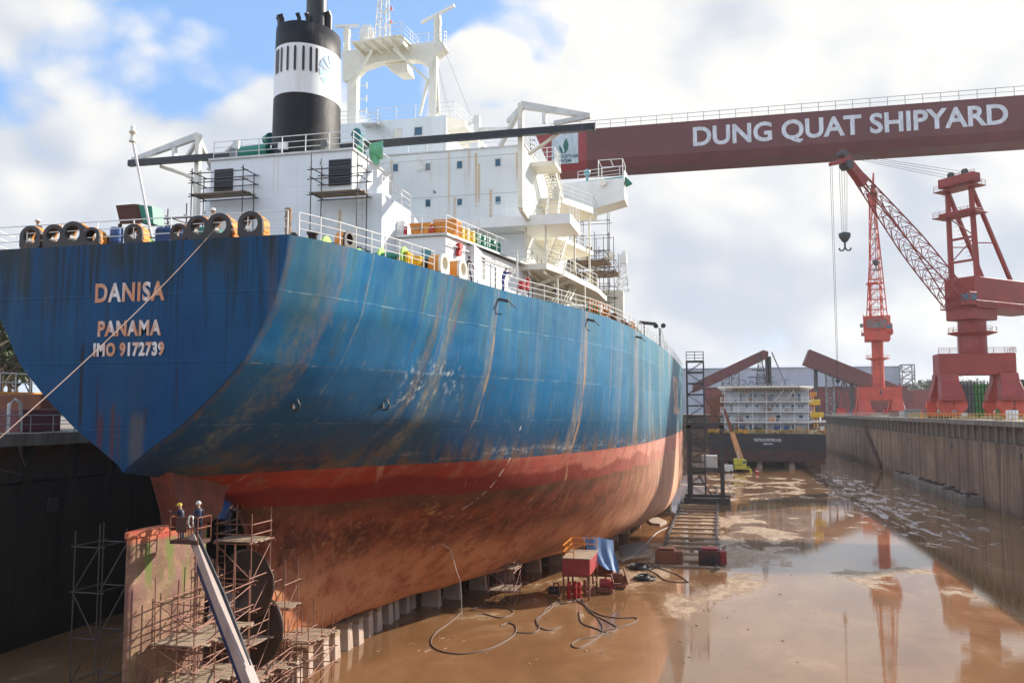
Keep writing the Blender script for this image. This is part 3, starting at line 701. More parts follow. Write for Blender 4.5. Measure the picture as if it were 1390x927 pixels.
def steel_wall(name, base=(.66,.68,.69), runs_=(), rustc=(.50,.24,.07), seams=()):
    m, t, b = newmat(name); v, x, y, z = coords(t)
    n = noise(t, v, .5, 5); s1_ = noise(t, vec(t, x*1.6, y*1.6, z*.1), 1, 6, .62); g_ = noise(t, vec(t, x*.5, y*.5, z*.05), 1, 4); fn_ = noise(t, v, 5, 5, .7)
    col = mixc(t, n.ss(.3, .7), base, tuple(q*1.07 for q in base))
    col = mixc(t, s1_.ss(.58, .72)*.3, col, (.55,.42,.28)); col = mixc(t, g_.ss(.55, .7)*.25, col, (.45,.44,.40))
    col = mixc(t, fn_.ss(.68, .74)*.5, col, (.4,.22,.1))
    vs_ = (((x+y)/2.3).fr()-.5).abs().ss(.485, .499); hs_ = ((z/2.6).fr()-.5).abs().ss(.488, .499)
    col = mixc(t, vs_.mx(hs_)*.16, col, (.35,.33,.3)); lk = (((x+y)/2.3).fr()-.5).abs().ss(.42,.5)*s1_.ss(.5,.66)*z.ss(22, 30); col = mixc(t, lk*.4, col, (.56,.40,.24))
    for zz_ in seams: col = mixc(t, (z-zz_).abs().ss(.05, .015)*.5, col, (.3,.26,.22))
    for (xc, wd, z0, z1, f) in runs_:
        xx = x-(xc-CX)
        col = mixc(t, (xx+(s1_-.5)*.12).abs().ss(wd, wd*.3)*z.ss(z0-.5, z0+1.2)*z.ss(z1+.12, z1)*s1_.ss(.2, .6)*f, col, rustc)
        col = mixc(t, (xx).abs().ss(wd*2.6, wd*.8)*z.ss(z0-1.2, z0+2)*z.ss(z1+.12, z1)*f*.35, col, (.72,.62,.42))
    setc(t, b, col, .42, n*1.2+fn_*.1+(((x+y)/.76).fr()-.5).abs()*.5, .03, .3); return m
CY = 44.5
casx = [P(px, 240, Y=CY).x for px in (268, 478)]
czt = P(478, 200, Y=CY).z - .05
rx_ = lambda px, Y: P(px, 300, Y=Y).x
M['casing'] = steel_wall('casing_white_paint', (.76,.78,.80), [(rx_(290,CY),.1,23,27.2,.9),(rx_(298,CY),.12,23,27,.9),(rx_(303,CY),.06,23,26.8,.7),(rx_(461,CY),.13,22.9,27.0,.85),(rx_(481,CY),.12,27.5,30.6,.6),(rx_(370,CY),.05,28.3,30.4,.5),(rx_(376,CY),.04,28.4,30.4,.4)])
cas = MB(); cas.box(casx[0]+.9, casx[1], CY, 50.1, ZD-.05, czt-.12); cas.box(casx[0]+1.6, casx[1]-.6, 50.1, 54.0, ZD-.05, czt-.9)
cas = cas.build('engine_casing', M['casing'], ship)
cl = MB(); q = P(268, 240, Y=CY); cl.box(casx[0]+.15, casx[0]+.9, CY+.6, 49.8, ZD-.05, czt-1.55); cl.build('casing_side_trunk', M['casing'], ship)
z1_ = P(518, 262, Y=CY).z; xr = P(518, 300, Y=CY).x
cb = MB(); cb.box(casx[1]+.003, xr, CY+.02, 49.4, ZD-.05, z1_)
cb.prism([(casx[1]+.003, 49.4, z1_-.0), (casx[1]+.003, 55, z1_-1.9), (casx[1]+.003, 55, ZD), (casx[1]+.003, 49.4, ZD)], (xr-casx[1]-.01, 0, 0))
cb.build('casing_annex', M['casing'], ship)
tp = MB(); tp.box(casx[0]+.8, casx[1]+.12, CY-.12, 50.2, czt-.12, czt); tp.build('casing_top_deck', M['offwhite'], cas)
rail_ = MB()
railing([(casx[0]+1, CY+.1, czt), (casx[1], CY+.1, czt), (casx[1], 50, czt)], mb=rail_); rail_.build('railing', M['white'], cas)
r2_ = MB(); railing([(xr-.05, CY+.1, z1_), (xr-.05, 49.3, z1_)], mb=r2_); r2_.build('railing', M['white'], ship)
for (a_, b_, c_, d_) in ((447, 218, 476, 251), (292, 231, 316, 259)):
    p0, p1 = P(a_, b_, Y=CY), P(c_, d_, Y=CY)
    lv = MB(); lv.box(p0.x, p1.x, CY-.07, CY, p1.z, p0.z)
    for k in range(9): zz_ = p1.z+(p0.z-p1.z)*(k+.5)/9; lv.bar((p0.x+.04, CY-.09, zz_), (p1.x-.04, CY-.09, zz_), .04, .06)
    lv.build('air_intake_louvre', M['black'], cas)
ld = MB()   # ladder on the casing
for s_ in (-.2, .2): ld.tube((casx[1]+.5+s_, CY-.12, ZD), (casx[1]+.5+s_, CY-.12, z1_+1), .025)
for k in range(18): ld.tube((casx[1]+.3, CY-.12, ZD+.2+k*.3), (casx[1]+.7, CY-.12, ZD+.2+k*.3), .018)
ld.build('ladder', M['offwhite'], ship)
# ---------------------------------------------------------------- funnel
FX, FY = P(416.5, 190, Y=47.7).x, 47.7
sxf, syf = 1.93, 2.35
zt = P(415, 28, Y=45.6).z; zw1 = P(415, 52, Y=45.0).z; zw0 = P(415, 120, Y=45.0).z
m, t, b = newmat('funnel_paint'); v, x, y, z = coords(t)
n = noise(t, v, 1.4, 6, .6); cr = noise(t, vec(t, x*2, y*2, z*.5), 1.2, 6, .7); gl = noise(t, vec(t, x*1.4, y*1.4, z*.12), 1, 4)
bk = mixc(t, cr.ss(.54, .70)*x.ss(.3, 2)*.75, (.013,.013,.015), (.10,.085,.08)); bk = mixc(t, gl.ss(.55, .7)*.4, bk, (.05,.045,.04))  # lighter patches on the starboard side of the black: sunlight painted in
wh = mixc(t, gl.ss(.5, .7)*.3, (.84,.84,.83), (.60,.53,.42))
z0_ = 32  # local height offset handled with ship-local z
col = mixc(t, (z.ss(zw0-.02, zw0+.02))*(z.ss(zw1+.02, zw1-.02)), bk, wh)
setc(t, b, col, n*.2+.42, cr*.6+n, .03, .3, spec=.25); M['funnel'] = m
fn = MB(); NF = 64
fn.lathe((FX, FY, 0), [(1.05, czt-.5), (1.04, czt+1), (1.02, zw0), (1.0, zw1), (.985, zt), (.94, zt+.02), (.94, zt-.3)], NF, sxf, syf, cap=False)
fn.lathe((FX, FY, 0), [(.94, zt-.3), (.01, zt-.25)], NF, sxf, syf, cap=False)
fun = fn.build('funnel', M['funnel'], ship)
def fpt(a, z, off=.03): return V(FX+(sxf*1.01+off)*math.cos(a), FY+(syf*1.01+off)*math.sin(a), z)
def fang(px, z, side=1):
    return min(((abs(proj(fpt(a, z))[0]-px), a) for a in np.linspace(R(-148), R(0), 800)), key=lambda q: q[0])[1]
zs0 = P(400, 92, Y=45).z; zs1 = P(400, 58, Y=45).z
for px in (374.5, 377, 381.5, 390, 400, 411.5, 421.5, 429.5):
    a = fang(px, zs0); wv = .085
    sl_ = MB(); pts = []
    for kk in range(9): q = math.pi*kk/8; pts.append((math.cos(q)*wv/1.0, zs1-.12+math.sin(q)*.12))
    for kk in range(9): q = math.pi+math.pi*kk/8; pts.append((math.cos(q)*wv, zs0+.12+math.sin(q)*.12))
    outl = [fpt(a+dx/2.4, zz_, .03) for dx, zz_ in pts]
    nrm = V(math.cos(a), math.sin(a), 0)*.012
    sl_.prism(outl, nrm); sl_.build('louvre_slot', M['black'], fun)
aL = fang(451, 37.5); zL = P(455, 99, Y=47).z; rL = abs(P(455, 75, Y=47).z-P(455, 123, Y=47).z)/2
for k in range(12):
    th_ = R(30*k+8); eb = MB(); outl = []
    for (r_, w_) in ((.22, .03), (.62, .11), (.98, .17), (1.0, -.17), (.62, -.11), (.22, -.03)):
        sx_ = math.cos(th_)*r_*rL-math.sin(th_)*w_*rL*1.15; sz_ = math.sin(th_)*r_*rL+math.cos(th_)*w_*rL*1.15
        outl.append(fpt(aL+sx_/2.6, zL+sz_, .01))
    eb.prism(outl, V(math.cos(aL), math.sin(aL), 0)*.012); eb.build('emblem_petal', M['ltblue'], fun)
up_ = MB(); q = P(430, 15, Y=47); up_.tube((q.x, 47, zt-.3), (q.x, 47, zt+3.5), .66, .62, n=20); up_.build('exhaust_uptake', M['black'], fun)
for (px, py, Y_, r_) in ((382, 28, 46.2, .2), (406, 26, 46.0, .13), (418, 26, 46.2, .14), (446, 24, 47.2, .24), (380, 31, 46.8, .16)):
    q = P(px, py, Y=Y_); e_ = MB(); e_.path([(q.x, Y_, zt-.3), (q.x, Y_, q.z+.05), (q.x-.05, Y_-.16, q.z+.32)], r_, 10); e_.build('exhaust_pipe', M['black'], fun)
# vents, lamps on the casing top
def cowl(px, py, Y, s, mat='green', ang=-60, name='cowl_ventilator'):
    c = P(px, py, Y=Y); a = R(ang); d = V(math.cos(a), math.sin(a), 0); e_ = MB()
    e_.tube((c.x, c.y, czt-.1), (c.x, c.y, c.z), s*.45, n=12)
    e_.tube(c-d*s*.55, c+d*s*.75, s*.62, s*.95, n=8); e_.tube(c+d*s*.72, c+d*s*.78, s*.98, s*.98, n=8)
    o = e_.build(name, M[mat], cas); i_ = MB(); i_.tube(c+d*s*.785, c+d*s*.79, s*.85, n=8); i_.build('vent_mouth', M['glassgreen'], o)
cowl(509, 204, 47.5, .62, 'cowlgreen', 20); cowl(489, 202, 47.0, .36, 'cowlgreen', 10)
cowl(363, 190, 47.2, .42, ang=-20); cowl(487, 184, 49.5, .4, 'glassgreen', -100)
e_ = MB(); q = P(352, 206, Y=46); e_.tube((q.x-1.2, 46, q.z), (q.x+.6, 46, q.z+.05), .38, n=10); e_.build('green_motor', M['green'], cas)
e_ = MB(); q = P(385, 199, Y=45.2); e_.cbox((q.x, 45.2, q.z), .55, .4, .42); e_.tube((q.x-.1, 45.2, czt), (q.x-.1, 45.2, q.z), .05); e_.build('floodlight', M['white'], cas)
e_ = MB(); q = P(443, 195, Y=44.7); e_.tube(q, q+V(0,-.3,-.1), .2, .24, n=10); e_.path([P(435, 224, Y=44.5)+V(0,-.05,0), q, q+V(.1,.1,.9)], .03); e_.build('swan_neck_lamp', M['grey'], cas)
e_ = MB(); q = P(318, 208, Y=46); e_.cbox(q, .5, .4, .5, .3); e_.tube(q, q-V(0,0,.6), .05); e_.build('floodlight', M['grey'], cas)

# ---------------------------------------------------------------- accommodation block
AY, AX = 59.0, P(712, 250, Y=59).x
azt = P(700, 199, Y=AY).z
aw = [(rx_(x_,AY), w_, z0, z1, f) for x_, w_, z0, z1, f in ((609,.10,30.0,34.6,.8),(646,.11,30.3,34.4,.95),(650,.09,30.5,33.6,.9),(617,.11,27.6,31.2,.85),(666,.13,28.5,31.6,.95),(531,.15,31,34.4,.5),(702,.1,32.2,34.2,.8),(585,.08,32.4,34,.3))]
M['acc'] = steel_wall('accommodation_paint', (.72,.75,.74), aw, seams=(31.35, 34.2, 28.3))
M['acc2'] = steel_wall('wheelhouse_paint', (.74,.77,.76), [(rx_(608,62),.1,34.6,36.3,.8)], seams=())
ac = MB(); ac.box(AX-23.4, AX, AY, 78, ZD-.05, azt)
acc = ac.build('accommodation_block', M['acc'], ship)
WY = 62.0; wzt = P(600, 157, Y=WY).z; wxr = P(606, 180, Y=WY).x
wb = MB(); wb.box(AX-18.5, wxr, WY, 74, azt+.003, wzt); wh_ = wb.build('wheelhouse', M['acc2'], ship)
e_ = MB(); q = P(624, 168, Y=WY).x; e_.prism([(wxr+.003, WY+.1, wzt-.02), (wxr+.003, WY+.1, wzt-1.2), (q, WY+1.5, wzt-.5), (q, WY+1.5, wzt-.12)], (0, 9, 0)); e_.build('wheelhouse_eave', M['cream'], wh_)
tp = MB(); tp.box(AX-23.4, AX+.1, AY-.1, WY, azt, azt+.1); tp.box(wxr+.05, AX+.1, WY, 78, azt, azt+.1); tp.build('upper_deck', M['offwhite'], acc)
for px, py in ((537,228),(581,227),(624,224),(676,221),(581,276),(624,275),(676,272),(537,278)):
    c = P(px, py, Y=AY); window(acc, c, .52, .68)
for px, py, mt_ in ((484,186,'glass'),(540,181.5,'cream'),(568,178.5,'glass')):
    c = P(px, py, Y=WY); window(wh_, c, .75, .78, mat=mt_)
for px, py in ((590, 261),):
    e_ = MB(); c = P(px, py, Y=AY); e_.tube(c, c-V(0,.12,0), .1, n=10); e_.build('vent_cap', M['grey'], acc)
r_ = MB(); railing([(AX-12, AY+.02, azt+.1), (AX+.05, AY+.02, azt+.1), (AX+.05, 72, azt+.1)], mb=r_); r_.build('railing', M['white'], acc)
r_ = MB(); railing([(AX-16, WY+.1, wzt), (wxr+.6, WY+.1, wzt), (wxr+.9, WY+4, wzt)], mb=r_, bars=3); r_.build('railing', M['white'], wh_)
e_ = MB()   # access ladder in front of wheelhouse
l0, l1 = P(497, 186, Y=WY-.5), P(520, 186, Y=WY-.5)
for s_ in (0, .7):
    e_.bar(P(505, 168, Y=WY-.2)+V(s_,0,0), P(518, 188, Y=WY-.2)+V(s_+.2,0,0), .06, .12)
e_.cbox(P(504, 170, Y=WY-.4), 1.4, .8, .08); railing([P(500,169,Y=WY-.7), P(512,167,Y=WY-.7), P(522,186,Y=WY-.7)], mb=e_, h=.9); e_.build('ladder', M['offwhite'], wh_)
e_ = MB(); q = P(645, 185, Y=63); e_.cbox((q.x, 63, azt+.9), .7, .7, 1.7); e_.cbox((q.x+.9, 63.5, azt+.5), .9, .9, 1.0); e_.build('deck_locker', M['white'], acc)
e_ = MB(); c = P(566, 214, Y=AY-.05); e_.bar(c, c+V(.6,-.2,-.9), .06, .06); e_.bar(c+V(.6,-.2,-.9), c+V(0,0,-1.0), .05, .05); e_.bar(c, c+V(.45,-.3,-.35), .05, .05); e_.build('wall_bracket', M['cream'], acc)
# side decks on the starboard side of the house, with ladders
def slab(name, pts, z0, z1, mat='cream', parent=None):
    e_ = MB(); e_.prism([(a, b_, z0) for a, b_ in pts], (0, 0, z1-z0)); return e_.build(name, M[mat], parent or ship)
S1X = P(774, 302, Y=57.0).x; S1Z = P(700, 305, Y=57.0).z
s1d = slab('side_deck', [(P(642,300,Y=57).x-6, AY), (P(642,300,Y=57).x-6, 57.0+.8), (P(660,300,Y=57).x, 57.0), (S1X, 57.0), (S1X, 61.5), (AX, 61.5), (AX, AY)], S1Z-.1, S1Z+.62, 'white')
r_ = MB(); railing([(AX-7, 57.1+.6, S1Z+.62), (P(660,300,Y=57).x, 57.08, S1Z+.62), (S1X-.05, 57.08, S1Z+.62), (S1X-.05, 61.4, S1Z+.62)], mb=r_); r_.build('railing', M['white'], s1d)
S2Z = P(720, 366, Y=57.5).z; S2X = P(742, 360, Y=57.5).x
s2d = slab('side_deck', [(AX, 76), (AX, 57.5), (AX-.3, 57.5), (S2X, 57.5), (S2X+.5, 59.5), (CX+hb(70)-1.6, 70), (CX+hb(70)-1.6, 76)], S2Z, S2Z+.42)
r_ = MB(); railing([(AX, 57.55, S2Z+.42), (S2X, 57.55, S2Z+.42), (S2X+.45, 59.5, S2Z+.42), (CX+hb(70)-1.65, 70, S2Z+.42)], mb=r_); r_.build('railing', M['white'], s2d)
e_ = MB()
for yy in (60, 63, 66, 69): e_.bar((AX, yy, S2Z-1.0), (AX+2.6, yy, S2Z-.05), .1, .25)
for xx in (AX+.6, AX+1.7): e_.bar((xx, 57.7, S2Z-.15), (xx, 72, S2Z-.15), .12, .25)
e_.build('deck_beam', M['cream'], s2d)
S3Z = P(756, 320, Y=63).z
s3d = slab('side_deck', [(AX, 62.6), (P(758,320,Y=62.6).x, 62.6), (P(758,320,Y=62.6).x+1.6, 70), (AX, 72)], S3Z-.35, S3Z)
r_ = MB(); railing([(P(758,320,Y=62.6).x, 62.65, S3Z), (P(758,320,Y=62.6).x+1.55, 70, S3Z)], mb=r_); r_.build('railing', M['white'], s3d)
def stair(p, q, wd, parent, steps=9):
    e_ = MB(); p, q = Vector(p), Vector(q); s_ = V(wd/2, 0, 0)
    for sg in (-1, 1):
        e_.bar(p+s_*sg, q+s_*sg, .06, .22); e_.tube(p+s_*sg+V(0,0,.95), q+s_*sg+V(0,0,.95), .025); e_.tube(p+s_*sg+V(0,0,.5), q+s_*sg+V(0,0,.5), .02)
        for k in range(5): c = p.lerp(q, k/4)+s_*sg; e_.tube(c, c+V(0,0,.95), .025)
    for k in range(steps): c = p.lerp(q, (k+.5)/steps); e_.cbox(c, wd, .26, .05)
    return e_.build('stairway', M['cream'], parent)
xs_ = P(738, 245, Y=63).x
pt_ = P(733, 225, Y=62); slab_t = slab('stair_landing', [(AX, 61), (AX+1.9, 61), (AX+1.9, 63.4), (AX, 63.4)], pt_.z-.3, pt_.z)
r_ = MB(); railing([(AX+.1, 61.05, pt_.z), (AX+1.85, 61.05, pt_.z), (AX+1.85, 63.3, pt_.z)], mb=r_, sp=.6); r_.build('railing', M['white'], slab_t)
L2 = P(745, 275, Y=66).z
sl2 = slab('stair_landing', [(AX, 64.5), (AX+1.8, 64.5), (AX+3.6, 68.5), (AX+3.6, 71), (AX, 71)], L2-.5, L2)
r_ = MB(); railing([(AX+1.8, 64.55, L2), (AX+3.55, 68.5, L2), (AX+3.55, 71, L2)], mb=r_); r_.build('railing', M['white'], sl2)
stair((AX+1.0, 63.3, pt_.z-.1), (AX+1.1, 66.2, L2+.05), .9, ship, 11)
stair((AX+1.7, 60.5, S1Z+.7), (AX+1.2, 64.6, L2), .9, ship, 10)
stair((AX+1.9, 59.5, S2Z+.45), (AX+2.0, 62.8, S1Z), .9, ship, 10)
stair((CX+hb(66)-3.0, 63.0, ZD), (CX+hb(66)-2.6, 66.5, S2Z), .9, ship, 10)
e_ = MB()
for (xx, yy, za, zb_) in ((S2X-.1, 57.7, S2Z+.4, S1Z), (AX+.35, 57.9, S2Z+.4, S1Z), (S1X-.4, 61.2, S2Z+.4, S1Z), (CX+hb(66)-1.4, 66, ZD, S2Z), (CX+hb(61)-1.5, 60, ZD, S2Z), (AX+3.3, 68.6, S2Z+.4, L2-.5)): e_ = MB(); e_.tube((xx, yy, za), (xx, yy, zb_), .08); e_.build('stanchion', M['cream'], ship)
for k in range(5):
    window(acc, V(AX+.003, 61.5+k*1.7, S2Z+1.75), .45, .75, 'x', fr='cream')
# bridge wing
BY = 71.0; B0, B1, B2, B3 = P(757, 250, Y=BY), P(846, 240, Y=BY), P(848, 271, Y=BY), P(772, 292, Y=BY)
e_ = MB(); e_.prism([(AX, BY, B0.z), (B1.x, BY, B1.z-.1), (B2.x, BY, B2.z), (B3.x-.8, BY, B3.z-.3), (AX, BY, B3.z-.3)], (0, 2.6, 0)); bw = e_.build('bridge_wing', M['white'], ship)
e_ = MB(); tz = B1.z+.0
railing([(AX+2, BY+.1, B0.z+.05), (B1.x-.3, BY+.1, B1.z)], mb=e_, h=.95); e_.build('railing', M['white'], bw)
e_ = MB(); e_.prism([(AX+1.5, BY+2.5, B0.z), (B1.x-.1, BY+2.5, B1.z), (B1.x-.1, BY+2.5, B1.z+.75), (AX+1.5, BY+2.5, B0.z+.75)], (0, .08, 0)); e_.build('wind_break', M['glassgreen'], bw)
e_ = MB(); e_.prism([(B1.x, BY, B1.z-.4), (B1.x, BY+2.6, B1.z-.4), (B1.x, BY+2.6, B1.z+.95), (B1.x, BY+.2, B1.z+.6)], (.08, 0, 0)); e_.build('wing_end_plate', M['white'], bw)
e_ = MB(); fa, fb = P(812, 245, Y=BY), P(845, 240, Y=BY); hgt = P(812, 217, Y=BY).z-fa.z
for xx in (fa.x, fb.x):
    for yy in (BY+.2, BY+2.4): e_.tube((xx, yy, fa.z), (xx, yy, fa.z+hgt), .035)
for yy in (BY+.2, BY+2.4): e_.tube((fa.x, yy, fa.z+hgt), (fb.x, yy, fa.z+hgt), .035)
for xx in (fa.x, (fa.x+fb.x)/2, fb.x): e_.tube((xx, BY+.2, fa.z+hgt), (xx, BY+2.4, fa.z+hgt), .035)
e_.build('awning_frame', M['white'], bw)
e_ = MB(); q = P(797, 243, Y=BY+.8); e_.lathe((q.x, q.y, B0.z-.2), [(.08,0),(.12,.9),(.2,1.0),(.28,1.15),(.28,1.4),(.15,1.55)], 10); e_.build('compass_repeater', M['glassgreen'], bw)
e_ = MB(); q = P(819, 249, Y=BY); e_.tube(q, q-V(0,.35,0), .28, .3, n=14); e_.build('searchlight', M['cream'], bw)
e_ = MB(); q = P(852, 247, Y=BY+.5); e_.prism([q+V(-.2,0,.5), q+V(.35,0,-.1), q+V(-.2,0,-.35)], (0,.5,0)); e_.build('side_light', M['green'], bw)
e_ = MB()
for xx in (B1.x-4.5, B1.x-2.3): e_.bar((xx, BY-.01, B2.z-.35), (xx, BY-.01, B2.z+.15), .05, .1)
e_.build('stiffener', M['cream'], bw)

# ---------------------------------------------------------------- poop deckhouse (lower tier)
TX, TY = P(605, 340, Y=46.6).x, 46.6; tz0 = P(605, 317, Y=46.6).z
M['tier'] = steel_wall('deckhouse_paint', (.78,.79,.80), [])
dh = MB(); yb = 59.6
dh.prism([(xr+.01, TY+2.9, ZD-.05), (xr+.01, TY, ZD-.05), (TX, TY, ZD-.05), (AX+.4, yb, ZD-.05), (AX-1, yb, ZD-.05), (AX-1, TY+2.9, ZD-.05)], (0, 0, tz0-ZD-.1)); dhs = dh.build('deckhouse', M['tier'], ship)
slab('deckhouse_top', [(xr+.01, TY-.15), (TX+.12, TY-.15), (AX+.75, yb-1.0), (AX+.75, yb), (xr+.01, yb-.62)], tz0-.12, tz0+.02, 'offwhite', dhs)
r_ = MB(); rp = [(xr+.2, TY-.08, tz0+.02), (TX+.05, TY-.08, tz0+.02), (TX+(AX+.68-TX)*.75, TY+(yb-1-TY)*.75, tz0+.02), (AX+.6, yb-1.2, tz0+.02)]
railing(rp, mb=r_, bars=3, sp=1.3); r_.build('railing', M['white'], dhs)
for px, py in ((579, 346),): window(dhs, P(px, py, Y=TY), .7, .75, mat='glassgreen')
def dside(px, py):     # point on the deckhouse starboard wall seen at px,py
    best = None
    for k in np.linspace(0, 1, 400):
        q = V(TX+(AX+.4-TX)*k, TY+(yb-TY)*k, 0); e = abs(proj((q.x, q.y, 24))[0]-px)
        if best is None or e < best[0]: best = (e, q)
    q = best[1]; p_ = P(px, py, Y=q.y); return V(q.x, q.y, p_.z)
e_ = MB()
for (px, py, r0) in ((621, 335, .22), (620, 344, .2)): q = dside(px, py); e_.tube(q, q+V(.25,-.05,0), r0, r0, n=12)
e_.build('fire_hose_box', M['signred'], dhs)
e_ = MB(); q0 = dside(644, 348); q1 = dside(657, 356); e_.prism([V(q0.x+.03,q0.y,ZD+.9), V(q1.x+.03,q1.y,ZD+.9), V(q1.x+.03,q1.y,ZD+2.3), V(q0.x+.03,q0.y,ZD+2.3)], (.05,0,0)); e_.build('notice_board', M['grey'], dhs)
for a_, b_ in ((672, 681), (724, 731)):
    q0, q1 = dside(a_, 370), dside(b_, 372); e_ = MB(); e_.prism([V(q0.x+.03,q0.y,ZD+.2), V(q1.x+.03,q1.y,ZD+.2), V(q1.x+.03,q1.y,ZD+2.0), V(q0.x+.03,q0.y,ZD+2.0)], (.05,0,0)); e_.build('door', M['offwhite'], dhs)
e_ = MB(); pa = [dside(x_, 340)*1 for x_ in (607, 640, 675, 700)]
e_.path([V(q.x+.12, q.y-.1, tz0-.62) for q in pa], .045); e_.path([V(q.x+.12, q.y-.1, tz0-.85) for q in pa[1:]], .03); e_.build('pipe_run', M['offwhite'], dhs)
e_ = MB(); q = dside(678, 330)
e_.tube((q.x+1.2, q.y, ZD), (q.x+1.2, q.y, tz0+.3), .07); e_.build('stanchion', M['offwhite'], dhs)

# ---------------------------------------------------------------- monorail beam and its white gallows
GY = 54.4
e_ = MB(); ga, gb = P(175, 226, Y=GY), P(808, 168, Y=GY); gz = (ga.z+gb.z)/2
e_.bar((ga.x, GY, gz), (gb.x, GY, gz), .35, .46); mon = e_.build('monorail_beam', M['black'], ship)
def gallows(pts_post, beam, tip, strut, pipe, legs, sgn):
    a, b_ = pts_post; top = P(*a, Y=GY+.5); e_ = MB()
    e_.bar(top, (top.x, GY+.5, S1Z+.6 if sgn > 0 else ZD), .34, .42); e_.bar((top.x, GY+.5, S1Z+.6), (top.x+.0, GY+3.0, S1Z+.3), .3, .3) if sgn > 0 else None; pp = e_.build('gallows_post', M['cream'], ship)
    e_ = MB(); e_.bar(top-V(0,0,.1), P(*beam, Y=GY+.5), .35, .5, h2=.3); e_.bar(P(*beam, Y=GY+.5), P(*tip, Y=GY+.5), .3, .28); e_.build('gallows_beam', M['offwhite'], pp)
    e_ = MB(); e_.bar(P(*strut[0], Y=GY+.5), P(*strut[1], Y=GY+.5), .25, .35); e_.build('strut', M['white'], pp)
    e_ = MB(); e_.path([P(*q, Y=GY+.35) for q in pipe], .13, 8); e_.build('brace_pipe', M['cream'], pp)
    for l_ in legs: e_ = MB(); e_.bar(top-V(0,0,.3), P(*l_, Y=GY+3.2), .26, .3); e_.build('back_leg', M['offwhite'], pp)
gallows(((707, 141), None), (801, 158), (752, 168), ((739, 152), (739, 168)), ((763, 177), (738, 196), (717, 210)), ((679, 199), (690, 165)), 1)
gallows(((270, 183), None), (180, 218), (262, 217), ((237, 200), (237, 217)), ((218, 226), (248, 236), (262, 243), (266, 262)), ((290, 234), (254, 213)), -1)
def small_gallows(px, pz, Y):
    e_ = MB(); top = P(px, pz, Y=Y); e_.bar(top, (top.x, Y, azt), .5, .5); e_.bar(top-V(0,0,.1), top+V(-1.7,0,-1.4), .25, .25); e_.bar(top+V(0,0,-1.2), top+V(3.0,0,-1.4), .25, .3); e_.build('gallows_post', M['offwhite'], ship)
small_gallows(648, 158, 70)
e_ = MB(); top = P(322, 192, Y=60); e_.bar(top, (top.x, 60, ZD+4), .5, .5); e_.bar(top, top+V(-2.6,0,-2.2), .2, .2); e_.build('gallows_post', M['offwhite'], ship)

# ---------------------------------------------------------------- radar gantry mast
RY = 67.0
def Rp(px, py, Y=RY): return P(px, py, Y=Y)
e_ = MB()
cR = Rp(589, 130); cL = Rp(480, 130)
e_.bar((cR.x, RY, wzt-.1), (cR.x, RY, Rp(589,78).z), .62, .7); mast = e_.build('radar_mast', M['cream'], ship)
e_ = MB(); e_.bar((cL.x, RY, wzt-.1), (cL.x, RY, Rp(480,78).z), .85, .7); e_.build('mast_column', M['cream'], mast)
zc0, zc1 = Rp(540, 88).z, Rp(540, 72).z
arch = [Rp(468,72), Rp(603,59), Rp(607,68), Rp(592,80), Rp(588,100), Rp(582,90), Rp(570,84), Rp(550,83), Rp(515,87), Rp(495,94), Rp(486,103), Rp(478,112), Rp(468,112)]
e_ = MB(); e_.prism([V(q.x, RY-.42, q.z) for q in arch], (0, 1.0, 0)); e_.build('mast_crossbeam', M['cream'], mast)
e_ = MB(); c0, c1, c2, c3 = Rp(482,64,65.4), Rp(549,54,65.4), Rp(556,66,67), Rp(496,80,67)
e_.prism([V(c0.x,64.6,c0.z), V(c1.x,64.6,c1.z), V(c1.x+.3,68.2,c1.z), V(c0.x+.3,68.2,c0.z)], (0,0,.12))
for k in range(6): xx = c0.x+.2+(c1.x-c0.x-.3)*k/5; e_.bar((xx, 64.7, c0.z-.12), (xx+.3, 68.0, c0.z-.35), .08, .3)
e_.build('mast_platform', M['cream'], mast)
r_ = MB(); railing([(c0.x, 64.7, c0.z+.12), (c1.x, 64.7, c1.z+.12), (c1.x+.3, 68, c1.z+.12)], mb=r_, h=1.1)
r_.build('railing', M['white'], mast); railing([Rp(560,64), Rp(603,60), Rp(606,60, 69)], h=1.1).build('railing', M['white'], mast); railing([Rp(466,74), Rp(482,72)], h=1.1).build('railing', M['white'], mast)
for b0_, b1_, w_b in ((Rp(478,118,66), Rp(505,68,65), .16), (Rp(534,66,65), Rp(581,110,66.6), .16), (Rp(570,157), Rp(581,108), .2), (Rp(596,155), Rp(591,75), .2)): e_ = MB(); e_.bar(b0_, b1_, w_b, w_b); e_.build('mast_brace', M['cream'], mast)
e_ = MB(); e_.prism([Rp(523,89), Rp(551,85), Rp(554,98), Rp(540,100)], (0,1.6,0)); e_.build('lower_platform', M['cream'], mast)
e_ = MB(); q = Rp(497.5, 55, 66); e_.lathe((q.x, q.y, q.z), [(.12,-.9),(.35,-.1),(.58,.1),(.62,.5),(.60,.95),(.45,1.25),(.2,1.38),(.01,1.4)], 20); e_.build('satellite_dome', M['white'], mast)
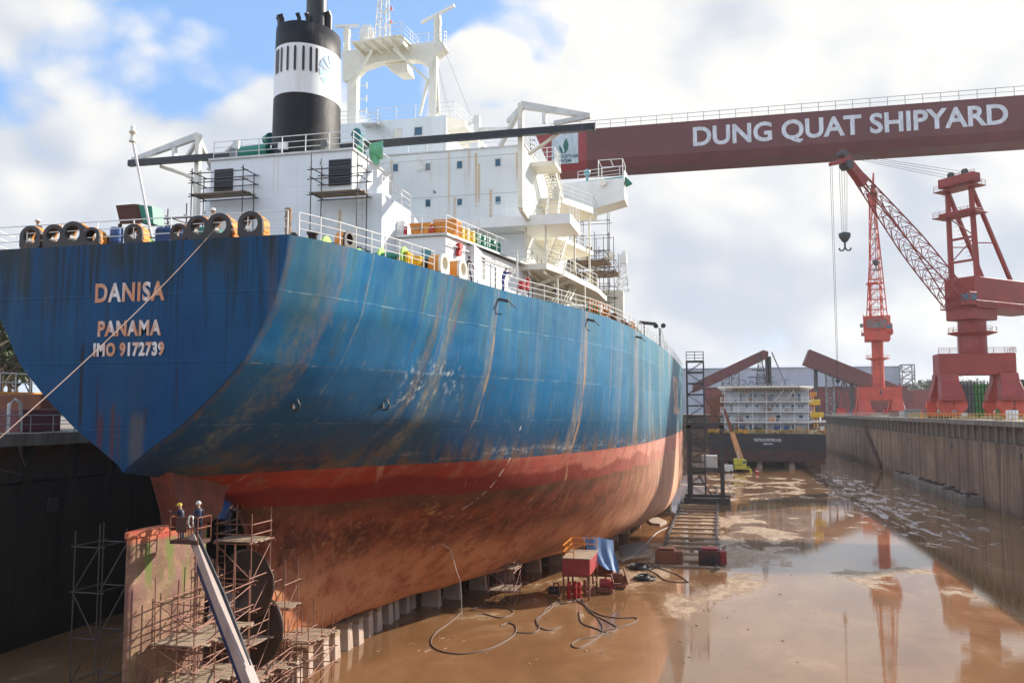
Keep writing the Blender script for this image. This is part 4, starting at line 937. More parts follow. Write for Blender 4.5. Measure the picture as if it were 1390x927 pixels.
def lattice(mb, p, q, w0, w1, n, r, rb=None, up=(0,0,1), sides=4):
    p, q = Vector(p), Vector(q); a, b_ = mb.frame(p, q, up); rb = rb or r*.6
    cs = ((-1,-1),(1,-1),(1,1),(-1,1)) if sides == 4 else ((-1,-.6),(1,-.6),(0,1))
    L_ = []
    for k in range(n+1):
        f = k/n; w_ = w0+(w1-w0)*f; c = p.lerp(q, f); L_.append([c+a*i*w_/2+b_*j*w_/2 for i, j in cs])
    for k in range(n):
        for i in range(len(cs)):
            j = (i+1) % len(cs); mb.tube(L_[k][i], L_[k+1][i], r, n=5, caps=False); mb.tube(L_[k][i], L_[k][j], rb, n=4, caps=False)
            mb.tube(L_[k][i if k%2 else j], L_[k+1][j if k%2 else i], rb, n=4, caps=False)
    for i in range(len(cs)): mb.tube(L_[n][i], L_[n][(i+1)%len(cs)], rb, n=4)
e_ = MB(); q0, q1 = Rp(519, 57, 66.5), Rp(522, -45, 66.5); lattice(e_, q0, q1, 1.05, .45, 9, .045, .025); e_.build('signal_mast', M['cream'], mast)
e_ = MB(); q = Rp(523, 20, 66.5)
for dz in (-.9, .3, 1.6): e_ = MB(); e_.tube(q+V(-.9,0,dz), q+V(.9,0,dz), .03); e_.build('lamp_bracket', M['cream'], mast); e_ = MB(); e_.cbox(q+V(.55,0,dz+.15), .14, .14, .3); e_.build('signal_lamp', M['signred'], mast)
def scanner(px, py, w_, ang, Y=RY, sc=1.):
    q = Rp(px, py, Y); e_ = MB(); e_.lathe((q.x, q.y, q.z-2.2*sc), [(.5*sc,-.6),(.36*sc,.2),(.32*sc,1.2*sc),(.4*sc,1.5*sc),(.3*sc,2.2*sc)], 8); p_ = e_.build('radar_pedestal', M['cream'], mast)
    d = V(math.cos(ang), math.sin(ang), .18)*w_; e_ = MB(); e_.bar(q-d+V(0,0,.15), q+d+V(0,0,.15), .22, .24, w2=.22); e_.build('radar_scanner', M['white'], p_)
scanner(594, 22, 1.75, R(-18)); scanner(471, 38, 1.05, R(30), 67.5, .9)
e_ = MB()
for py in (117, 135, 152): q = Rp(487, py); e_.tube((cL.x+.3, RY, q.z), (cL.x+1.2, RY, q.z), .04); e_.tube((cL.x+1.2, RY, q.z-.3), (cL.x+1.2, RY, q.z+.3), .06)
e_.build('mast_horn', M['cream'], mast)
e_ = MB()
for a_, b_ in (((594,85),(612,160)),((594,85),(606,150)),((640,160),(600,60))): e_.tube(Rp(*a_), Rp(*b_, 64), .015, n=4)
e_.build('stay_wire', M['grey'], mast)

# ---------------------------------------------------------------- stern and side deck fittings
def fairlead(c, s, ang, mouth='rustdark', parent=ship):       # roller chock: arched plate with a round throat
    a = R(ang); ux = V(math.cos(a), math.sin(a), 0); uy = V(-math.sin(a), math.cos(a), 0)
    W_, Hh = .62*s, 1.05*s; out, inn = [], []; n = 28
    for k in range(n):
        th_ = 2*math.pi*k/n-math.pi/2; cx_, sz_ = math.cos(th_), math.sin(th_)
        inn.append(c+ux*cx_*.36*s+V(0,0,.60*s+sz_*.37*s))
        if sz_ >= 0: out.append(c+ux*cx_*W_*.93+V(0,0,.60*s+sz_*W_*.88))
        else:
            k_ = 1/max(abs(cx_)/(W_*.93), abs(sz_)/(.60*s)); out.append(c+ux*cx_*k_+V(0,0,.60*s+sz_*k_))
    d = uy*.16*s; e_ = MB(); e_.ring(out, inn, d)
    inn2 = [q+uy*.16*s for q in inn]; back = [c+(q-c-V(0,0,.6*s))*.86+V(0,0,.6*s)+uy*.55*s for q in inn]
    e_.add(inn2+back, [(k, (k+1)%n, (k+1)%n+n, k+n) for k in range(n)], True)
    f_ = e_.build('mooring_fairlead', M[mouth], parent)
    o2 = [c+(q-c)*.97+uy*.17*s for q in out]; i2 = [c+(q-c-V(0,0,.6*s))*1.22+V(0,0,.6*s)+uy*.17*s for q in inn]
    e_ = MB(); e_.ring(o2, [c+(q-c-V(0,0,.6*s))*1.18+V(0,0,.6*s)+uy*.17*s for q in inn], uy*.62*s)
    for k in (5, 9, 13): q = o2[k]; e_.bar(q, q+uy*.5*s, .06, .1)
    e_.build('fairlead_body', M['orange'], f_); return f_
M['chock'] = paint('chock_black_rust', (.03,.024,.022), .45, (.22,.09,.04), .35)
for px, s in ((38, 1.0), (69.5, 1.0), (95.5, 1.08), (121, .78), (178, .82), (239.5, .72), (266, 1.0), (294.5, 1.05), (337, 1.05)):
    c = P(px, 340, Y=31.95); fairlead(V(c.x, 32.02, ZD-.02), s*.93, 4, 'chock')
for px, s in ((601.5, .98), (626, .98)):
    yy = deckY(px+4); c = deck(yy, .05, ZD-.02); f_ = fairlead(c, s, 83, 'cream'); e_ = MB(); qq = c+V(-.78*s,0,.6*s); e_.tube(qq, qq+V(-.03,0,0), .40*s, n=18); e_.build('throat_shade_disc', M['black'], f_)  # black disc added at the back to paint the shade inside the throat
yy = deckY(478); fairlead(deck(yy, .1, ZD-.02), .7, 80, 'chock')
# rails round the stern and along the side
m_ = MB(); tx = [7.5, -7.5]
railing([(CX-hb(32)+.1, 32.1, ZD), (CX+hb(32)-.1, 32.1, ZD)], mb=m_, sp=1.9)
m_.build('railing', M['white'], ship)
def siderail(y0, y1, n):
    m_ = MB(); pts = [deck(y0+(y1-y0)*k/n, .12, ZD) for k in range(n+1)]; railing(pts, mb=m_, sp=2.2); m_.build('railing', M['white'], ship)
siderail(32.6, deckY(592), 9); siderail(deckY(640), 80, 14); siderail(80, 150, 14)
m_ = MB(); pts = [V(2*CX-q.x, q.y, q.z) for q in (deck(32.6+k*6, .12) for k in range(8))]; railing(pts, mb=m_, sp=2.2); m_.build('railing', M['white'], ship)
# wrapped post at the stern corner
q = P(390, 324, Y=32.3); e_ = MB(); e_.lathe((q.x, 32.35, ZD), [(.12,0),(.16,.3),(.12,.5),(.17,.8),(.13,1.0),(.19,1.12),(.15,1.2)], 8); e_.build('wrapped_post', M['timber'], ship)
# stern light mast, leaning
e_ = MB(); m0, m1 = P(206, 322, Y=33), P(180, 190, Y=33); e_.tube(m0, m1, .055); sm = e_.build('stern_light_mast', M['offwhite'], ship)
e_ = MB(); q = m1; e_.lathe(q, [(.16,-.1),(.16,0),(.1,.05),(.1,.3),(.17,.32),(.17,.4),(.11,.45),(.11,.62),(.02,.68)], 10); e_.build('stern_lamp', M['cream'], sm)
# control stand: dark plate with green back
e_ = MB(); a_, b_, c_, d_ = P(157,279,Y=33.4), P(182,277,Y=33.4), P(188,302,Y=33.4), P(163,304,Y=33.4); e_.prism([a_, b_, c_, d_], (.15,.12,0)); cs_ = e_.build('winch_control_stand', M['rustdark'], ship)
e_ = MB(); e_.prism([b_+V(.02,.05,0), b_+V(.65,.4,-.05), c_+V(.5,.4,0), c_+V(.02,.05,0)], (0,.8,0)); e_.build('control_cabinet', M['green'], cs_)
e_ = MB()
for q in (d_, c_): e_.bar(q, (q.x, q.y, ZD), .12, .12)
e_.build('leg', M['rustdark'], cs_)
# mooring winches
def winch(x, y, s=1., n=4):
    e_ = MB(); e_.tube((x-1.6*s, y, ZD+.75*s), (x+1.6*s, y, ZD+.75*s), .28*s, n=14); e_.cbox((x-1.9*s, y, ZD+.5*s), .5*s, 1.1*s, 1.0*s); wn = e_.build('mooring_winch', M['green'], ship)
    for k in range(n): e_ = MB(); xx = x+(-1.5+k*3.0/(n-1))*s; e_.tube((xx-.04, y, ZD+.75*s), (xx+.04, y, ZD+.75*s), .62*s, n=20); e_.build('drum_flange', M['lime'], wn)
winch(-19.3, 38.5, .95); winch(-17.0, 41.2, .85, 3); winch(-27.5, 37.2, 1.); winch(-22.5, 36.0, .8)
for (px, Y_, s) in ((150, 33.2, .5), (402, 34.5, .3), (560, 42.5, .3), (668, 55, .3)):
    q = P(px, 325, Y=Y_); e_ = MB(); 
    for dx in (-.5, .5): e_.lathe((q.x+dx, Y_+.6, ZD), [(.2,0),(.2,.62),(.27,.65),(.27,.75),(.05,.78)], 14)
    e_.cbox((q.x, Y_+.6, ZD+.06), 1.8, .6, .12); e_.build('mooring_bitts', M['darksteel'], ship)
# forward: hose handling gallows, king posts, bits of pipe, lamp mast
e_ = MB(); H1, H2, H3 = P(793, 402, Y=84), P(840, 403, Y=84), P(848, 440, Y=84)
e_.bar((H1.x-2.5, 84, H1.z), (H2.x+.3, 84, H2.z), .9, 1.2); e_.bar((H2.x, 84, H2.z+.5), (H2.x, 84, ZD), .95, 1.1); e_.bar((H2.x-1.5, 84, H2.z-.2), (H2.x, 84, H2.z-1.7), .8, .5); e_.build('hose_gallows', M['cream'], ship)
e_ = MB(); q0, q1 = P(846, 395, Y=84), P(846, 352, Y=84); lattice(e_, q0, q1, 1.1, .35, 5, .05, .03); e_.cbox(q1, .7, .6, .9); e_.cbox(q1+V(.1,0,.6), .4, .4, .4); e_.build('lamp_tower', M['white'], ship)
for (px, py, Y_, wz) in ((770, 375, 80, .8), (806, 370, 86, .7)):
    q = P(px, py, Y=Y_); e_ = MB(); e_.tube((q.x, Y_, ZD), (q.x, Y_, q.z), .45, n=14); e_.bar((q.x, Y_, q.z), (q.x+2.0, Y_, q.z+1.9), .7, .6); e_.build('king_post', M['cream'], ship)
e_ = MB(); q = P(896, 470, Y=104); e_.tube((q.x, 104, ZD-.2), (q.x, 104, P(897, 446, Y=104).z), .16, .12, n=8); lm_ = e_.build('lamp_mast', M['grey'], ship)
for dx in (-.45, .45): e_ = MB(); c = V(q.x+dx, 104, P(897, 441, Y=104).z); e_.tube(c, c+V(0,-.4,-.15), .22, .3, n=12); e_.bar(c, (q.x, 104, c.z-.6), .08, .08); e_.build('floodlight', M['darksteel'], lm_)
e_ = MB(); railing([(q.x-.8, 103.2, ZD), (q.x+.8, 103.2, ZD), (q.x+.8, 105, ZD)], mb=e_); e_.bar((q.x+.7,103.2,ZD),(q.x+.2,104,ZD+2.4),.08,.08); e_.build('mast_base', M['cream'], lm_)
e_ = MB()
for k in range(26):
    yy = 63+random.random()*30; x0 = CX+hb(yy)-random.uniform(.6, 2.6); zz_ = ZD+random.uniform(.2, 1.2)
    e_ = MB()
    if k % 2: e_.path([(x0, yy, ZD), (x0, yy, zz_), (x0-.2, yy+random.uniform(.5,2.4), zz_)], random.uniform(.06,.16), 8)
    else: e_.tube((x0-.5, yy, zz_), (x0+.2, yy+.2, zz_), random.uniform(.1,.25), n=10)
    e_.build('deck_pipe', M['cream'], ship)
e_ = MB()
for k in range(14):
    yy = 66+k*1.1; x0 = CX+hb(yy)-random.uniform(.4, 1.2); e_ = MB(); e_.tube((x0, yy, ZD+random.uniform(.25,.8)), (x0+.3, yy+.25, ZD+random.uniform(.3,.8)), random.uniform(.1,.22), n=10); e_.build('valve_body', M['rust'], ship)
pass
e_ = MB(); yk = deckY(868); c = deck(yk, .5); fairlead(c, .9, 80, 'orange')
e_ = MB(); yy = deckY(822); q = deck(yy, .8); e_.tube(q+V(-.8,0,.5), q+V(.4,0,.5), .5, n=12); e_.build('green_winch_drum', M['green'], ship)
e_ = MB(); yy = deckY(878); q = deck(yy+2, .5); e_.tube(q+V(0,0,0), q+V(0,0,1.6), .06); e_.bar(q+V(-.5,0,1.7), q+V(1.2,.3,1.5), .35, .3); e_.build('boat_davit', M['darksteel'], ship)
# monkey platforms: orange handrail near midships
e_ = MB(); y0 = deckY(802); railing([deck(y0, .2), deck(y0+5, .2)], mb=e_, sp=.7, r=.035); e_.build('orange_handrail', M['orange'], ship)
# ================================================================= PEOPLE
def skin_mesh(verts, edges, radii, root_i=0, lv=1):
    me = bpy.data.meshes.new('body'); me.from_pydata(verts, edges, []); o = bpy.data.objects.new('tmp', me); COL.objects.link(o)
    sk = o.modifiers.new('s', 'SKIN'); 
    lay = me.skin_vertices[0] if me.skin_vertices else None
    if lay is None:
        bm = bmesh.new(); bm.from_mesh(me); bm.verts.layers.skin.verify(); bm.to_mesh(me); bm.free(); lay = me.skin_vertices[0]
    for i, r in enumerate(radii):
        lay.data[i].radius = (r, r) if not isinstance(r, tuple) else r; lay.data[i].use_root = (i == root_i)
    sk.use_smooth_shade = True
    sb = o.modifiers.new('b', 'SUBSURF'); sb.levels = lv; sb.render_levels = lv
    bpy.context.view_layer.update()
    out = bpy.data.meshes.new_from_object(o.evaluated_get(bpy.context.evaluated_depsgraph_get()))
    bpy.data.objects.remove(o); return out
def person(loc, heading, label, cloth, hat, pose='stand', legs_c=None):
    cat = 'person'
    root = empty('person', loc, label, cat)
    # pose: local frame, +x right, +y forward
    bend = {'stand': .06, 'walk': .12, 'lean': .42, 'work': .25}[pose]
    def T(y, z, x=0.): # bend the trunk forward above the hips
        dz = z-.92; return (x, y+math.sin(bend)*dz, .92+math.cos(bend)*dz) if dz > 0 else (x, y, z)
    st = .24 if pose == 'walk' else .05
    ar = {'stand': (.08,.98), 'walk': (.22,1.05), 'lean': (.42,1.12), 'work': (.46,1.35)}[pose]
    v_ = [T(0,.94), T(0,1.12), T(0,1.30), T(0,1.44), T(.01,1.52), T(.03,1.62), T(.03,1.72)]
    r_ = [.145, .13, .15, .10, .055, .085, .075]
    e_ = [(0,1),(1,2),(2,3),(3,4),(4,5),(5,6)]
    for s_ in (-1, 1):
        b0 = len(v_); f_ = s_*st
        v_ += [(s_*.10, 0, .86), (s_*.11, f_*.45+.04, .50), (s_*.11, f_*.9, .10), (s_*.115, f_*.9+.13, .04)]; r_ += [.095, .06, .045, .04]
        e_ += [(0,b0),(b0,b0+1),(b0+1,b0+2),(b0+2,b0+3)]
        b1 = len(v_); sh = T(0,1.40,s_*.17); el = (s_*.24, sh[1]+ar[0]*.35, (sh[2]+ar[1])/2+.02-.04); ha = (s_*.20, sh[1]+ar[0], ar[1]-.05*(s_ if pose == 'work' else 0))
        v_ += [sh, el, ha]; r_ += [.065, .045, .032]; e_ += [(3,b1),(b1,b1+1),(b1+1,b1+2)]
    me = skin_mesh(v_, e_, r_, 0, 1)
    # hands: palm and five fingers each, joined into the body mesh
    hb_ = bmesh.new(); hb_.from_mesh(me)
    mb_ = MB()
    for s_ in (-1, 1):
        h = Vector(v_[13] if s_ < 0 else v_[20])
        el = Vector(v_[12] if s_ < 0 else v_[19]); d = (h-el).normalized(); side = V(1,0,0)
        up_ = d.cross(side).normalized()
        mb_.bar(h-d*.02, h+d*.09, .08, .03, up=up_)
        for k, L in enumerate((.062,.075,.070,.055)):
            o0 = h+d*.085+side*(-.03+.02*k); o1 = o0+d*L*.55; mb_.tube(o0, o1, .009, .008, n=5); mb_.tube(o1, o1+d*L*.45-up_*L*.25, .008, .006, n=5)
        o0 = h+d*.02-side*s_*.035; mb_.tube(o0, o0+d*.04-side*s_*.03, .011, .008, n=5); mb_.tube(o0+d*.04-side*s_*.03, o0+d*.065-side*s_*.025, .008, .007, n=5)
    # face: nose, ears
    hd = Vector(T(.03,1.66))
    mb_.tube(hd+V(0,.07,.0), hd+V(0,.105,-.015), .012, .014, n=5)
    for s_ in (-1,1): mb_.cbox(hd+V(s_*.088,0,0), .016, .035, .05)
    o = len(hb_.verts)
    me2 = bpy.data.meshes.new('x'); me2.from_pydata([tuple(q) for q in mb_.v], [], mb_.f); hb_.from_mesh(me2); hb_.to_mesh(me); hb_.free(); bpy.data.meshes.remove(me2)
    me.materials.clear()
    for m_ in (cloth, 'skin', legs_c or cloth, 'darksteel'): me.materials.append(M[m_])
    neck = T(0,1.50)[2]
    for p_ in me.polygons:
        c = p_.center; p_.use_smooth = True
        hand = min((c-Vector(v_[13])).length, (c-Vector(v_[20])).length) < .10 and len(p_.vertices) <= 5 and c.z < 1.5
        p_.material_index = 1 if (c.z > neck or hand) else (3 if c.z < .10 else (2 if c.z < .9 else 0))
    bo = bpy.data.objects.new('body', me); me.name = 'body'; COL.objects.link(bo); bo.parent = root
    if hat:
        hm = MB(); c = Vector(T(.03,1.70)); hm.lathe(c, [(.115,-.01),(.118,.03),(.105,.08),(.07,.12),(.02,.135)], 14); hm.lathe(c+V(0,.03,-.012), [(.10,0),(.145,.0),(.145,.012),(.10,.012)], 14, cap=False)
        me_ = hm.build('helmet', M[hat], None); me_.location = (0,0,0)
        L = None
        # build() stored the mesh about its own base: move it back to person-local
        xs = np.array(hm.v); me_.location = (float(xs[:,0].mean()), float(xs[:,1].mean()), float(xs[:,2].min())); me_.parent = root
    else:
        hm = MB(); c = Vector(T(.02,1.68)); hm.lathe(c, [(.092,-.02),(.098,.03),(.09,.075),(.05,.105),(.01,.11)], 12)
        me_ = hm.build('hair', M['darkcloth'], None); me_.parent = root
    root.rotation_euler = (0, 0, heading-R(90)); root.scale = (.95,)*3
    return root
yy = deckY(652); person(deck(yy, .75), R(60), 'person in black work clothes leaning on the side rail of the blue ship', 'darkcloth', None, 'walk', 'navy')
yy = deckY(695); person(deck(yy, .6), R(20), 'person in blue overalls holding something red by the deckhouse wall', 'midblue', 'hatwhite', 'work')
yy = deckY(728); person(deck(yy, .6), R(40), 'person in red and dark clothes further forward along the side rail', 'reddish', None, 'stand', 'navy')
yy = deckY(787); q = deck(yy, 1.6); person(V(q.x, q.y, ZD+.2), R(200), 'person in dark blue bent over the pipes amidships under the scaffold', 'navy', 'hatwhite', 'lean')
q = P(50, 340, Y=33.3); person(V(q.x, 33.3, ZD-.05), R(-60), 'person with a white helmet behind the stern rail at the far left', 'navy', 'hatwhite', 'stand')
q = P(286, 320, Y=33.0); person(V(q.x, 33.2, ZD-.1), R(-90), 'person with a white helmet behind the twin fairleads on the stern', 'navy', 'hatwhite', 'stand')

# ================================================================= LOOSE THINGS ON THE SHIP
def skip(px0, px1, py1, Y, z, hh, dd, label, lid=True, rib=4, mat='orange'):
    a, b_ = P(px0, py1, Y=Y), P(px1, py1, Y=Y); wd = b_.x-a.x; cx_ = (a.x+b_.x)/2
    root = empty('waste_bin', (cx_, Y+dd/2, z), label, 'bin')
    e_ = MB(); k = .06
    lo = [(a.x+k*2,Y+k,z+.08),(b_.x-k*2,Y+k,z+.08),(b_.x-k*2,Y+dd-k,z+.08),(a.x+k*2,Y+dd-k,z+.08)]; hi = [(a.x,Y,z+hh*.86),(b_.x,Y,z+hh*.86),(b_.x,Y+dd,z+hh*.86),(a.x,Y+dd,z+hh*.86)]
    e_.add(lo+hi, [(0,1,2,3),(7,6,5,4),(0,4,5,1),(1,5,6,2),(2,6,7,3),(3,7,4,0)])
    for i in range(rib): xx = a.x+wd*(i+.5)/rib; e_.box(xx-.03, xx+.03, Y-.02, Y+.05, z+.2, z+hh*.84)
    for i in range(rib): yk = Y+dd*(i+.5)/rib; e_.box(b_.x-.05, b_.x+.02, yk-.04, yk+.04, z+.2, z+hh*.84)
    e_.build('bin_body', M[mat], root)
    e_ = MB(); e_.box(a.x-.04, b_.x+.04, Y-.04, Y+dd+.04, z+hh*.86+.003, z+hh); e_.build('lid' if lid else 'rim', M[mat], root, bevel=.03)
    e_ = MB()
    for xx in (a.x+.2, b_.x-.2):
        for yk in (Y+.2, Y+dd-.2): e_.tube((xx-.05, yk, z+.06), (xx+.05, yk, z+.06), .06, n=8)
    e_.build('castor', M['darksteel'], root); return root, a, b_
dz = tz0+.02
r0, a, b_ = skip(556, 584, 316, TY+.5, dz, .80, .8, 'orange lidded waste bin with dark lettering, left of the larger skip on the deckhouse roof')
textmesh('bin_lettering', 'WATER', .2, M['rustdark'], r0, (a.x+.25, TY+.5-.012, dz+.42), FACE_Y, .006, .006, .9)
skip(588, 618, 313, TY+1.2, dz, 1.12, 1.1, 'large orange skip on the deckhouse roof next to the yellow drums', mat='orange')
skip(538, 553, 357, 41.0, ZD, .85, .8, 'yellow ribbed bin by the side rail, further aft of the pair', mat='yellow')
skip(555, 569, 360, 42.3, ZD, .85, .8, 'yellow ribbed bin by the side rail, nearer the deckhouse of the pair', mat='yellow')
def drum(c, mat, label, group=None, r=.29, h_=.9, name='drum', parts=True):
    root = empty(name, c, label, 'drum', group); e_ = MB()
    e_.lathe(c, [(r*.97,0),(r,.02),(r,h_*.33-.02),(r*1.035,h_*.33),(r,h_*.33+.02),(r,h_*.66-.02),(r*1.035,h_*.66),(r,h_*.66+.02),(r,h_-.02),(r*.97,h_)], 20); e_.build('drum_body', M[mat], root)
    e_ = MB(); e_.lathe(c+V(0,0,h_+.002), [(r*.94,0),(r*.94,.02),(.02,.025)], 20); e_.build('drum_lid', M[mat], root); return root
x_ax = lambda k: V(TX+(AX+.68-TX)*k-.55, TY+(yb-1-TY)*k, dz)
ks = [.17, .225, .28, .335, .40, .455, .51, .57, .63]
lb = ['yellow drum next to the large orange skip on the deckhouse roof', 'second yellow drum from the orange skip', 'third yellow drum from the orange skip', 'yellow drum right beside the first green drum', 'green drum right beside the last yellow drum', 'green drum in the middle of the green row on the deckhouse roof', 'fourth green drum from the foremost end of the roof rail', 'pale green drum at the curve of the roof rail', 'foremost green drum at the end of the row on the deckhouse roof']
for i, k in enumerate(ks): drum(x_ax(k), 'yellow' if i < 4 else 'green', lb[i], 'drums along the deckhouse roof rail')
q = P(551, 316, Y=TY+.6); drum(V(q.x-.25, q.y, dz), 'white', 'white plastic drum at the aft end of the deckhouse roof', r=.33, h_=.95)
q = P(158, 324, Y=32.9); drum(V(q.x, q.y, ZD), 'blue', 'dark blue drum beside the winch control stand at the stern rail', r=.28)
def extinguisher(c, label):
    root = empty('fire_extinguisher', c, label, 'extinguisher'); e_ = MB(); e_.lathe(c, [(.09,0),(.1,.03),(.1,.45),(.05,.55),(.03,.58)], 12); e_.build('cylinder_body', M['signred'], root)
    e_ = MB(); e_.bar(c+V(0,0,.6), c+V(.12,0,.66), .03, .03); e_.path([c+V(0,0,.6), c+V(-.12,0,.5), c+V(-.13,0,.2)], .015); e_.build('hose_and_handle', M['black'], root)
q = P(586, 314, Y=TY+.35); extinguisher(V(q.x, q.y, dz), 'red fire extinguisher between the two orange bins on the deckhouse roof')
q = P(553, 314, Y=TY+.35); extinguisher(V(q.x-.1, q.y, dz), 'red fire extinguisher beside the white drum on the deckhouse roof')
for px, lab in ((716, 'red box by the side rail below the overhanging side deck'), (722, 'red folded hose bundle hanging on the side rail')):
    yy = deckY(px); q = deck(yy, .35, ZD); root = empty('fire_box', q, lab, 'box'); e_ = MB(); e_.cbox(q+V(0,0,.75), .3, .5, .5); e_.build('box_body', M['signred'], root, bevel=.04); e_ = MB(); e_.tube(q, q+V(0,0,.5), .04); e_.build('stand', M['white'], root)
# tarps and crates at the stern
e_ = MB(); q = P(240, 300, Y=35.5); e_.cbox(V(q.x, 35.5, ZD+.75), 1.5, 1.4, 1.2); o = e_.build('covered_crate', M['blue'], bevel=.12); tag(o, 'crate under a dark blue cover behind the stern fairleads', 'crate')
e_ = MB(); q = P(281, 288, Y=36.5); e_.cbox(V(q.x, 36.8, ZD+.8), 1.2, 1.2, 1.6); o = e_.build('covered_crate', M['green'], bevel=.12); tag(o, 'crate under a green cover by the left casing scaffold', 'crate')

# ================================================================= SCAFFOLDS
def scaffold(name, label, x0, x1, y0, y1, z0, z1, lifts, nx=2, ny=2, mat='scaffgrey', decks=(), r=.035, diag=True, ladder=None, over=.6, group=None, rail=True, jit=.0, sx=0.):
    root = empty(name, ((x0+x1)/2, (y0+y1)/2, z0), label, 'scaffold', group)
    xs = np.linspace(x0, x1, nx); ys = np.linspace(y0, y1, ny); J = lambda: random.uniform(-jit, jit)
    for x_ in xs:
        for y_ in ys: e_ = MB(); e_.tube((x_+J(), y_+J(), z0), (x_+J()+sx, y_+J(), z1+over*random.uniform(.3, 1.4)), r, n=6); e_.build('pole', M[mat], root, fix=False)
    for z_ in lifts:
        for y_ in ys: e_ = MB(); e_.tube((x0-.25+J(), y_+.04, z_+J()), (x1+.3+J(), y_+.04, z_+J()), r*.9, n=6); e_.build('ledger_tube', M[mat], root, fix=False)
        for x_ in xs: e_ = MB(); e_.tube((x_+.04, y0-.25+J(), z_+.07+J()), (x_+.04, y1+.25+J(), z_+.07+J()), r*.9, n=6); e_.build('ledger_tube', M[mat], root, fix=False)
    if diag:
        L_ = [z0]+list(lifts)
        for i, (a, b_) in enumerate(zip(L_[:-1], L_[1:])):
            e_ = MB()
            if i % 2: e_.tube((x0, y0-.05, a), (x1, y0-.05, b_), r*.85)
            else: e_.tube((x1, y0-.05, a), (x0, y0-.05, b_), r*.85)
            e_.build('diagonal_brace', M[mat], root, fix=False)
            if ny > 1: e_ = MB(); e_.tube((x1+.05, y0, a), (x1+.05, y1, b_), r*.85); e_.build('diagonal_brace', M[mat], root, fix=False)
    for z_ in decks:
        e_ = MB(); n = max(3, int((y1-y0)/.26))
        for k in range(n): yy_ = y0+(y1-y0)*(k+.5)/n; e_.cbox(((x0+x1)/2+J()*3, yy_, z_+.13+random.uniform(0,.02)), x1-x0+.3+random.uniform(-.1,.25), (y1-y0)/n*.9, .05)
        e_.build('plank_deck', M['plank'], root)
        if rail:
            e_ = MB()
            for dz_ in (.5, 1.0):
                e_.tube((x0-.1,y0,z_+dz_),(x1+.1,y0,z_+dz_), r*.85); e_.tube((x1,y0-.1,z_+dz_),(x1,y1+.1,z_+dz_), r*.85); e_.tube((x0,y0-.1,z_+dz_),(x0,y1+.1,z_+dz_), r*.85)
            e_.build('guard_rail', M[mat], root)
    if ladder:
        lx, ly, la, lz = ladder; e_ = MB()
        for s_ in (-.2, .2): e_.tube((lx+s_, ly, la), (lx+s_, ly, lz), .028)
        k = la+.3
        while k < lz: e_.tube((lx-.2, ly, k), (lx+.2, ly, k), .02); k += .32
        e_.build('ladder', M[mat], root)
    return root
# before the casing louvres
pa, pb = P(424, 262, Y=43.2), P(487, 262, Y=43.2)
scaffold('tube_scaffold', 'grey tube scaffold with a plank platform in front of the right-hand casing louvre', pa.x, pb.x, 43.0, 44.3, ZD, pa.z+1.5, [ZD+1.6, pa.z-.15, pa.z+.75, pa.z+1.3], mat='scaffgrey', decks=(pa.z-.15,), nx=2, diag=False, rail=False, over=1.0)
pa, pb = P(264, 266, Y=43.4), P(333, 266, Y=43.4)
scaffold('tube_scaffold', 'grey tube scaffold with a plank platform in front of the left-hand casing louvre', pa.x, pb.x, 43.1, 44.3, ZD, pa.z+1.2, [ZD+1.7, pa.z-.1, pa.z+.7, pa.z+1.25], mat='scaffgrey', decks=(pa.z-.1,), diag=False, rail=False, over=.4)
pa, pb = P(212, 290, Y=36), P(262, 280, Y=36)
scaffold('tube_scaffold', 'low grey tube scaffold frame around the covered crate on the stern', pa.x, pb.x, 35.5, 37, ZD, ZD+1.9, [ZD+1.0, ZD+1.9], nx=3, diag=False, over=.8)
# tall ones amidships
q0, q1 = P(768, 380, Y=78), P(822, 370, Y=78)
scaffold('tube_scaffold', 'scaffold with two plank platforms around the cream king posts amidships', q0.x, q1.x, 77, 80.5, ZD, P(790,335,Y=78).z, [P(790,v_,Y=78).z for v_ in (428, 408, 395, 372, 357, 345)], nx=4, decks=(P(790,358,Y=78).z,), over=1.6, jit=.06, mat='scaffgrey')
q0, q1 = P(785, 380, Y=84), P(836, 370, Y=84)
scaffold('tube_scaffold', 'scaffold with a plank platform right of the cream king posts, behind the first platform', q0.x, q1.x, 82.5, 86, ZD, P(820,352,Y=84).z, [P(820,v_,Y=84).z for v_ in (430, 408, 392, 371, 358)], nx=3, decks=(P(820,374,Y=84).z,), over=2.0, jit=.06, mat='scaffgrey')
q0, q1 = P(789, 380, Y=88), P(825, 370, Y=88)
scaffold('tube_scaffold', 'tallest bare tube scaffold, rising under the bridge wing to its tip', q0.x, q1.x, 88, 89.6, ZD, P(820,285,Y=88).z, [P(820,v_,Y=88).z for v_ in (442, 425, 405, 385, 360, 340, 319, 299)], nx=2, diag=False, over=1, mat='scaffgrey')
for px, py in ((797, 340), (821, 356)):
    q = P(px, py, Y=79 if px < 800 else 84); e_ = MB(); root = empty('scaffold_lamp', q, 'dark flood lamp on a pole above the '+('upper' if px < 800 else 'lower right')+' scaffold platform', 'lamp')
    e_.cbox(q, .8, .5, .6, .4); e_.build('lamp_head', M['rustdark'], root); e_ = MB(); e_.tube(q-V(0,0,.2), q-V(0,0,1.6), .06); e_.build('pole', M['darksteel'], root)

# ---------------------------------------------------------------- around rudder and propeller
def S_(px, py, Y): return P(px, py, Y=Y)
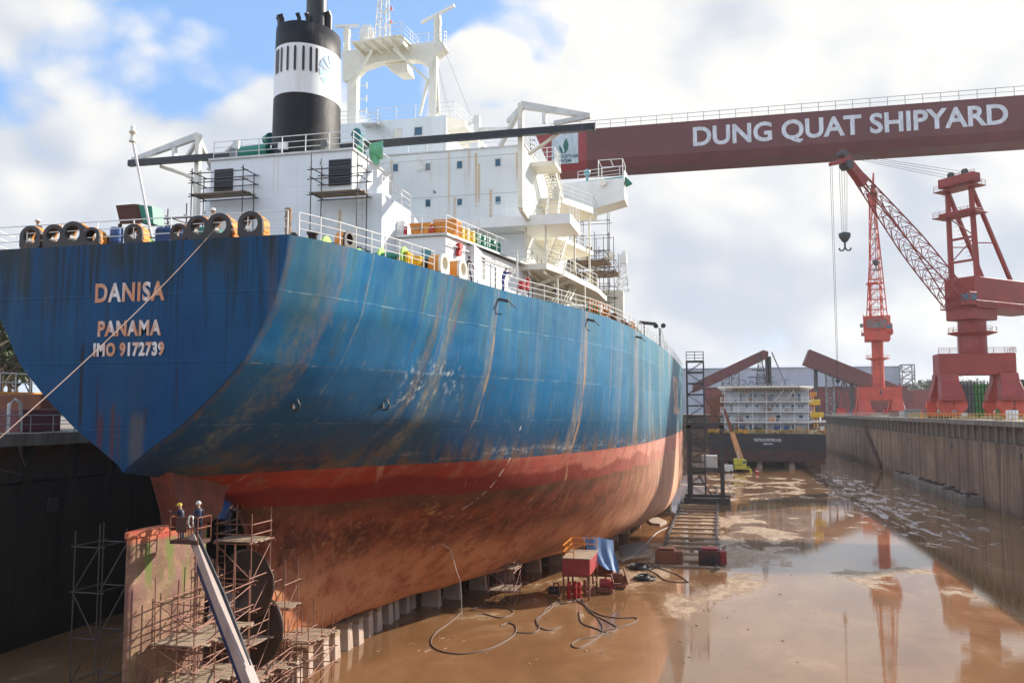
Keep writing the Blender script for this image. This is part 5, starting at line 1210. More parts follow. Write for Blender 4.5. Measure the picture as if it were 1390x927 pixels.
# rudder scaffold: stands on the dock floor starboard of the rudder
z_d = [P(270, v_, Y=34.6).z for v_ in (884, 832, 805)]
scaffold('rudder_scaffold', 'rusty tube scaffold with a sagging plank platform standing against the rudder', -24.15, -22.2, 33.4, 37.8, 0, 7.2, [1.1, 2.2, 3.2, 4.2, 5.2, 6.0, 7.1], nx=3, ny=4, mat='scaff', decks=(3.2, 5.2), r=.032, over=1.6, jit=.1, rail=False)
xa = P(298, 700, Y=38.8).x; xb = P(346, 700, Y=38.8).x
zt_ = P(320, 700, Y=38.8).z; zp_ = P(320, 738, Y=38.8).z
scaffold('propeller_scaffold', 'tall rusty scaffold tower with ladder and work platform beside the propeller', xa, xb, 38.6, 40.4, 0, zt_, [2.0, 3.9, 5.6, 7.2, zp_], nx=2, ny=2, mat='scaff', decks=(3.9, zp_), r=.036, ladder=(xa+.35, 38.5, 0, zp_), over=.4, jit=.05)
xa2, xb2 = P(372, 760, Y=42.5).x, P(392, 760, Y=42.5).x
scaffold('propeller_scaffold', 'narrow rusty scaffold with a short plank by the propeller shaft boss', xa2, xb2, 42.2, 43.6, 0, 7.0, [1.6, 3.4, 4.9, 6.2], mat='scaff', decks=(4.9,), r=.033, over=.5, jit=.05, rail=False)
xa3, xb3 = P(372, 860, Y=44.6).x, P(414, 860, Y=44.6).x
scaffold('keel_scaffold', 'low rusty scaffold with a planked top in front of the first keel blocks', xa3, xb3+.5, 44.0, 47.2, 0, 3.5, [.9, 1.8, 2.8], nx=3, ny=3, mat='scaff', decks=(2.6,), r=.033, over=.7, jit=.06, rail=False)
xa4, xb4 = P(338, 880, Y=41.2).x, P(372, 880, Y=41.2).x
scaffold('keel_scaffold', 'jumble of rusty scaffold tubes at the foot of the propeller', xa4-3.0, xb4, 39.5, 43, 0, 2.6, [.6, 1.3, 2.0, 2.6], nx=4, ny=3, mat='scaff', decks=(1.9,), r=.034, over=.8, jit=.22, rail=False)
q = hullpt(682, 3.2)
pa, pb = P(660, 818, Z=0), P(701, 818, Z=0)
scaffold('bilge_scaffold', 'small free-standing rusty scaffold tower under the turn of the bilge', pa.x+.3, pb.x, pa.y-.4, pa.y+2.0, 0, P(680, 752, Y=pa.y).z, [1.0, P(680,800,Y=pa.y).z, P(680,776,Y=pa.y).z, P(680,762,Y=pa.y).z], mat='scaff', decks=(P(680,800,Y=pa.y).z-.15, P(680,766,Y=pa.y).z-.4), r=.034, over=.2, jit=.04, ladder=(pb.x-.5, pa.y-.45, .3, P(680,760,Y=pa.y).z), rail=False)
xa5 = P(160, 700, Y=38).x
scaffold('tube_scaffold', 'dark scaffold poles in the shade on the far side of the rudder', xa5-1.2, xa5+.2, 36.5, 38.5, 0, 9.2, [2.2, 4.4, 6.6, 8.8], mat='scaffgrey', diag=True, r=.035, over=.8)

# boom lift
BYB = 34.2
bl = empty('boom_lift', (-17.5, 31.0, 0), 'boom lift raising its caged basket with two workers beside the rudder', 'boom lift')
B_top, B_bot = P(262, 726, Y=BYB), P(336, 915, Y=33.0)
dirb = (B_bot-B_top).normalized()
pv = B_bot + dirb*3.2
e_ = MB(); e_.bar(B_top, pv, .34, .36, w2=.52, h2=.56); e_.build('boom', M['lift'], bl, bevel=.02)
e_ = MB(); sd_ = V(-.30, .12, -.12); e_.bar(B_top+sd_+dirb*1.2, pv+sd_, .14, .42, w2=.22, h2=.6); e_.build('boom_side_plate', M['liftblue'], bl)
e_ = MB(); e_.path([B_top+V(.25,-.1,.15), B_top+dirb*3+V(.38,-.1,.2), B_top+dirb*6+V(.4,-.1,.1)], .05, 8); e_.path([B_top+V(.1,-.1,.25), B_top+dirb*3+V(.2,-.1,.34), B_top+dirb*6.5+V(.26,-.1,.3)], .04, 8); e_.build('cable_track', M['darksteel'], bl)
e_ = MB(); e_.cbox((pv.x+.4, pv.y-.3, 1.15), 3.0, 2.3, 1.3); e_.build('turntable', M['lift'], bl, bevel=.1)
e_ = MB(); e_.cbox((pv.x+.4, pv.y-.3, .55), 3.4, 2.2, .35); e_.build('chassis', M['liftblue'], bl, bevel=.05)
for dx in (-1.2, 1.2):
    for dy in (-1.15, 1.15): e_ = MB(); c = V(pv.x+.4+dx, pv.y-.3+dy, .45); e_.tube(c-V(0,.18,0), c+V(0,.18,0), .45, n=18); e_.build('wheel', M['black'], bl)
k0, k1 = P(238, 731, Y=BYB), P(272, 731, Y=BYB); kz0 = k0.z; kz1 = P(238, 700, Y=BYB).z
e_ = MB(); e_.box(k0.x, k1.x+.12, BYB-.4, BYB+.6, kz0-.16, kz0); e_.build('basket_floor', M['rustdark'], bl)
e_ = MB()
for zz_ in (kz0+.55, kz1):
    for yy_ in (BYB-.4, BYB+.6): e_.tube((k0.x, yy_, zz_), (k1.x+.12, yy_, zz_), .03)
    for xx in (k0.x, k1.x+.12): e_.tube((xx, BYB-.4, zz_), (xx, BYB+.6, zz_), .03)
for xx in (k0.x, k0.x+.42, k0.x+.8, k1.x+.12):
    for yy_ in (BYB-.4, BYB+.6): e_.tube((xx, yy_, kz0), (xx, yy_, kz1), .028)
e_.build('basket_cage', M['rust'], bl)
e_ = MB(); e_.cbox((k0.x+.62, BYB-.45, kz0+.68), .52, .12, .62); e_.build('control_box', M['rustdark'], bl, bevel=.03)
e_ = MB(); c = V(k1.x-.15, BYB-.5, kz1-.12); e_.path([c+V(-.1,0,.2), c+V(.08,0,.2), c+V(.1,0,-.25), c+V(-.05,0,-.3), c+V(-.14,0,-.1), c+V(-.1,0,.2)], .03); e_.build('hose_coil', M['offwhite'], bl)
wz = kz0
q = P(245, 730, Y=BYB); person(V(q.x-.02, BYB+.15, wz-.12), R(170), 'person with a yellow helmet in the lift basket spraying the rudder', 'navy', 'hatyellow', 'work')
q = P(266, 730, Y=BYB); person(V(q.x+.02, BYB+.15, wz-.05), R(150), 'person with a white helmet in the lift basket, back to the viewer', 'navy', 'hatwhite', 'stand')
# welder on propeller scaffold
q = P(300, 690, Y=39.6); wp = V(q.x+.35, 39.7, zp_+.2)
person(wp, R(70), 'person in dark overalls welding at the hull above the propeller', 'navy', None, 'work')
sp_ = P(296, 675, Y=39.8); e_ = MB(); e_.lathe(sp_, [(.01,-.05),(.05,0),(.01,.05)], 10); o = e_.build('welding_arc', M['spark']); tag(o, 'bright blue-white welding spark above the propeller', 'welding spark')
e_ = MB(); a_, b_ = P(288, 700, Y=40.6), P(312, 700, Y=40.6)  # dark sheet added to stand for the shadow under the hull
cb_ = [V(a_.x+(b_.x-a_.x)*u, 40.6+.12*math.sin(u*9), 0) for u in np.linspace(0, 1, 12)]; zt2 = P(300, 678, Y=40.6).z
e_.add([V(c.x, c.y, P(300,704,Y=40.6).z) for c in cb_]+[V(c.x, c.y+.02, zt2-.25*abs((i-5.5)/5.5)**2) for i, c in enumerate(cb_)]+[V(c.x, c.y+.05, P(300,704,Y=40.6).z) for c in cb_]+[V(c.x, c.y+.07, zt2-.25*abs((i-5.5)/5.5)**2) for i, c in enumerate(cb_)],
       [(i, i+1, i+13, i+12) for i in range(11)]+[(i+24, i+25, i+37, i+36) for i in range(11)]+[(i+12, i+13, i+37, i+36) for i in range(11)], True)
o = e_.build('shadow_sheet', M['blue']); tag(o, 'dark blue sheet added as the hull shadow behind the welding spot', 'screen')

# ================================================================= KEEL BLOCKS AND DOCK FLOOR THINGS
def keel_block(x, y, h_=1.66, w_=1.1, d_=.85):
    root = empty('keel_block', (x, y, 0), 'pale concrete keel block in the row under the hull', 'keel block', 'keel blocks in rows under the tanker')
    e_ = MB(); a, b_ = w_/2, d_/2; lo = [(x-a,y-b_,-.3),(x+a,y-b_,-.3),(x+a,y+b_,-.3),(x-a,y+b_,-.3)]; hi = [(x-a*.82,y-b_*.86,h_-.28),(x+a*.82,y-b_*.86,h_-.28),(x+a*.82,y+b_*.86,h_-.28),(x-a*.82,y+b_*.86,h_-.28)]
    e_.add(lo+hi, [(0,1,2,3),(7,6,5,4),(0,4,5,1),(1,5,6,2),(2,6,7,3),(3,7,4,0)]); e_.build('concrete_base', M['block'], root, bevel=.04)
    e_ = MB(); e_.box(x-a*.85, x+a*.85, y-b_*.85, y+b_*.85, h_-.275, h_+.02); e_.build('timber_cap', M['timber'], root); return root
kb = keel_block(CX+.9, 45.8)
spots = [(CX+.9+random.uniform(-.12,.12), 47.3+i*1.75+(.35 if i%2 else 0)) for i in range(14)]+[(CX+.9, 73+i*6) for i in range(6)]
for (x_, y_) in spots: dup(kb, (x_, y_, 0), random.uniform(-.03, .03))
kb2 = keel_block(CX+2.4, 66.0, w_=1.6); 
side = [(64, 4.2), (69, 5.2), (73, 6.3), (77.5, 7.6), (82, 9.3), (87, 10.6), (92, 11.9), (98, 13.2), (104, 14.2), (110, 15), (117, 15.8), (125, 16.2), (134, 16.4)]
for y_, b_ in side[1:]: dup(kb2, (CX+b_-2.0, y_, 0), 0)
for k in range(10): dup(kb2, (CX-4-k*.6, 60+k*7, 0), 0)
# red pump skid with rails
G0 = P(760, 812, Z=0); G1 = P(832, 812, Z=0)
gx, gy = P(797, 815, Z=0).x, P(797, 815, Z=0).y
top = P(797, 768, Y=gy).z; bot = P(797, 778, Y=gy).z
x0, x1 = P(763, 790, Y=gy).x, P(795, 790, Y=gy).x; y0_, y1_ = gy, gy+6.0
zt3 = P(763, 758, Y=gy).z; zb3 = P(763, 780, Y=gy).z
ps = empty('work_platform', ((x0+x1)/2, gy+2, 0), 'red steel work platform on legs with orange handrails standing on the muddy floor', 'work platform')
e_ = MB(); e_.box(x0, x1+.35, gy, y1_-1.2, zb3, zt3); e_.build('tank_body', M['girderred'], ps, bevel=.03)
e_ = MB(); 
for k in range(5): e_.box(x0-.05, x1+.4, gy+k*.95-.02, gy+k*.95+.88, zt3+.003, zt3+.07)
e_.build('plank_top', M['plank'], ps)
e_ = MB(); railing([(x1+.3, y1_-1.3, zt3+.05), (x0+.05, y1_-1.3, zt3+.05), (x0+.05, gy+.05, zt3+.05)], mb=e_, h=1.0, bars=2, sp=1.2, r=.035); railing([(x0+.05, gy+.05, zt3+.05), (x0+1.0, gy+.05, zt3+.05)], mb=e_, h=1.0, bars=2, sp=1, r=.035); e_.build('handrail', M['orange'], ps)
for xx in (x0+.1, x1+.25):
    for yk in (gy+.1, gy+2.4, y1_-1.3): e_ = MB(); e_.bar((xx, yk, -.2), (xx, yk, zb3), .14, .14); e_.build('leg', M['rust'], ps)
e_ = MB(); e_.bar((x0, gy+.05, zb3-.06), (x1+.35, gy+.05, zb3-.06), .1, .12); e_.bar((x0+.1, gy, 1.0), (x1+.25, gy, 1.0), .07, .07); e_.bar((x1+.3, gy, .9), (x1+.3, y1_-1.2, .9), .07, .07); e_.build('cross_beam', M['rust'], ps)
for k, (dx, dy, mt_) in enumerate(((.5,.5,'signred'),(.95,.7,'signred'),(1.35,.5,'signred'),(1.7,1.5,'rust'))):
    drum(V(x0+dx, gy+dy, 0), mt_, ['red gas cylinder standing leftmost under the red work platform','red gas cylinder second from the left under the red work platform','red gas cylinder third from the left under the red work platform','rusty drum at the back under the red work platform'][k], 'cylinders under the work platform', r=.17, h_=1.35, name='gas_cylinder')
# pump machines in a row behind the platform
def machine(c, s, lab, mt_='rust'):
    root = empty('pump', c, lab, 'pump'); e_ = MB(); e_.cbox(c+V(0,0,.25), 1.4*s, 1.0*s, .25); e_.build('skid', M['rust'], root); e_ = MB(); e_.tube(c+V(-.5*s,0,.8*s), c+V(.4*s,0,.8*s), .38*s, n=14); e_.cbox(c+V(.5*s,0,.7*s), .35, .5, .7); e_.build('motor', M[mt_], root, bevel=.02)
    e_ = MB(); e_.path([c+V(0,0,.9*s), c+V(0,0,1.5*s), c+V(.5*s,-.2,1.6*s), c+V(.8*s,-.4,.4)], .09*s, 8); e_.build('pipe', M['rust'], root)
machine(V(x1+1.2, gy+3.4, 0), 1.0, 'rusty pump on a skid right behind the red work platform', 'girderred'); machine(V(x1+2.0, gy+5.6, 0), 1.1, 'rusty pump under the blue tarpaulin', 'rust')
q = P(786, 468+330, Z=0); machine(P(788, 812, Z=0)+V(-2.2,-.3,0), .8, 'black hose pump standing in front of the red work platform', 'black')
# blue tarpaulin: draped over a frame beside the platform
tq = [[(790,728),(812,729),(832,733)],[(797,745),(818,746),(833,748)],[(812,765),(825,763),(838,762)],[(822,772),(831,774),(841,777)]]
e_ = MB(); rows = 13; cols = 11; vs = []
def tpt(u, v_):
    i = min(int(u*3), 2); j = min(int(v_*2), 1); a = u*3-i; c = v_*2-j
    g = lambda ii, jj: np.array(tq[ii][jj], float)
    p_ = g(i,j)*(1-a)*(1-c)+g(i+1,j)*a*(1-c)+g(i,j+1)*(1-a)*c+g(i+1,j+1)*a*c
    return P(p_[0], p_[1], Y=gy+5.2-u*1.9+v_*1.0+.14*math.sin(v_*14+u*3)*(.3+u))
top_ = [tpt(i/(rows-1), j/(cols-1)) for i in range(rows) for j in range(cols)]
bk_ = [q+V(.02,.05,-.02) for q in top_]; n_ = len(top_)
e_.add(top_+bk_, [(i*cols+j, i*cols+j+1, (i+1)*cols+j+1, (i+1)*cols+j) for i in range(rows-1) for j in range(cols-1)]+[(n_+i*cols+j, n_+i*cols+j+1, n_+(i+1)*cols+j+1, n_+(i+1)*cols+j) for i in range(rows-1) for j in range(cols-1)], True)
o = e_.build('tarpaulin', M['tarpblue'], fix=False); tag(o, 'crumpled blue tarpaulin draped over machinery behind the red work platform', 'tarpaulin')
e_ = MB(); q0, q1 = P(797, 731, Y=gy+5.5), P(830, 735, Y=gy+6.3)
root = empty('equipment_rack', (q0.x, gy+5.5, 0), 'rusty red steel rack holding up the blue tarpaulin', 'rack')
for q in (q0, q1, q0+V(0,1.4,0), q1+V(0,1.4,0)): e_.bar((q.x, q.y, -.2), (q.x, q.y, q0.z-.1), .1, .1)
e_.bar(q0-V(0,0,.15), q1-V(0,0,.15), .1, .1); e_.bar(q0+V(0,1.4,-.15), q1+V(0,1.4,-.15), .1, .1)
e_.build('frame', M['rust'], root); e_ = MB(); e_.box(q0.x-.3, q1.x+.2, q0.y+.1, q1.y+1.0, .9, 2.2); e_.build('machine_body', M['rust'], root, bevel=.05)
# hoses on the floor
def hose(pts, r, label, mat='hose', name='hose'):
    pts = [P(px, py, Z=.03) for px, py in pts]; out = []
    n = len(pts)
    for i in range(n-1):
        p0, p1, p2, p3 = pts[max(i-1,0)], pts[i], pts[i+1], pts[min(i+2,n-1)]
        for k in range(7):
            u = k/7; out.append(.5*((2*p1)+(-p0+p2)*u+(2*p0-5*p1+4*p2-p3)*u*u+(-p0+3*p1-3*p2+p3)*u**3))
    out.append(pts[-1]); e_ = MB(); e_.path(out, r, 6); o = e_.build(name, M[mat], fix=False); return tag(o, label, 'hose')
hose([(626,831),(610,845),(592,858),(585,872),(595,882),(620,887),(645,885),(672,877),(697,862),(700,850),(690,845),(680,849)], .05, 'thick hose looping widest and nearest to the viewer on the wet floor')
hose([(700,858),(725,858),(732,850),(728,840),(745,828),(752,822),(775,816),(790,812)], .05, 'hose snaking from the red platform to the left over the mud')
hose([(762,814),(745,823),(733,838),(729,848),(745,855),(762,850)], .045, 'short hose bend left of the red platform')
hose([(790,812),(800,830),(822,842),(838,852),(825,858),(810,853),(790,845),(786,830)], .05, 'hose coiled twice just in front of the red platform')
hose([(780,812),(810,832),(835,838),(862,838),(863,843),(845,850),(815,856)], .05, 'hose reaching furthest right in front of the red platform')
hose([(788,815),(812,840),(818,858),(800,872),(785,879),(776,875),(785,868),(810,863),(835,855)], .045, 'hose with a hairpin end nearest the bottom, below the red platform')
hose([(640,826),(660,822),(690,826),(696,832),(680,838),(655,832)], .045, 'hose loop under the small bilge scaffold')
hose([(900,742),(880,760),(893,770),(920,780),(934,790)], .06, 'black cable from the left track buffer down to the mud')
hose([(868,768),(890,778),(905,788),(932,790)], .06, 'black cable lying over the mud hump right of the tarpaulin')
hose([(843,762),(862,752),(880,735),(893,722),(915,712)], .05, 'pale hose running from the tarpaulin up to the rail track', 'canvas')
q = hullpt(570, 6.5)
for px, zt_, lab in ((588, 6.2, 'thin hose hanging down the red hull amidships'),):
    h0 = hullpt(px, zt_); pts = [h0+V(.1,-.1,0), h0+V(.5,.4,.25), h0+V(1.0,1.2,-.3), h0+V(1.35,1.7,-2.0)]+[V(h0.x+1.5+k*.05, h0.y+2.0, h0.z-2.6-k*.9) for k in range(5)]
    e_ = MB(); e_.path([q for q in pts if q.z > 0], .022, 6); o = e_.build('hose', M['canvas'], fix=False); tag(o, lab, 'hose')
def mudlump(c, rx, ry, rz, mat, label, seed=1, name='debris_heap'):
    rnd = random.Random(seed); e_ = MB(); n = 14; m_ = 5; vs = []
    for i in range(m_+1):
        f = i/m_; rr = math.cos(f*math.pi/2)
        for k in range(n): a = k*2*math.pi/n; j = 1+rnd.uniform(-.28,.28)*(1-f); vs.append(c+V(math.cos(a)*rx*rr*j, math.sin(a)*ry*rr*j, rz*math.sin(f*math.pi/2)*(1+rnd.uniform(-.2,.2))-.03))
    e_.add(vs, [(i*n+k, i*n+(k+1)%n, (i+1)*n+(k+1)%n, (i+1)*n+k) for i in range(m_) for k in range(n)], True)
    o = e_.build(name, M[mat], fix=False); tag(o, label, 'debris heap')
def cable_heap(c, r, label, seed):
    rnd = random.Random(seed); pts = []
    for k in range(150):
        a = k*.42; rr = r*(.45+.5*abs(math.sin(k*.093+seed))+rnd.uniform(-.05,.05)); pts.append(c+V(math.cos(a)*rr*(1.1+.3*math.sin(k*.05)), math.sin(a)*rr*1.3, .08+.25*(k/150)*(1+math.sin(k*.7+seed))*.6))
    e_ = MB(); e_.path(pts, .055, 6); o = e_.build('cable_heap', M['black'], fix=False); tag(o, label, 'cable heap')
cable_heap(P(868,771,Z=0), 1.0, 'black coiled cable heap nearest the tarpaulin on the mud', 3)
cable_heap(P(874,786,Z=0), .8, 'black wet cable heap further right of the red platform', 5)
def debris_slab(pts, z_, label, mat):
    e_ = MB(); q = [P(px, py, Z=0) for px, py in pts]; e_.prism([V(a.x, a.y, -.05) for a in q], (0,0,z_)); o = e_.build('debris_slab', M[mat]); tag(o, label, 'debris')
debris_slab([(878,706),(893,704),(905,709),(896,713),(884,712)], .3, 'pale broken slab lying beside the hull bilge near the rail track', 'block')
debris_slab([(838,742),(868,735),(884,740),(872,752),(846,757)], .12, 'pinkish flat plate lying between the tarpaulin and the hull', 'blockside')
debris_slab([(903,688),(912,682),(910,694),(903,694)], .9, 'upright orange-lit plate beside the bilge at the far end of the hull bottom', 'timber')
# rail track of the dock arm
XL, XR = P(901,741.6,Z=.15).x, P(973,742.9,Z=.15).x
ya, yb_ = 86.0, 152.0
tr = empty('rail_track', ((XL+XR)/2, ya, 0), 'rail track with many cross sleepers running along the dock floor to the dark steel tower', 'rail track')
for xx in (XL, XR): e_ = MB(); e_.bar((xx, ya, .30), (xx, yb_+30, .30), .16, .14); e_.box(xx-.12, xx+.12, ya, yb_+30, .18, .23); e_.build('rail', M['darksteel'], tr)
for k in range(17): yk = ya+1.5+k*4.1+random.uniform(-.4,.4); e_ = MB(); e_.cbox(((XL+XR)/2+random.uniform(-.05,.05), yk, .06), XR-XL+.7, random.uniform(.5,.9), .22, random.uniform(-.008,.008)); e_.build('sleeper', M['timber'], tr)
for (px, lab, mt_) in ((903, 'brown steel buffer box on the left rail end', 'rust'), (963, 'dark red buffer box with black motor on the right rail end', 'rustdark')):
    q = P(px, 768, Z=0); root = empty('rail_buffer', q, lab, 'rail buffer')
    e_ = MB(); e_.cbox(q+V(0,.9,.75), 2.1, 1.9, 1.5, .06); e_.build('box_body', M[mt_], root, bevel=.06)
    e_ = MB(); e_.cbox(q+V(1.35,.9,.8), .7, 1.2, 1.3); e_.cbox(q+V(.1,.9,1.62), 1.6, 1.4, .2); e_.build('cover', M['girderred'] if px > 950 else M['rust'], root, bevel=.04)
    if px > 950: e_ = MB(); e_.tube(q+V(.3,-.25,.6), q+V(.3,.1,.6), .45, n=14); e_.tube(q+V(-.5,-.15,.5), q+V(-.5,.1,.5), .3, n=12); e_.build('motor', M['black'], root)
# dark steel access tower on the track
TYY = 148.0
tw = empty('dock_arm_tower', ((XL+XR)/2, TYY, 0), 'dark steel travelling access tower standing on the rail track beside the ship side', 'access tower')
w0, w1 = P(932, 600, Y=TYY).x, P(983, 600, Y=TYY).x; lowz = P(950, 577, Y=TYY).z; topz = P(944, 490, Y=TYY).z; basez = P(950, 672, Y=TYY).z
e_ = MB()
for xx in (w0+.4, w1-.4):
    for yk in (TYY, TYY+6.5): e_.bar((xx, yk, .4), (xx, yk, lowz), .7, .7)
e_.bar((w0, TYY, lowz), (w1, TYY, lowz), .7, .9); e_.bar((w0, TYY+6.5, lowz), (w1, TYY+6.5, lowz), .7, .9)
for xx in (w0+.4, w1-.4): e_.bar((xx, TYY, lowz), (xx, TYY+6.5, lowz), .6, .8)
for py in (601, 637): z_ = P(950, py, Y=TYY).z; e_.bar((w0, TYY-.05, z_), (w1, TYY-.05, z_), .4, .65)
e_.bar((w0-.6, TYY-.1, .55), (w1+.8, TYY-.1, .55), 1.0, .9); e_.bar((w0-.6, TYY+6.5, .55), (w1+.8, TYY+6.5, .55), 1.0, .9)
e_.build('portal_frame', M['darksteel'], tw)
e_ = MB(); e_.bar((w0+.5, TYY, lowz-1), (w1-2, TYY, lowz-3.6), .25, .25); e_.bar((w0+1.5, TYY, P(950,640,Y=TYY).z), (w1-2, TYY, 1.2), .25, .25)
e_.build('diagonal_brace', M['darksteel'], tw)
ux0, ux1 = P(932, 520, Y=TYY).x, P(955, 520, Y=TYY).x; e_ = MB(); zz_ = lowz; n = 12
for k in range(n):
    za, zb_ = 1.2+(topz-1.2)*k/n, 1.2+(topz-1.2)*(k+1)/n
    for xx in (ux0, ux1):
        for yk in (TYY+.3, TYY+3.3): e_.bar((xx, yk, za), (xx, yk, zb_), .22, .22)
    for yk in (TYY+.3, TYY+3.3): e_.bar((ux0, yk, zb_), (ux1, yk, zb_), .16, .22); e_.bar((ux0 if k%2 else ux1, yk, za), (ux1 if k%2 else ux0, yk, zb_), .1, .1)
    for xx in (ux0, ux1): e_.bar((xx, TYY+.3, zb_), (xx, TYY+3.3, zb_), .16, .2); e_.bar((xx, TYY+.3 if k%2 else TYY+3.3, za), (xx, TYY+3.3 if k%2 else TYY+.3, zb_), .1, .1)
e_.build('mast_frame', M['darksteel'], tw)
e_ = MB(); railing([(ux0, TYY+.3, topz), (ux1, TYY+.3, topz), (ux1, TYY+3.3, topz)], mb=e_, h=1.6, r=.05); e_.build('railing', M['darksteel'], tw); railing([(ux0, TYY+.3, lowz+.5), (w1, TYY+.3, lowz+.5)], r=.04).build('railing', M['darksteel'], tw)
e_ = MB(); e_.bar((ux1+.1, TYY+.2, topz-6), (w1-.6, TYY+.2, lowz+.5), .2, .2); e_.tube((ux1+.1, TYY+.2, topz-5.5), (w1-1.0, TYY+.2, lowz+4), .06); e_.build('stay', M['darksteel'], tw)
e_ = MB(); e_.cbox(((w0+w1)/2+.6, TYY+3, P(960,628,Y=TYY).z), 2.6, 2.4, 2.2); e_.build('pump_cabin', M['offwhite'], tw, bevel=.05)
e_ = MB()
for k in range(9): a = k*.7; c = V((w0+w1)/2-1.2+random.uniform(-.8,.8), TYY+2.5, P(960,630,Y=TYY).z-.4); e_.tube(c+V(-.7,0,random.uniform(-.3,.5)), c+V(.8,0,random.uniform(-.3,.5)), .16, n=8)
e_.build('pipe_stack', M['offwhite'], tw)
for k in range(1):
    e_ = MB()
    for i in range(12): a = i/12*math.pi*2; e_.tube(V(w1+1.6+math.cos(a)*1.1, TYY+1, 2.6+math.sin(a)*1.3), V(w1+1.6+math.cos(a+.5)*1.1, TYY+1, 2.6+math.sin(a+.5)*1.5), .06)
    o = e_.build('hose_reel', M['offwhite']); tag(o, 'pale tangle of coiled hose hanging right of the dark access tower', 'hose')
for k in range(9):
    q = V(w0+.6+random.uniform(-.4,.4), TYY-6-k*5.5, 0) if k < 5 else V(w1+1+random.uniform(0,1.5), TYY+2-k*1.2, 0)
# mobile crane
mc_p = P(1005, 641, Z=0); mx, my = mc_p.x, mc_p.y
mc = empty('mobile_crane', (mx, my, 0), 'yellow mobile crane with extended orange boom parked on the dock floor before the barge', 'mobile crane')
e_ = MB(); e_.cbox((mx, my+4, 1.25), 2.7, 9, .9); e_.build('chassis', M['truckyellow'], mc, bevel=.08)
e_ = MB(); e_.cbox((mx-.2, my+3.2, 2.55), 2.7, 4, 1.5); e_.build('superstructure_body', M['truckyellow'], mc, bevel=.12)
cbn = MB(); cbn.cbox((mx+1.0, my+.6, 2.3), 1.1, 1.7, 1.7); cbn = cbn.build('cab', M['truckyellow'], mc, bevel=.12)
e_ = MB(); e_.cbox((mx+1.0, my-.26, 2.6), .8, .04, .7); e_.build('windscreen', M['glass'], cbn)
for dy in (.6, 2.2, 5.6, 7.2):
    for dx in (-1.2, 1.2): e_ = MB(); e_.tube((mx+dx-.2, my+dy, .6), (mx+dx+.2, my+dy, .6), .62, n=18); e_.build('wheel', M['black'], mc)
for dy in (.0, 8):
    e_ = MB(); e_.bar((mx-2.6, my+dy, .9), (mx+2.6, my+dy, .9), .3, .3)
    for sg in (-2.6, 2.6): e_.tube((mx+sg, my+dy, 0), (mx+sg, my+dy, .9), .12); e_.tube((mx+sg, my+dy, 0), (mx+sg, my+dy, .12), .35, n=10)
    e_.build('outrigger', M['truckyellow'], mc)
bt = P(983, 555, Y=my+2); b0 = V(mx+.3, my+3.5, 3.0); bm_ = b0.lerp(bt, .55)
e_ = MB(); e_.bar(b0, bm_, 1.0, 1.2, w2=.9, h2=1.0); e_.build('boom', M['boomorange'], mc); e_ = MB(); e_.bar(bm_, bt, .62, .7, w2=.5, h2=.5); e_.build('boom_extension', M['rust'], mc)
e_ = MB(); e_.tube(b0+V(-.3,-1.5,-.6), b0.lerp(bt, .28), .14); e_.build('lift_cylinder', M['offwhite'], mc)
e_ = MB(); e_.tube(bt, bt+V(-.1,0,-5), .05); e_.cbox(bt+V(-.1,0,-5.3), .5,.4,.8); e_.build('hook', M['darksteel'], mc)
q = P(988, 641, Z=0); e_ = MB(); root = empty('generator', q, 'grey portable generator left of the yellow mobile crane', 'generator'); e_.cbox(q+V(0,0,1.1), 2.6, 2.0, 1.7); e_.build('housing', M['offwhite'], root, bevel=.08); e_ = MB(); e_.tube(q+V(-.8,-1,.3), q+V(-.8,1,.3), .3, n=12); e_.tube(q+V(.8,-1,.3), q+V(.8,1,.3), .3, n=12); e_.build('wheel', M['black'], root)
q = P(1028, 643, Z=0); root = empty('safety_barrier', q, 'small red and white safety barrier right of the mobile crane', 'barrier'); e_ = MB(); e_.cbox(q+V(0,0,.6), .8, .3, 1.1); e_.build('panel', M['signred'], root); e_ = MB(); e_.cbox(q+V(0,-.16,.7), .8, .02, .25); e_.build('stripe', M['white'], root)
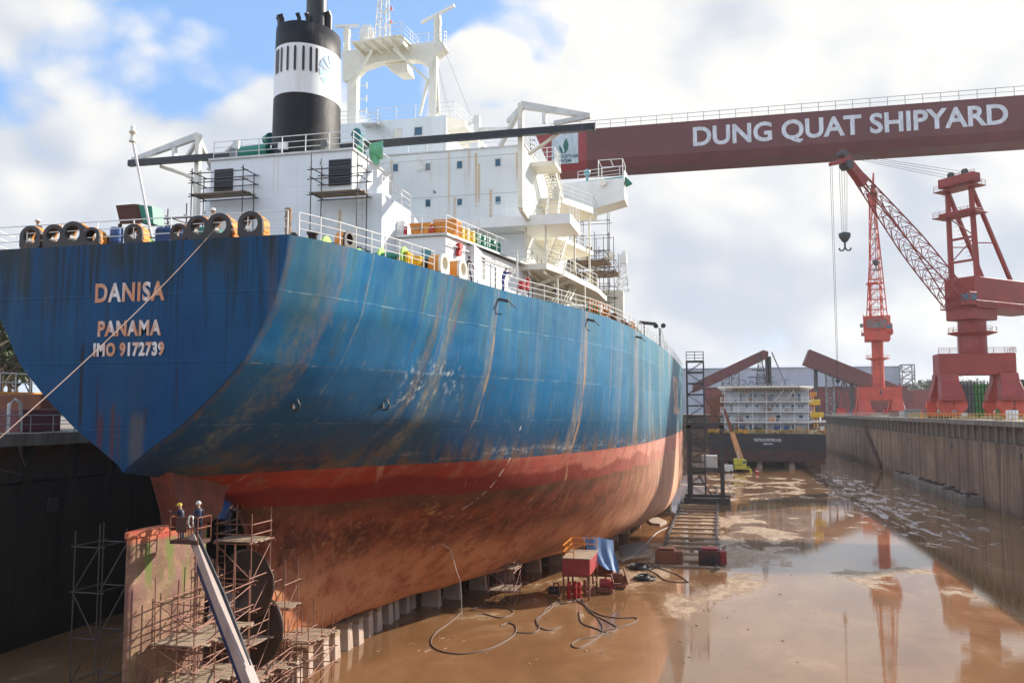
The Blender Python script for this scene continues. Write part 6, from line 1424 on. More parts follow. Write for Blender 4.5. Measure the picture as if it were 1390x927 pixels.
# ================================================================= QUAY CRANES
def portal_crane(base, head, label, mat, col_r=2.6, col_h=6.7, portal_h=13.0, gauge=14., house=(15, 6.5, 6.0), mast_h=21., boom=(26., 25.5), boom_w=2.6, lat_mast=False, hook_drop=15., portal_rz=0.):
    """local frame: +x is where the jib points after turning by `head`; the portal stays square to the rails"""
    bx, by = base; Z0 = QZ
    root = empty('portal_crane', (bx, by, Z0), label, 'dock crane')
    m_ = M[mat]; o = V(bx, by, Z0)
    # portal
    g = gauge/2; zt_, zb_ = portal_h, portal_h-4.3
    e_ = MB(); e_.box(bx-g, bx+g, by-2.6, by+2.6, Z0+zb_, Z0+zt_)
    pr = e_.build('portal_beam', m_, root, bevel=.12)
    for sx_ in (-1, 1):
        for sy in (-1, 1):
            e_ = MB(); cx_, cy_ = bx+sx_*(g-1.6), by+sy*4.6; c2 = by+sy*1.9
            prof = [(zb_+.3, 1.65, 1.4, c2), (zb_-1.3, 1.65, 1.4, c2+sy*.6), (zb_-4.3, 2.15, 1.6, cy_), (zb_-5.2, 2.15, 1.6, cy_)]
            rings = [[V(cx_-a, yc-b_, Z0+z_), V(cx_+a, yc-b_, Z0+z_), V(cx_+a, yc+b_, Z0+z_), V(cx_-a, yc+b_, Z0+z_)] for z_, a, b_, yc in prof]
            vs = [q for r_ in rings for q in r_]; fs = [(i*4+k, i*4+(k+1)%4, (i+1)*4+(k+1)%4, (i+1)*4+k) for i in range(3) for k in range(4)]+[(0,1,2,3),(12,13,14,15)]
            e_.add(vs, fs); lg = e_.build('portal_leg', m_, root, bevel=.08)
            e_ = MB()
            for dx in (-1.5, 1.5):
                q = V(cx_+dx, cy_, Z0)
                e_.prism([q+V(-1.1,-.5,zb_-5.2), q+V(1.1,-.5,zb_-5.2), q+V(1.3,-.5,2.2), q+V(.35,-.5,1.2), q+V(-.35,-.5,1.2), q+V(-1.3,-.5,2.2)], (0, 1.0, 0))
                e_.cbox(q+V(0,0,.85), 2.0, 1.2, .8)
            e_.build('bogie_frame', M['brightred'] if mat == 'red' else m_, lg, bevel=.05)
            e_ = MB()
            for dx in (-2.1, -1.1, .9, 1.9): e_.tube((cx_+dx, cy_-.35, Z0+.5), (cx_+dx, cy_+.35, Z0+.5), .48, n=14)
            e_.build('bogie_wheels', M['darksteel'], lg)
    e_ = MB(); railing([(bx-g, by-2.6, Z0+zt_), (bx+g, by-2.6, Z0+zt_), (bx+g, by+2.6, Z0+zt_)], mb=e_, r=.04, sp=2); e_.build('railing', M['red'], root)
    # column
    zc1 = zt_+col_h
    e_ = MB(); e_.lathe((bx, by, Z0), [(col_r*1.04, zt_-.02), (col_r, zt_+.4), (col_r, zc1)], 28); e_.build('column', m_, root)
    zr = zt_+col_h*.62; e_ = MB(); e_.lathe((bx, by, Z0), [(col_r, zr-.6), (col_r+1.9, zr), (col_r+1.9, zr+.14), (col_r, zr+.14)], 24, cap=False); cr_ = e_.build('ring_walkway', m_, root)
    e_ = MB(); rp = [(bx+(col_r+1.8)*math.cos(a), by+(col_r+1.8)*math.sin(a), Z0+zr+.1) for a in np.linspace(0, 2*math.pi, 15)]; railing(rp, mb=e_, r=.03, sp=1.6); e_.build('railing', m_, cr_)
    e_ = MB(); railing([(bx-col_r-.3, by-col_r, Z0+zt_), (bx-col_r-.3, by-col_r, Z0+zr)], mb=e_, r=.03); 
    for sg in (0, .5): e_.tube((bx-col_r-.35+sg*.0, by-1+sg, Z0+zt_), (bx-col_r-.35, by-1+sg, Z0+zr), .04)
    for k in range(int(col_h*.62/.4)): e_.tube((bx-col_r-.35, by-1, Z0+zt_+k*.4), (bx-col_r-.35, by-.5, Z0+zt_+k*.4), .03)
    e_.build('ladder', m_, root)
    # slewing part
    ca, sa = math.cos(head), math.sin(head)
    T = lambda x_, y_, z_: V(bx+ca*x_-sa*y_, by+sa*x_+ca*y_, Z0+z_)
    RM = lambda x_, y_, z_: Matrix.Translation(T(x_, y_, z_)) @ Matrix.Rotation(head, 4, 'Z')
    L, W_, Hh = house
    e_ = MB(); e_.cbox(None, W_*1.15, W_*.95, 3.2, M=RM(0, 0, zc1+1.6)); e_.build('slewing_base', m_, root, bevel=.15)
    hz0 = zc1+2.2
    e_ = MB(); e_.cbox(None, L, W_, Hh, M=RM(-L/2+3.6, 0, hz0+Hh/2+.3)); hs = e_.build('machinery_house', m_, root, bevel=.12)
    e_ = MB(); e_.cbox(None, L+1.0, W_+1.4, .25, M=RM(-L/2+3.6, 0, hz0+.2)); e_.build('house_platform', m_, hs)
    e_ = MB(); c_ = [T(4.1, -W_/2-.6, hz0+.3), T(-L+3.2, -W_/2-.6, hz0+.3)]; railing(c_, mb=e_, r=.035); railing([T(4.1, W_/2+.6, hz0+.3), T(-L+3.2, W_/2+.6, hz0+.3)], mb=e_, r=.035)
    railing([T(3.4, -W_/2, hz0+Hh+.3), T(-L+4, -W_/2, hz0+Hh+.3)], mb=e_, r=.03); e_.build('railing', m_, hs)
    cbn = MB(); cbn.cbox(None, 2.4, 2.0, 2.6, M=RM(4.6, W_/2-.6, hz0+1.7)); cbn = cbn.build('operator_cab', m_, root, bevel=.1)
    e_ = MB(); e_.cbox(None, .06, 1.6, 1.3, M=RM(5.83, W_/2-.6, hz0+2.0)); e_.cbox(None, 1.8, .06, 1.2, M=RM(4.6, W_/2+.43, hz0+2.0)); e_.build('cab_window', M['glass'], cbn)
    e_ = MB(); e_.cbox(None, 1.6, 2.0, 1.1, M=RM(-L*.45, -W_/2, hz0+Hh*.62)); e_.build('vent_panel', M['grey'], hs)
    if lat_mast: e_ = MB(); e_.cbox(None, .1, W_*.86, Hh*.55, M=RM(3.66, 0, hz0+Hh*.62)); e_.build('front_panel', M['grey'], hs)
    # A frame mast
    hz1 = hz0+Hh+.3; mz = hz1+mast_h; hwid = W_*.5-.5; back = mast_h*.58
    if not lat_mast:
        for sg in (-1, 1):
            e_ = MB(); e_.bar(T(1.8, sg*hwid, hz1-.4), T(2.3, sg*hwid*.92, mz), .95, .95, w2=.8, h2=.8); e_.build('mast_leg', m_, root)
            e_ = MB(); e_.bar(T(1.9, sg*hwid*.92, mz-1.6), T(1.9-back, sg*hwid, hz1-.3), .62, .7); e_.build('mast_back_leg', m_, root)
        e_ = MB()
        for f_ in (.18, .42, .66): e_.bar(T(1.9, -hwid, hz1+mast_h*f_), T(1.9, hwid, hz1+mast_h*f_), .4, .45)
        e_.tube(T(1.9, -hwid, hz1+mast_h*.18), T(1.9, hwid, hz1+mast_h*.42), .12); e_.tube(T(1.9, hwid, hz1+mast_h*.42), T(1.9, -hwid, hz1+mast_h*.66), .12)
        e_.tube(T(1.9, -hwid, hz1+mast_h*.35), T(1.9-back*.62, -hwid, hz1+mast_h*.38), .12); e_.tube(T(1.9, hwid, hz1+mast_h*.35), T(1.9-back*.62, hwid, hz1+mast_h*.38), .12)
        e_.build('mast_cross_tie', m_, root)
        e_ = MB(); e_.cbox(None, 2.4, hwid*2+2.2, 1.9, M=RM(2.2, 0, mz+.5)); e_.cbox(None, 3.8, hwid*2+3.6, .18, M=RM(2.2, 0, mz-1.2)); e_.cbox(None, 2.8, hwid*2+2.4, .8, M=RM(2.1, 0, mz-6.2)); e_.cbox(None, 4.4, hwid*2+4, .16, M=RM(2.4, 0, mz-6.7))
        e_.build('mast_head', m_, root, bevel=.08)
        e_ = MB()
        for sg in (-.55, .55): e_.tube(T(2.4, sg*hwid-.3, mz+1.8), T(2.4, sg*hwid+.3, mz+1.8), .85, n=16)
        e_.build('rope_sheave', M['darksteel'], root)
        e_ = MB(); railing([T(4.1, -hwid-1.6, mz-1.1), T(4.1, hwid+1.6, mz-1.1), T(.3, hwid+1.6, mz-1.1)], mb=e_, r=.035); railing([T(4.4, -hwid-1.8, mz-6.6), T(4.4, hwid+1.8, mz-6.6)], mb=e_, r=.035); railing([T(1.2,-hwid,mz+1.45), T(1.2,hwid,mz+1.45)], mb=e_, r=.035, sp=.8)
        st0, st1 = T(1.2, -hwid-1.0, mz-1.6), T(1.2-back, -hwid-.8, hz1)
        for dz_ in (0, 1.0): e_.tube(st0+V(0,0,dz_), st1+V(0,0,dz_), .05)
        for k in range(22): q = st0.lerp(st1, k/21); e_.tube(q-V(0,0,.1), q+V(0,0,1.0), .03); e_.tube(q, q+V(sa*.8, -ca*.8, 0), .035)
        e_.build('mast_walkway', m_, root)
    else:
        e_ = MB(); lattice(e_, T(-.5, 0, hz1-.3), T(-.9, 0, mz), 3.8, 1.6, 12, .15, .08); e_.bar(T(-2.6, -1.6, hz1), T(-2.6, -1.6, hz1+11), .5, .5); e_.bar(T(-2.6, 1.6, hz1), T(-2.6, 1.6, hz1+11), .5, .5); e_.box(*(lambda c: (c.x-2.6, c.x+2.2, c.y-1.8, c.y+1.8, c.z, c.z+.4))(T(-2.0, 0, hz1+11)))
        e_.build('mast_lattice', m_, root)
        e_ = MB(); c = T(-.9, 0, mz); e_.cbox(c, 2.2, 2.2, 3.0); e_.bar(c+V(0,0,1.4), c+V(.7,0,9.0), 1.2, 1.2, w2=.4, h2=.4); e_.cbox(c+V(0,0,1.6), 3.2, 2.6, .9); e_.build('mast_head', m_, root)
    # luffing jib
    bl_, bh_ = boom; r0 = T(4.2, 0, hz0+1.2); tip = T(4.2+bl_, 0, hz0+1.2+bh_)
    lat = V(-sa, ca, 0); e_ = MB()
    n = 12; dvec = tip-r0; nrm = dvec.cross(lat).normalized(); rw = boom_w
    def sect(f):
        wq = W_*.42*(1-f)+.55*f; hq = rw*(.35+.65*math.sin(min(1, f*1.6+.12)*math.pi*.5))*(1-.55*max(0, f-.5)*2*.8); c = r0.lerp(tip, f*.86)
        return [c+lat*wq*i+nrm*hq*.5*j for i, j in ((-1,-1),(1,-1),(1,1),(-1,1))]
    S_l = [sect(k/n) for k in range(n+1)]
    for k in range(n):
        for i in range(4):
            j = (i+1) % 4; e_.tube(S_l[k][i], S_l[k+1][i], .14, n=5, caps=False); e_.tube(S_l[k][i], S_l[k][j], .08, n=4, caps=False)
            mid = (S_l[k+1][i]+S_l[k+1][j])/2; e_.tube(S_l[k][i], mid, .07, n=4, caps=False); e_.tube(S_l[k][j], mid, .07, n=4, caps=False)
    jb = e_.build('jib', m_, root)
    c = r0.lerp(tip, .86); e_ = MB(); e_.bar(r0.lerp(tip, .83), tip, 1.5, 2.0, w2=1.3, h2=1.5, up=nrm); dh = V(ca, sa, 0); e_.bar(tip-dvec.normalized()*.8, tip+dh*3.4-V(0,0,1.9), 1.2, 1.1, w2=.8, h2=.6); e_.build('jib_head', m_, jb, bevel=.05)
    e_ = MB(); e_.tube(tip+lat*-.9-dvec.normalized()*1.6+nrm*-.6, tip+lat*.9-dvec.normalized()*1.6+nrm*-.6, .9, n=14); e_.tube(tip+lat*-.7+V(0,0,.5), tip+lat*.7+V(0,0,.5), .7, n=14); e_.build('rope_sheave', M['darksteel'], jb)
    hk = tip+dh*.2-V(0,0,hook_drop); e_ = MB()
    for dx, dl in ((-.9,0),(-.3,0),(.35,0),(.95,0)): e_.tube(tip+dh*dx*1.2-V(0,0,.6), hk+dh*dx*.7+V(0,0,.8), .035, n=4)
    q = tip+dh*3.2-V(0,0,2); hk2 = q-V(0,0,hook_drop*2.6)
    for dx in (-.25,.25): e_.tube(q+dh*dx, hk2+dh*dx*.6, .035, n=4)
    for sg in (-1, 1):
        for dz_ in (0, .6): e_.tube(T(2.6, sg*hwid*.6, mz+1.3+dz_) if not lat_mast else T(-.9, sg*.6, mz+2), tip+lat*sg*.5+V(0,0,.3+dz_*.4), .04, n=4)
    e_.build('hoist_rope', M['darksteel'], root)
    def hook(c, s, nm='hook_block'):
        e_ = MB(); e_.lathe(c, [(.02,-.9*s),(.45*s,-.6*s),(.95*s,.2*s),(.95*s,.8*s),(.3*s,1.0*s)], 12, 1, .5); h_ = e_.build(nm, M['darksteel'], root)
        e_ = MB(); pts = [c+V(0,0,-.8*s), c+V(0,0,-1.6*s)]; e_.path(pts, .16*s, 8)
        for sg in (-1, 1): e_.path([c+V(0,0,-1.6*s), c+V(sg*.3*s,0,-2.1*s), c+V(sg*.75*s,0,-2.1*s), c+V(sg*.95*s,0,-1.7*s)], .14*s, 8)
        e_.build('hook', M['darksteel'], h_)
    hook(hk, 1.1); hook(hk2, .45, 'auxiliary_hook_block')
    return root
portal_crane((50.2, 188.), R(222), 'large red portal crane on the right quay, lattice jib raised to the left', 'red', hook_drop=15.2, house=(23, 6.5, 6.0), boom=(32.0, 25.2), boom_w=3.6, mast_h=19.5)
q1 = P(1190, 560, X=50.2)
portal_crane((50.8, 296.), R(262), 'smaller orange-red portal crane further back on the right quay, jib pointing at the viewer', 'brightred', col_r=1.8, col_h=15.0, portal_h=9.2, gauge=13.0, house=(9, 8, 5.5), mast_h=39, boom=(9., 44.), boom_w=2.6, lat_mast=True, hook_drop=24)
# hook of the far crane's second fall, hanging left of it
# ================================================================= SHIPYARD GANTRY CRANE
GYY = 198.0; gt, gbm = 83.0, 73.3
gc = empty('gantry_crane', (15, GYY+4, QZ), 'huge maroon gantry crane whose lettered girder spans the whole dock', 'gantry crane')
gx0, gx1 = -42.2, 132.0; xr_ = P(796, 200, Y=GYY).x
def girder_seg(x0, x1, mat):
    e_ = MB(); e_.prism([(x0, GYY, gt), (x0, GYY, gbm+2.1), (x0, GYY+.9, gbm), (x0, GYY+8.1, gbm), (x0, GYY+9, gbm+2.1), (x0, GYY+9, gt)], (x1-x0, 0, 0)); return e_.build('girder', M[mat], gc)
girder_seg(xr_+.002, gx1, 'girder'); 
xl_b = P(748, 232, Y=GYY).x
e_ = MB(); e_.add([(gx0,GYY,gt),(xr_,GYY,gt),(xr_,GYY,gbm+2.1),(xr_,GYY+.9,gbm),(xl_b,GYY+.9,gbm),(xl_b-.8,GYY,gbm+2.1),
                   (gx0,GYY+9,gt),(xr_,GYY+9,gt),(xr_,GYY+9,gbm+2.1),(xr_,GYY+8.1,gbm),(xl_b,GYY+8.1,gbm),(xl_b-.8,GYY+9,gbm+2.1)],
       [(0,1,2,5),(5,2,3,4),(6,11,8,7),(11,10,9,8),(0,6,7,1),(3,9,10,4),(0,5,11,6),(5,4,10,11)]); e_.build('girder_end', M['girderred'], gc)
e_ = MB(); railing([(gx0+4, GYY+.1, gt), (gx1, GYY+.1, gt)], mb=e_, h=2.0, bars=2, sp=3.6, r=.05); e_.build('railing', M['grey'], gc)
e_ = MB()
for k in range(7): zz_ = gt-1.2*k; e_.bar((gx0-1.3, GYY+.5, zz_), (gx0, GYY+.5, zz_-.5), .2, .2); e_.bar((gx0-1.3, GYY+.5, zz_), (gx0-1.2, GYY+.5, zz_-1.3), .15, .15)
e_.build('end_ladder', M['girder'], gc)
a_, b_ = P(749, 184, Y=GYY), P(785, 220, Y=GYY)
e_ = MB(); e_.box(a_.x, b_.x, GYY-.12, GYY-.02, b_.z-.25, a_.z+.1); sg_ = e_.build('sign_board', M['board'], gc)
cxs = (a_.x+b_.x)/2; u = (a_.z-b_.z)/36
def leafm(pts, mat):
    e_ = MB(); e_.prism([V(cxs+x_*u, GYY-.13, b_.z+z_*u) for x_, z_ in pts], (0, -.06, 0)); e_.build('flame_emblem', M[mat], sg_)
leafm([(-1.5,11),(1,12.5),(3.6,16),(4.6,20),(4.3,24),(3.0,28),(2.6,31),(-.3,27.5),(-2.0,23),(-1.8,19),(-.4,15.5)], 'txtgreen')
leafm([(-2.2,11),(-4.6,12.5),(-6.6,16),(-7.2,19),(-6.6,22.5),(-5.4,20.5),(-3.6,17.5),(-2.6,14)], 'txtgreen')
o = textmesh('sign_lettering', 'PETROVIETNAM', 1.15, M['txtnavy'], sg_, (a_.x+.25, GYY-.14, b_.z+5.7*u), FACE_Y, .02, .03, .8); fit(o, (b_.x-a_.x)*.94)
o = textmesh('sign_lettering', 'PVSM', 1.12, M['txtgreen'], sg_, (cxs-(b_.x-a_.x)*.24, GYY-.14, b_.z+.4*u), FACE_Y, .02, .035, .9); fit(o, (b_.x-a_.x)*.48)
a0, a1 = P(939, 199, Y=GYY), P(1367, 171, Y=GYY); capz = P(939, 174, Y=GYY).z-a0.z
o = textmesh('girder_lettering', 'DUNG QUAT SHIPYARD', capz*1.40, M['txt'], gc, (a0.x, GYY-.06, a0.z+.15), FACE_Y, .03, .16, 1.0); fit(o, a1.x-a0.x)
e_ = MB()   # hinged leg at the far left and rigid leg beyond the right quay
for sg in (0, 1): e_.bar((gx0+2.6, GYY+4.5, gbm+1), (gx0-3, GYY-8+sg*25, QZ+2), 2.2, 2.2, w2=1.6, h2=1.6)
e_.build('hinged_leg', M['girder'], gc)
e_ = MB()
for sg in (0, 1): e_.bar((gx1-6, GYY+4.5, gbm+1), (gx1-2, GYY-12+sg*33, QZ+2), 4.5, 3.5, w2=3)
e_.build('rigid_leg', M['girder'], gc)
for xx, yk in ((gx0-3, GYY-8), (gx0-3, GYY+17), (gx1-2, GYY-12), (gx1-2, GYY+21)):
    e_ = MB(); e_.cbox((xx, yk, QZ+1.2), 2, 9, 2.2); e_.build('bogie', M['girder'], gc)

# ================================================================= WHITE ACCOMMODATION BARGE
HY = 243.0; H = lambda px, py, Y=HY: P(px, py, Y=Y)
hx0, hx1 = H(962, 600).x, H(1121, 600).x; hz_ = H(1050, 589).z
bg_ = empty('barge', ((hx0+hx1)/2, HY, 0), 'black-hulled accommodation barge with four white balcony decks, docked beyond the tanker', 'barge')
m, t, b = newmat('barge_hull_paint'); v, x, y, z = coords(t); n = noise(t, v, .3, 5)
col = mixc(t, z.ss(5.0, 4.9), (.02,.02,.026), mixc(t, n.ss(.4, .6), (.07,.02,.018), (.04,.018,.016))); setc(t, b, col, .5)
e_ = MB(); e_.prism([(hx0, HY, hz_), (hx1, HY, hz_), (hx1, HY, 3.2), (hx1-1.5, HY, 1.9), (hx0+1.5, HY, 1.9), (hx0, HY, 3.2)], (0, 75, 0)); bh = e_.build('hull', m, bg_)
o = textmesh('name_lettering', 'VIETSOVPETRO-02', 1.1, M['txt'], bh, (H(1023, 600).x, HY-.05, H(1040, 599).z), FACE_Y, .02, .03, 1.0); fit(o, H(1061,600).x-H(1023,600).x)
textmesh('name_lettering', 'SAIGON', .7, M['txt'], bh, (H(1036, 600).x, HY-.05, H(1040, 603.5).z), FACE_Y, .02, .02, 1.0)
tiers = [(585, 573), (573, 558.5), (558.5, 545), (545, 528)]
xa_, xb_ = H(982, 560).x, H(1099, 560).x
M['bargewhite'] = paint('barge_white_paint', (.46,.50,.54), .5, (.24,.17,.11), .4, scale=.6, seam=2.8)
e_ = MB(); z0q, z1q = H(1050, 586).z-.2, H(1050, 528).z; e_.box(xa_, xb_, HY+2.0, HY+26, hz_-.1, z1q); blk = e_.build('accommodation_block', M['bargewhite'], bg_)
for i, (p0, p1) in enumerate(tiers):
    z0q, z1q = H(1050, p0).z, H(1050, p1).z
    e_ = MB(); e_.box(xa_-.8, xb_+.8, HY+.4, HY+2.0, z1q-.18, z1q+.1); e_.build('balcony_deck', M['white'], blk)
    if i < 3: e_ = MB(); railing([(xa_-.7, HY+.5, z1q+.1), (xb_+.7, HY+.5, z1q+.1)], mb=e_, r=.045, sp=2.4); e_.build('railing', M['white'], blk)
    for px in sorted(random.uniform(988, 1095) for _ in range((11,9,12,8)[i])):
        dr = random.random() < .3; c = H(px, (p0+p1)/2+random.uniform(-.2,.8), HY+2.0); w_ = MB(); w_.box(c.x-.33, c.x+.33, HY+1.93, HY+2.0, (c.z-.45) if not dr else z0q+.15, c.z+.45); w_.build('window', M['glass'], blk)
    e_ = MB()
    for px in (984, 1003, 1022, 1041, 1060, 1079, 1098): xx = H(px, p0).x; e_.bar((xx, HY+.5, z0q), (xx, HY+.5, z1q), .14, .14)
    e_.build('balcony_post', M['white'], blk)
for (pa_, pb_, i) in ((1028, 1040, 1), (1040, 1028, 2), (1032, 1044, 0)):
    e_ = MB(); a_, b_ = H(pa_, tiers[i][0], HY+.8), H(pb_, tiers[i][1], HY+.8); e_.bar(a_, b_, .7, .2); e_.tube(a_+V(0,0,1), b_+V(0,0,1), .05); e_.build('outside_stair', M['grey'], blk)
for k in range(26):
    i = random.randrange(4); px = random.uniform(986, 1096); z0q = H(1050, tiers[i][0]).z; q = H(px, tiers[i][0], HY+1.4); s_ = random.uniform(.4, 1.3)
    e_ = MB(); e_.cbox((q.x, HY+1.45, z0q+.15+s_*.5), s_*random.uniform(.5, 1.3), .8, s_); e_.build('balcony_gear', M[random.choice(['rust', 'orange', 'darksteel', 'blue', 'offwhite', 'timber'])], blk)
hz2 = H(1050, 526.5).z; e_ = MB(); x0_, x1_ = H(974, 526).x, H(1106, 526).x
e_.prism([(x0_, HY+3, hz2), (x0_+4, HY-2.5, hz2), (x1_-4, HY-2.5, hz2), (x1_, HY+3, hz2), (x1_, HY+20, hz2), (x0_, HY+20, hz2)], (0, 0, .5))
hd_ = e_.build('helideck', M['cream'], bg_)
e_ = MB()
for k in range(20): e_ = MB(); xx = x0_+4.2+(x1_-x0_-8.4)*k/19; e_.bar((xx, HY-2.4, hz2-.1), (xx, HY+1.9, hz2-.9), .08, .3); e_.build('deck_beam', M['timber'], hd_)
for k in range(12): e_ = MB(); xx = x0_+4+(x1_-x0_-8)*k/11; e_.tube((xx, HY-2.5, hz2+.3), (xx+random.uniform(-1,1), HY-3.8, hz2+1.0), .06); e_.build('net_strut', M['cream'], hd_)
for px in (1052, 1066): e_ = MB(); e_.bar(H(px, 545, HY+.3), H(px+12, 529, HY-2), .16, .16); e_.build('deck_brace', M['cream'], hd_)
e_ = MB(); q = H(1033, 524, HY+12); lattice(e_, (q.x, HY+12, hz2+.4), (q.x, HY+12, H(1033, 480, HY+12).z), 3.0, .5, 8, .1, .06); e_.bar((q.x-3.5, HY+12, hz2+3.4), (q.x+3.5, HY+12, hz2+3.4), .3, .3); e_.bar((q.x-2.5, HY+12, hz2+5.5), (q.x+2.5, HY+12, hz2+5.5), .25, .25); e_.build('radio_mast', M['darksteel'], bg_)
for k in range(64):
    px = random.choice([random.uniform(960, 1000), random.uniform(1096, 1119), random.uniform(975, 1118)]); q = H(px, 586, HY+random.uniform(.5, 1.6)); q.z = hz_+random.uniform(.3, 1.6)
    e_ = MB(); e_.cbox(q, random.uniform(.3, 1.6), .6, random.uniform(.3, 1.4)); e_.build('deck_gear', M[random.choice(['timber', 'rust', 'orange', 'offwhite', 'darksteel'])], bg_)
e_ = MB(); railing([(hx0, HY+.2, hz_), (hx1-.2, HY+.2, hz_), (hx1-.2, HY+30, hz_)], mb=e_, r=.05, sp=2); e_.build('railing', M['yellow'], bg_)
for (px, py, w_, h_, mt_) in ((1105, 546, 3.0, 1.6, 'yellow'), (1109, 563, 3.2, 1.4, 'yellow'), (1104, 535, 1.6, 1.2, 'orange'), (1110, 572, 4, .6, 'white')):
    q = H(px, py, HY+4); e_ = MB(); e_.cbox(q, w_, 2.4, h_); e_.bar(q, (q.x, q.y, hz_), .3, .3); e_.build('lifeboat_station', M[mt_], bg_, bevel=.15)
e_ = MB(); q = H(970, 565, HY+3); e_.bar((q.x, HY+3, hz_), (q.x, HY+3, H(970,540).z), 2.6, 2.6); e_.cbox((q.x+1.5, HY+3, H(970,545).z), 3, 3, 4); e_.build('crane_pedestal', M['rust'], bg_)
for k in range(10):
    for s_ in (4.5, 13.5, 22): 
        if k < 4: dup(kb2, (hx0+s_, HY+2+k*8, 0), 0)
# foam gush and small concrete float beside the barge
q = P(1107, 622, Z=0); e_ = MB(); e_.box(q.x-4, q.x+3, q.y, q.y+8, -.3, 1.9); root = None; o = e_.build('concrete_float', M['rust'], bevel=.1); tag(o, 'rusty low pontoon with white top edge at the right corner of the barge', 'pontoon')

# ================================================================= BACKDROP ON THE FAR QUAY
def shedmat(name, c, ln=(.5,)):
    m, t, b = newmat(name); v, x, y, z = coords(t); s1_ = noise(t, vec(t, x*.15, y*.15, z*.03), 1, 4); r_ = ((x/1.2).fr()-.5).abs()
    col = mixc(t, s1_.ss(.4, .65), c, tuple(q*.85 for q in c)); col = mixc(t, r_.ss(.44, .5)*.35, col, tuple(q*.6 for q in c)); setc(t, b, col, .6, r_*.5, .05, .4); return m
BYY = 520.0; a_, b_ = P(800, 500, Y=BYY), P(1222, 497, Y=BYY); sh = empty('long_shed', ((a_.x+b_.x)/2, BYY, QZ), 'long pale grey industrial shed closing the view behind the dock', 'building')
e_ = MB(); e_.box(a_.x, b_.x, BYY, BYY+60, QZ-.1, b_.z); w_ = e_.build('wall', shedmat('pale_cladding', (.40,.43,.50)), sh)
e_ = MB(); e_.prism([(a_.x-1, BYY-1, b_.z), (a_.x-1, BYY+61, b_.z), (a_.x-1, BYY+30, b_.z+2.6)], (b_.x-a_.x+2, 0, 0)); e_.build('roof', shedmat('pale_roof', (.42,.45,.50)), sh)
textmesh('building_lettering', 'DAN + T', P(1000,514,Y=BYY).z-P(1000,523,Y=BYY).z+1, M['paletxt'], w_, (P(1001,523,Y=BYY).x, BYY-.2, P(1001,523,Y=BYY).z), FACE_Y, .1, .1, 1.5)
e_ = MB(); c0_, c1_ = P(1224, 495, Y=BYY-8), P(1240, 495, Y=BYY-8); lattice(e_, ((c0_.x+c1_.x)/2, BYY-6, QZ), ((c0_.x+c1_.x)/2, BYY-6, c0_.z), 6.4, 6.4, 7, .35, .2); root = empty('stair_tower', ((c0_.x+c1_.x)/2, BYY-6, QZ), 'grey open stair tower at the right end of the long shed', 'tower'); e_.build('tower_frame', M['grey'], root)
e_ = MB()
for k in range(7): zz_ = QZ+(c0_.z-QZ)*k/7; e_.bar((c0_.x, BYY-6, zz_), (c1_.x, BYY-6, zz_+(c0_.z-QZ)/7), 3, .4)
e_.build('stair_flights', M['block'], root)
RYY = 430.0; a_, b_ = P(955, 528, Y=RYY), P(1262, 529, Y=RYY); rb_ = empty('red_workshop', ((a_.x+b_.x)/2, RYY, QZ), 'long low maroon workshop building standing in front of the grey shed', 'building')
e_ = MB(); e_.box(a_.x, P(1232,529,Y=RYY).x, RYY, RYY+26, QZ-.1, a_.z); e_.build('wall', shedmat('maroon_cladding', (.21,.045,.042)), rb_)
e_ = MB(); e_.box(a_.x-.6, P(1232,529,Y=RYY).x+.6, RYY-.6, RYY+27, a_.z, a_.z+.8); e_.build('roof', M['girder'], rb_)
e_ = MB(); xx1 = P(1262, 560, Y=RYY-12).x; xx0 = P(1138, 560, Y=RYY-12).x; e_.box(xx0, xx1, RYY-14, RYY-4, QZ-.1, P(1200, 530, Y=RYY-12).z); o = e_.build('maroon_block', shedmat('maroon_cladding_b', (.24,.045,.040)), bevel=.2); tag(o, 'maroon steel block section on the ground at the right of the workshop', 'ship block')
def beam_thing(name, label, pts, Y, dep, mat, legs, lat_=None):
    root = empty(name, (P(*pts[0], Y=Y).x, Y, QZ), label, 'crane beam'); e_ = MB(); q = [P(px, py, Y=Y) for px, py in pts]; e_.prism(q, (0, dep, 0)); e_.build('box_beam', M[mat], root)
    for (px, p0) in legs: c = P(px, p0, Y=Y+dep/2); e_ = MB(); e_.bar((c.x, Y+dep/2, c.z), (c.x, Y+dep/2, QZ), 1.5, 1.5); e_.build('support_leg', M['darksteel'], root)
    for (px, p0) in (lat_ or []): c = P(px, p0, Y=Y+dep/2); e_ = MB(); lattice(e_, (c.x, Y+dep/2, QZ), (c.x, Y+dep/2, c.z), 3.0, 3.0, 6, .22, .14); e_.build('support_frame', M['grey'], root)
    return root
beam_thing('stockyard_beam', 'slanting maroon box beam on props, rising to the right above the white barge', [(955,513),(1036,475),(1043,477),(1043,485),(962,524),(940,533),(940,522)], 360, 8, 'girder', ((1041,484),(1044,484)), ((998,504),(985,512)))
beam_thing('stockyard_beam', 'slanting maroon box beam on props, falling to the right behind the small orange-red crane', [(1099,474),(1160,499),(1195,513),(1240,533),(1240,548),(1185,531),(1091,494)], 380, 9, 'girder', ((1107,500),(1156,520)), ((1126,507),))
e_ = MB(); q = P(1048, 500, Y=364); root = empty('jib_mast', (q.x, 364, QZ), 'thin dark stayed mast beside the left slanting beam', 'mast'); e_.bar((q.x, 364, P(1043,478,Y=364).z), (q.x+5, 364, P(1058,520,Y=364).z), .5, .5); e_.build('stay', M['grey'], root)
e_ = MB(); q = P(1146, 530, Y=370)
for dx in (-4, 0, 4): e_.bar((q.x+dx, 370, QZ), (q.x, 370, P(1146, 512, Y=370).z), .5, .5)
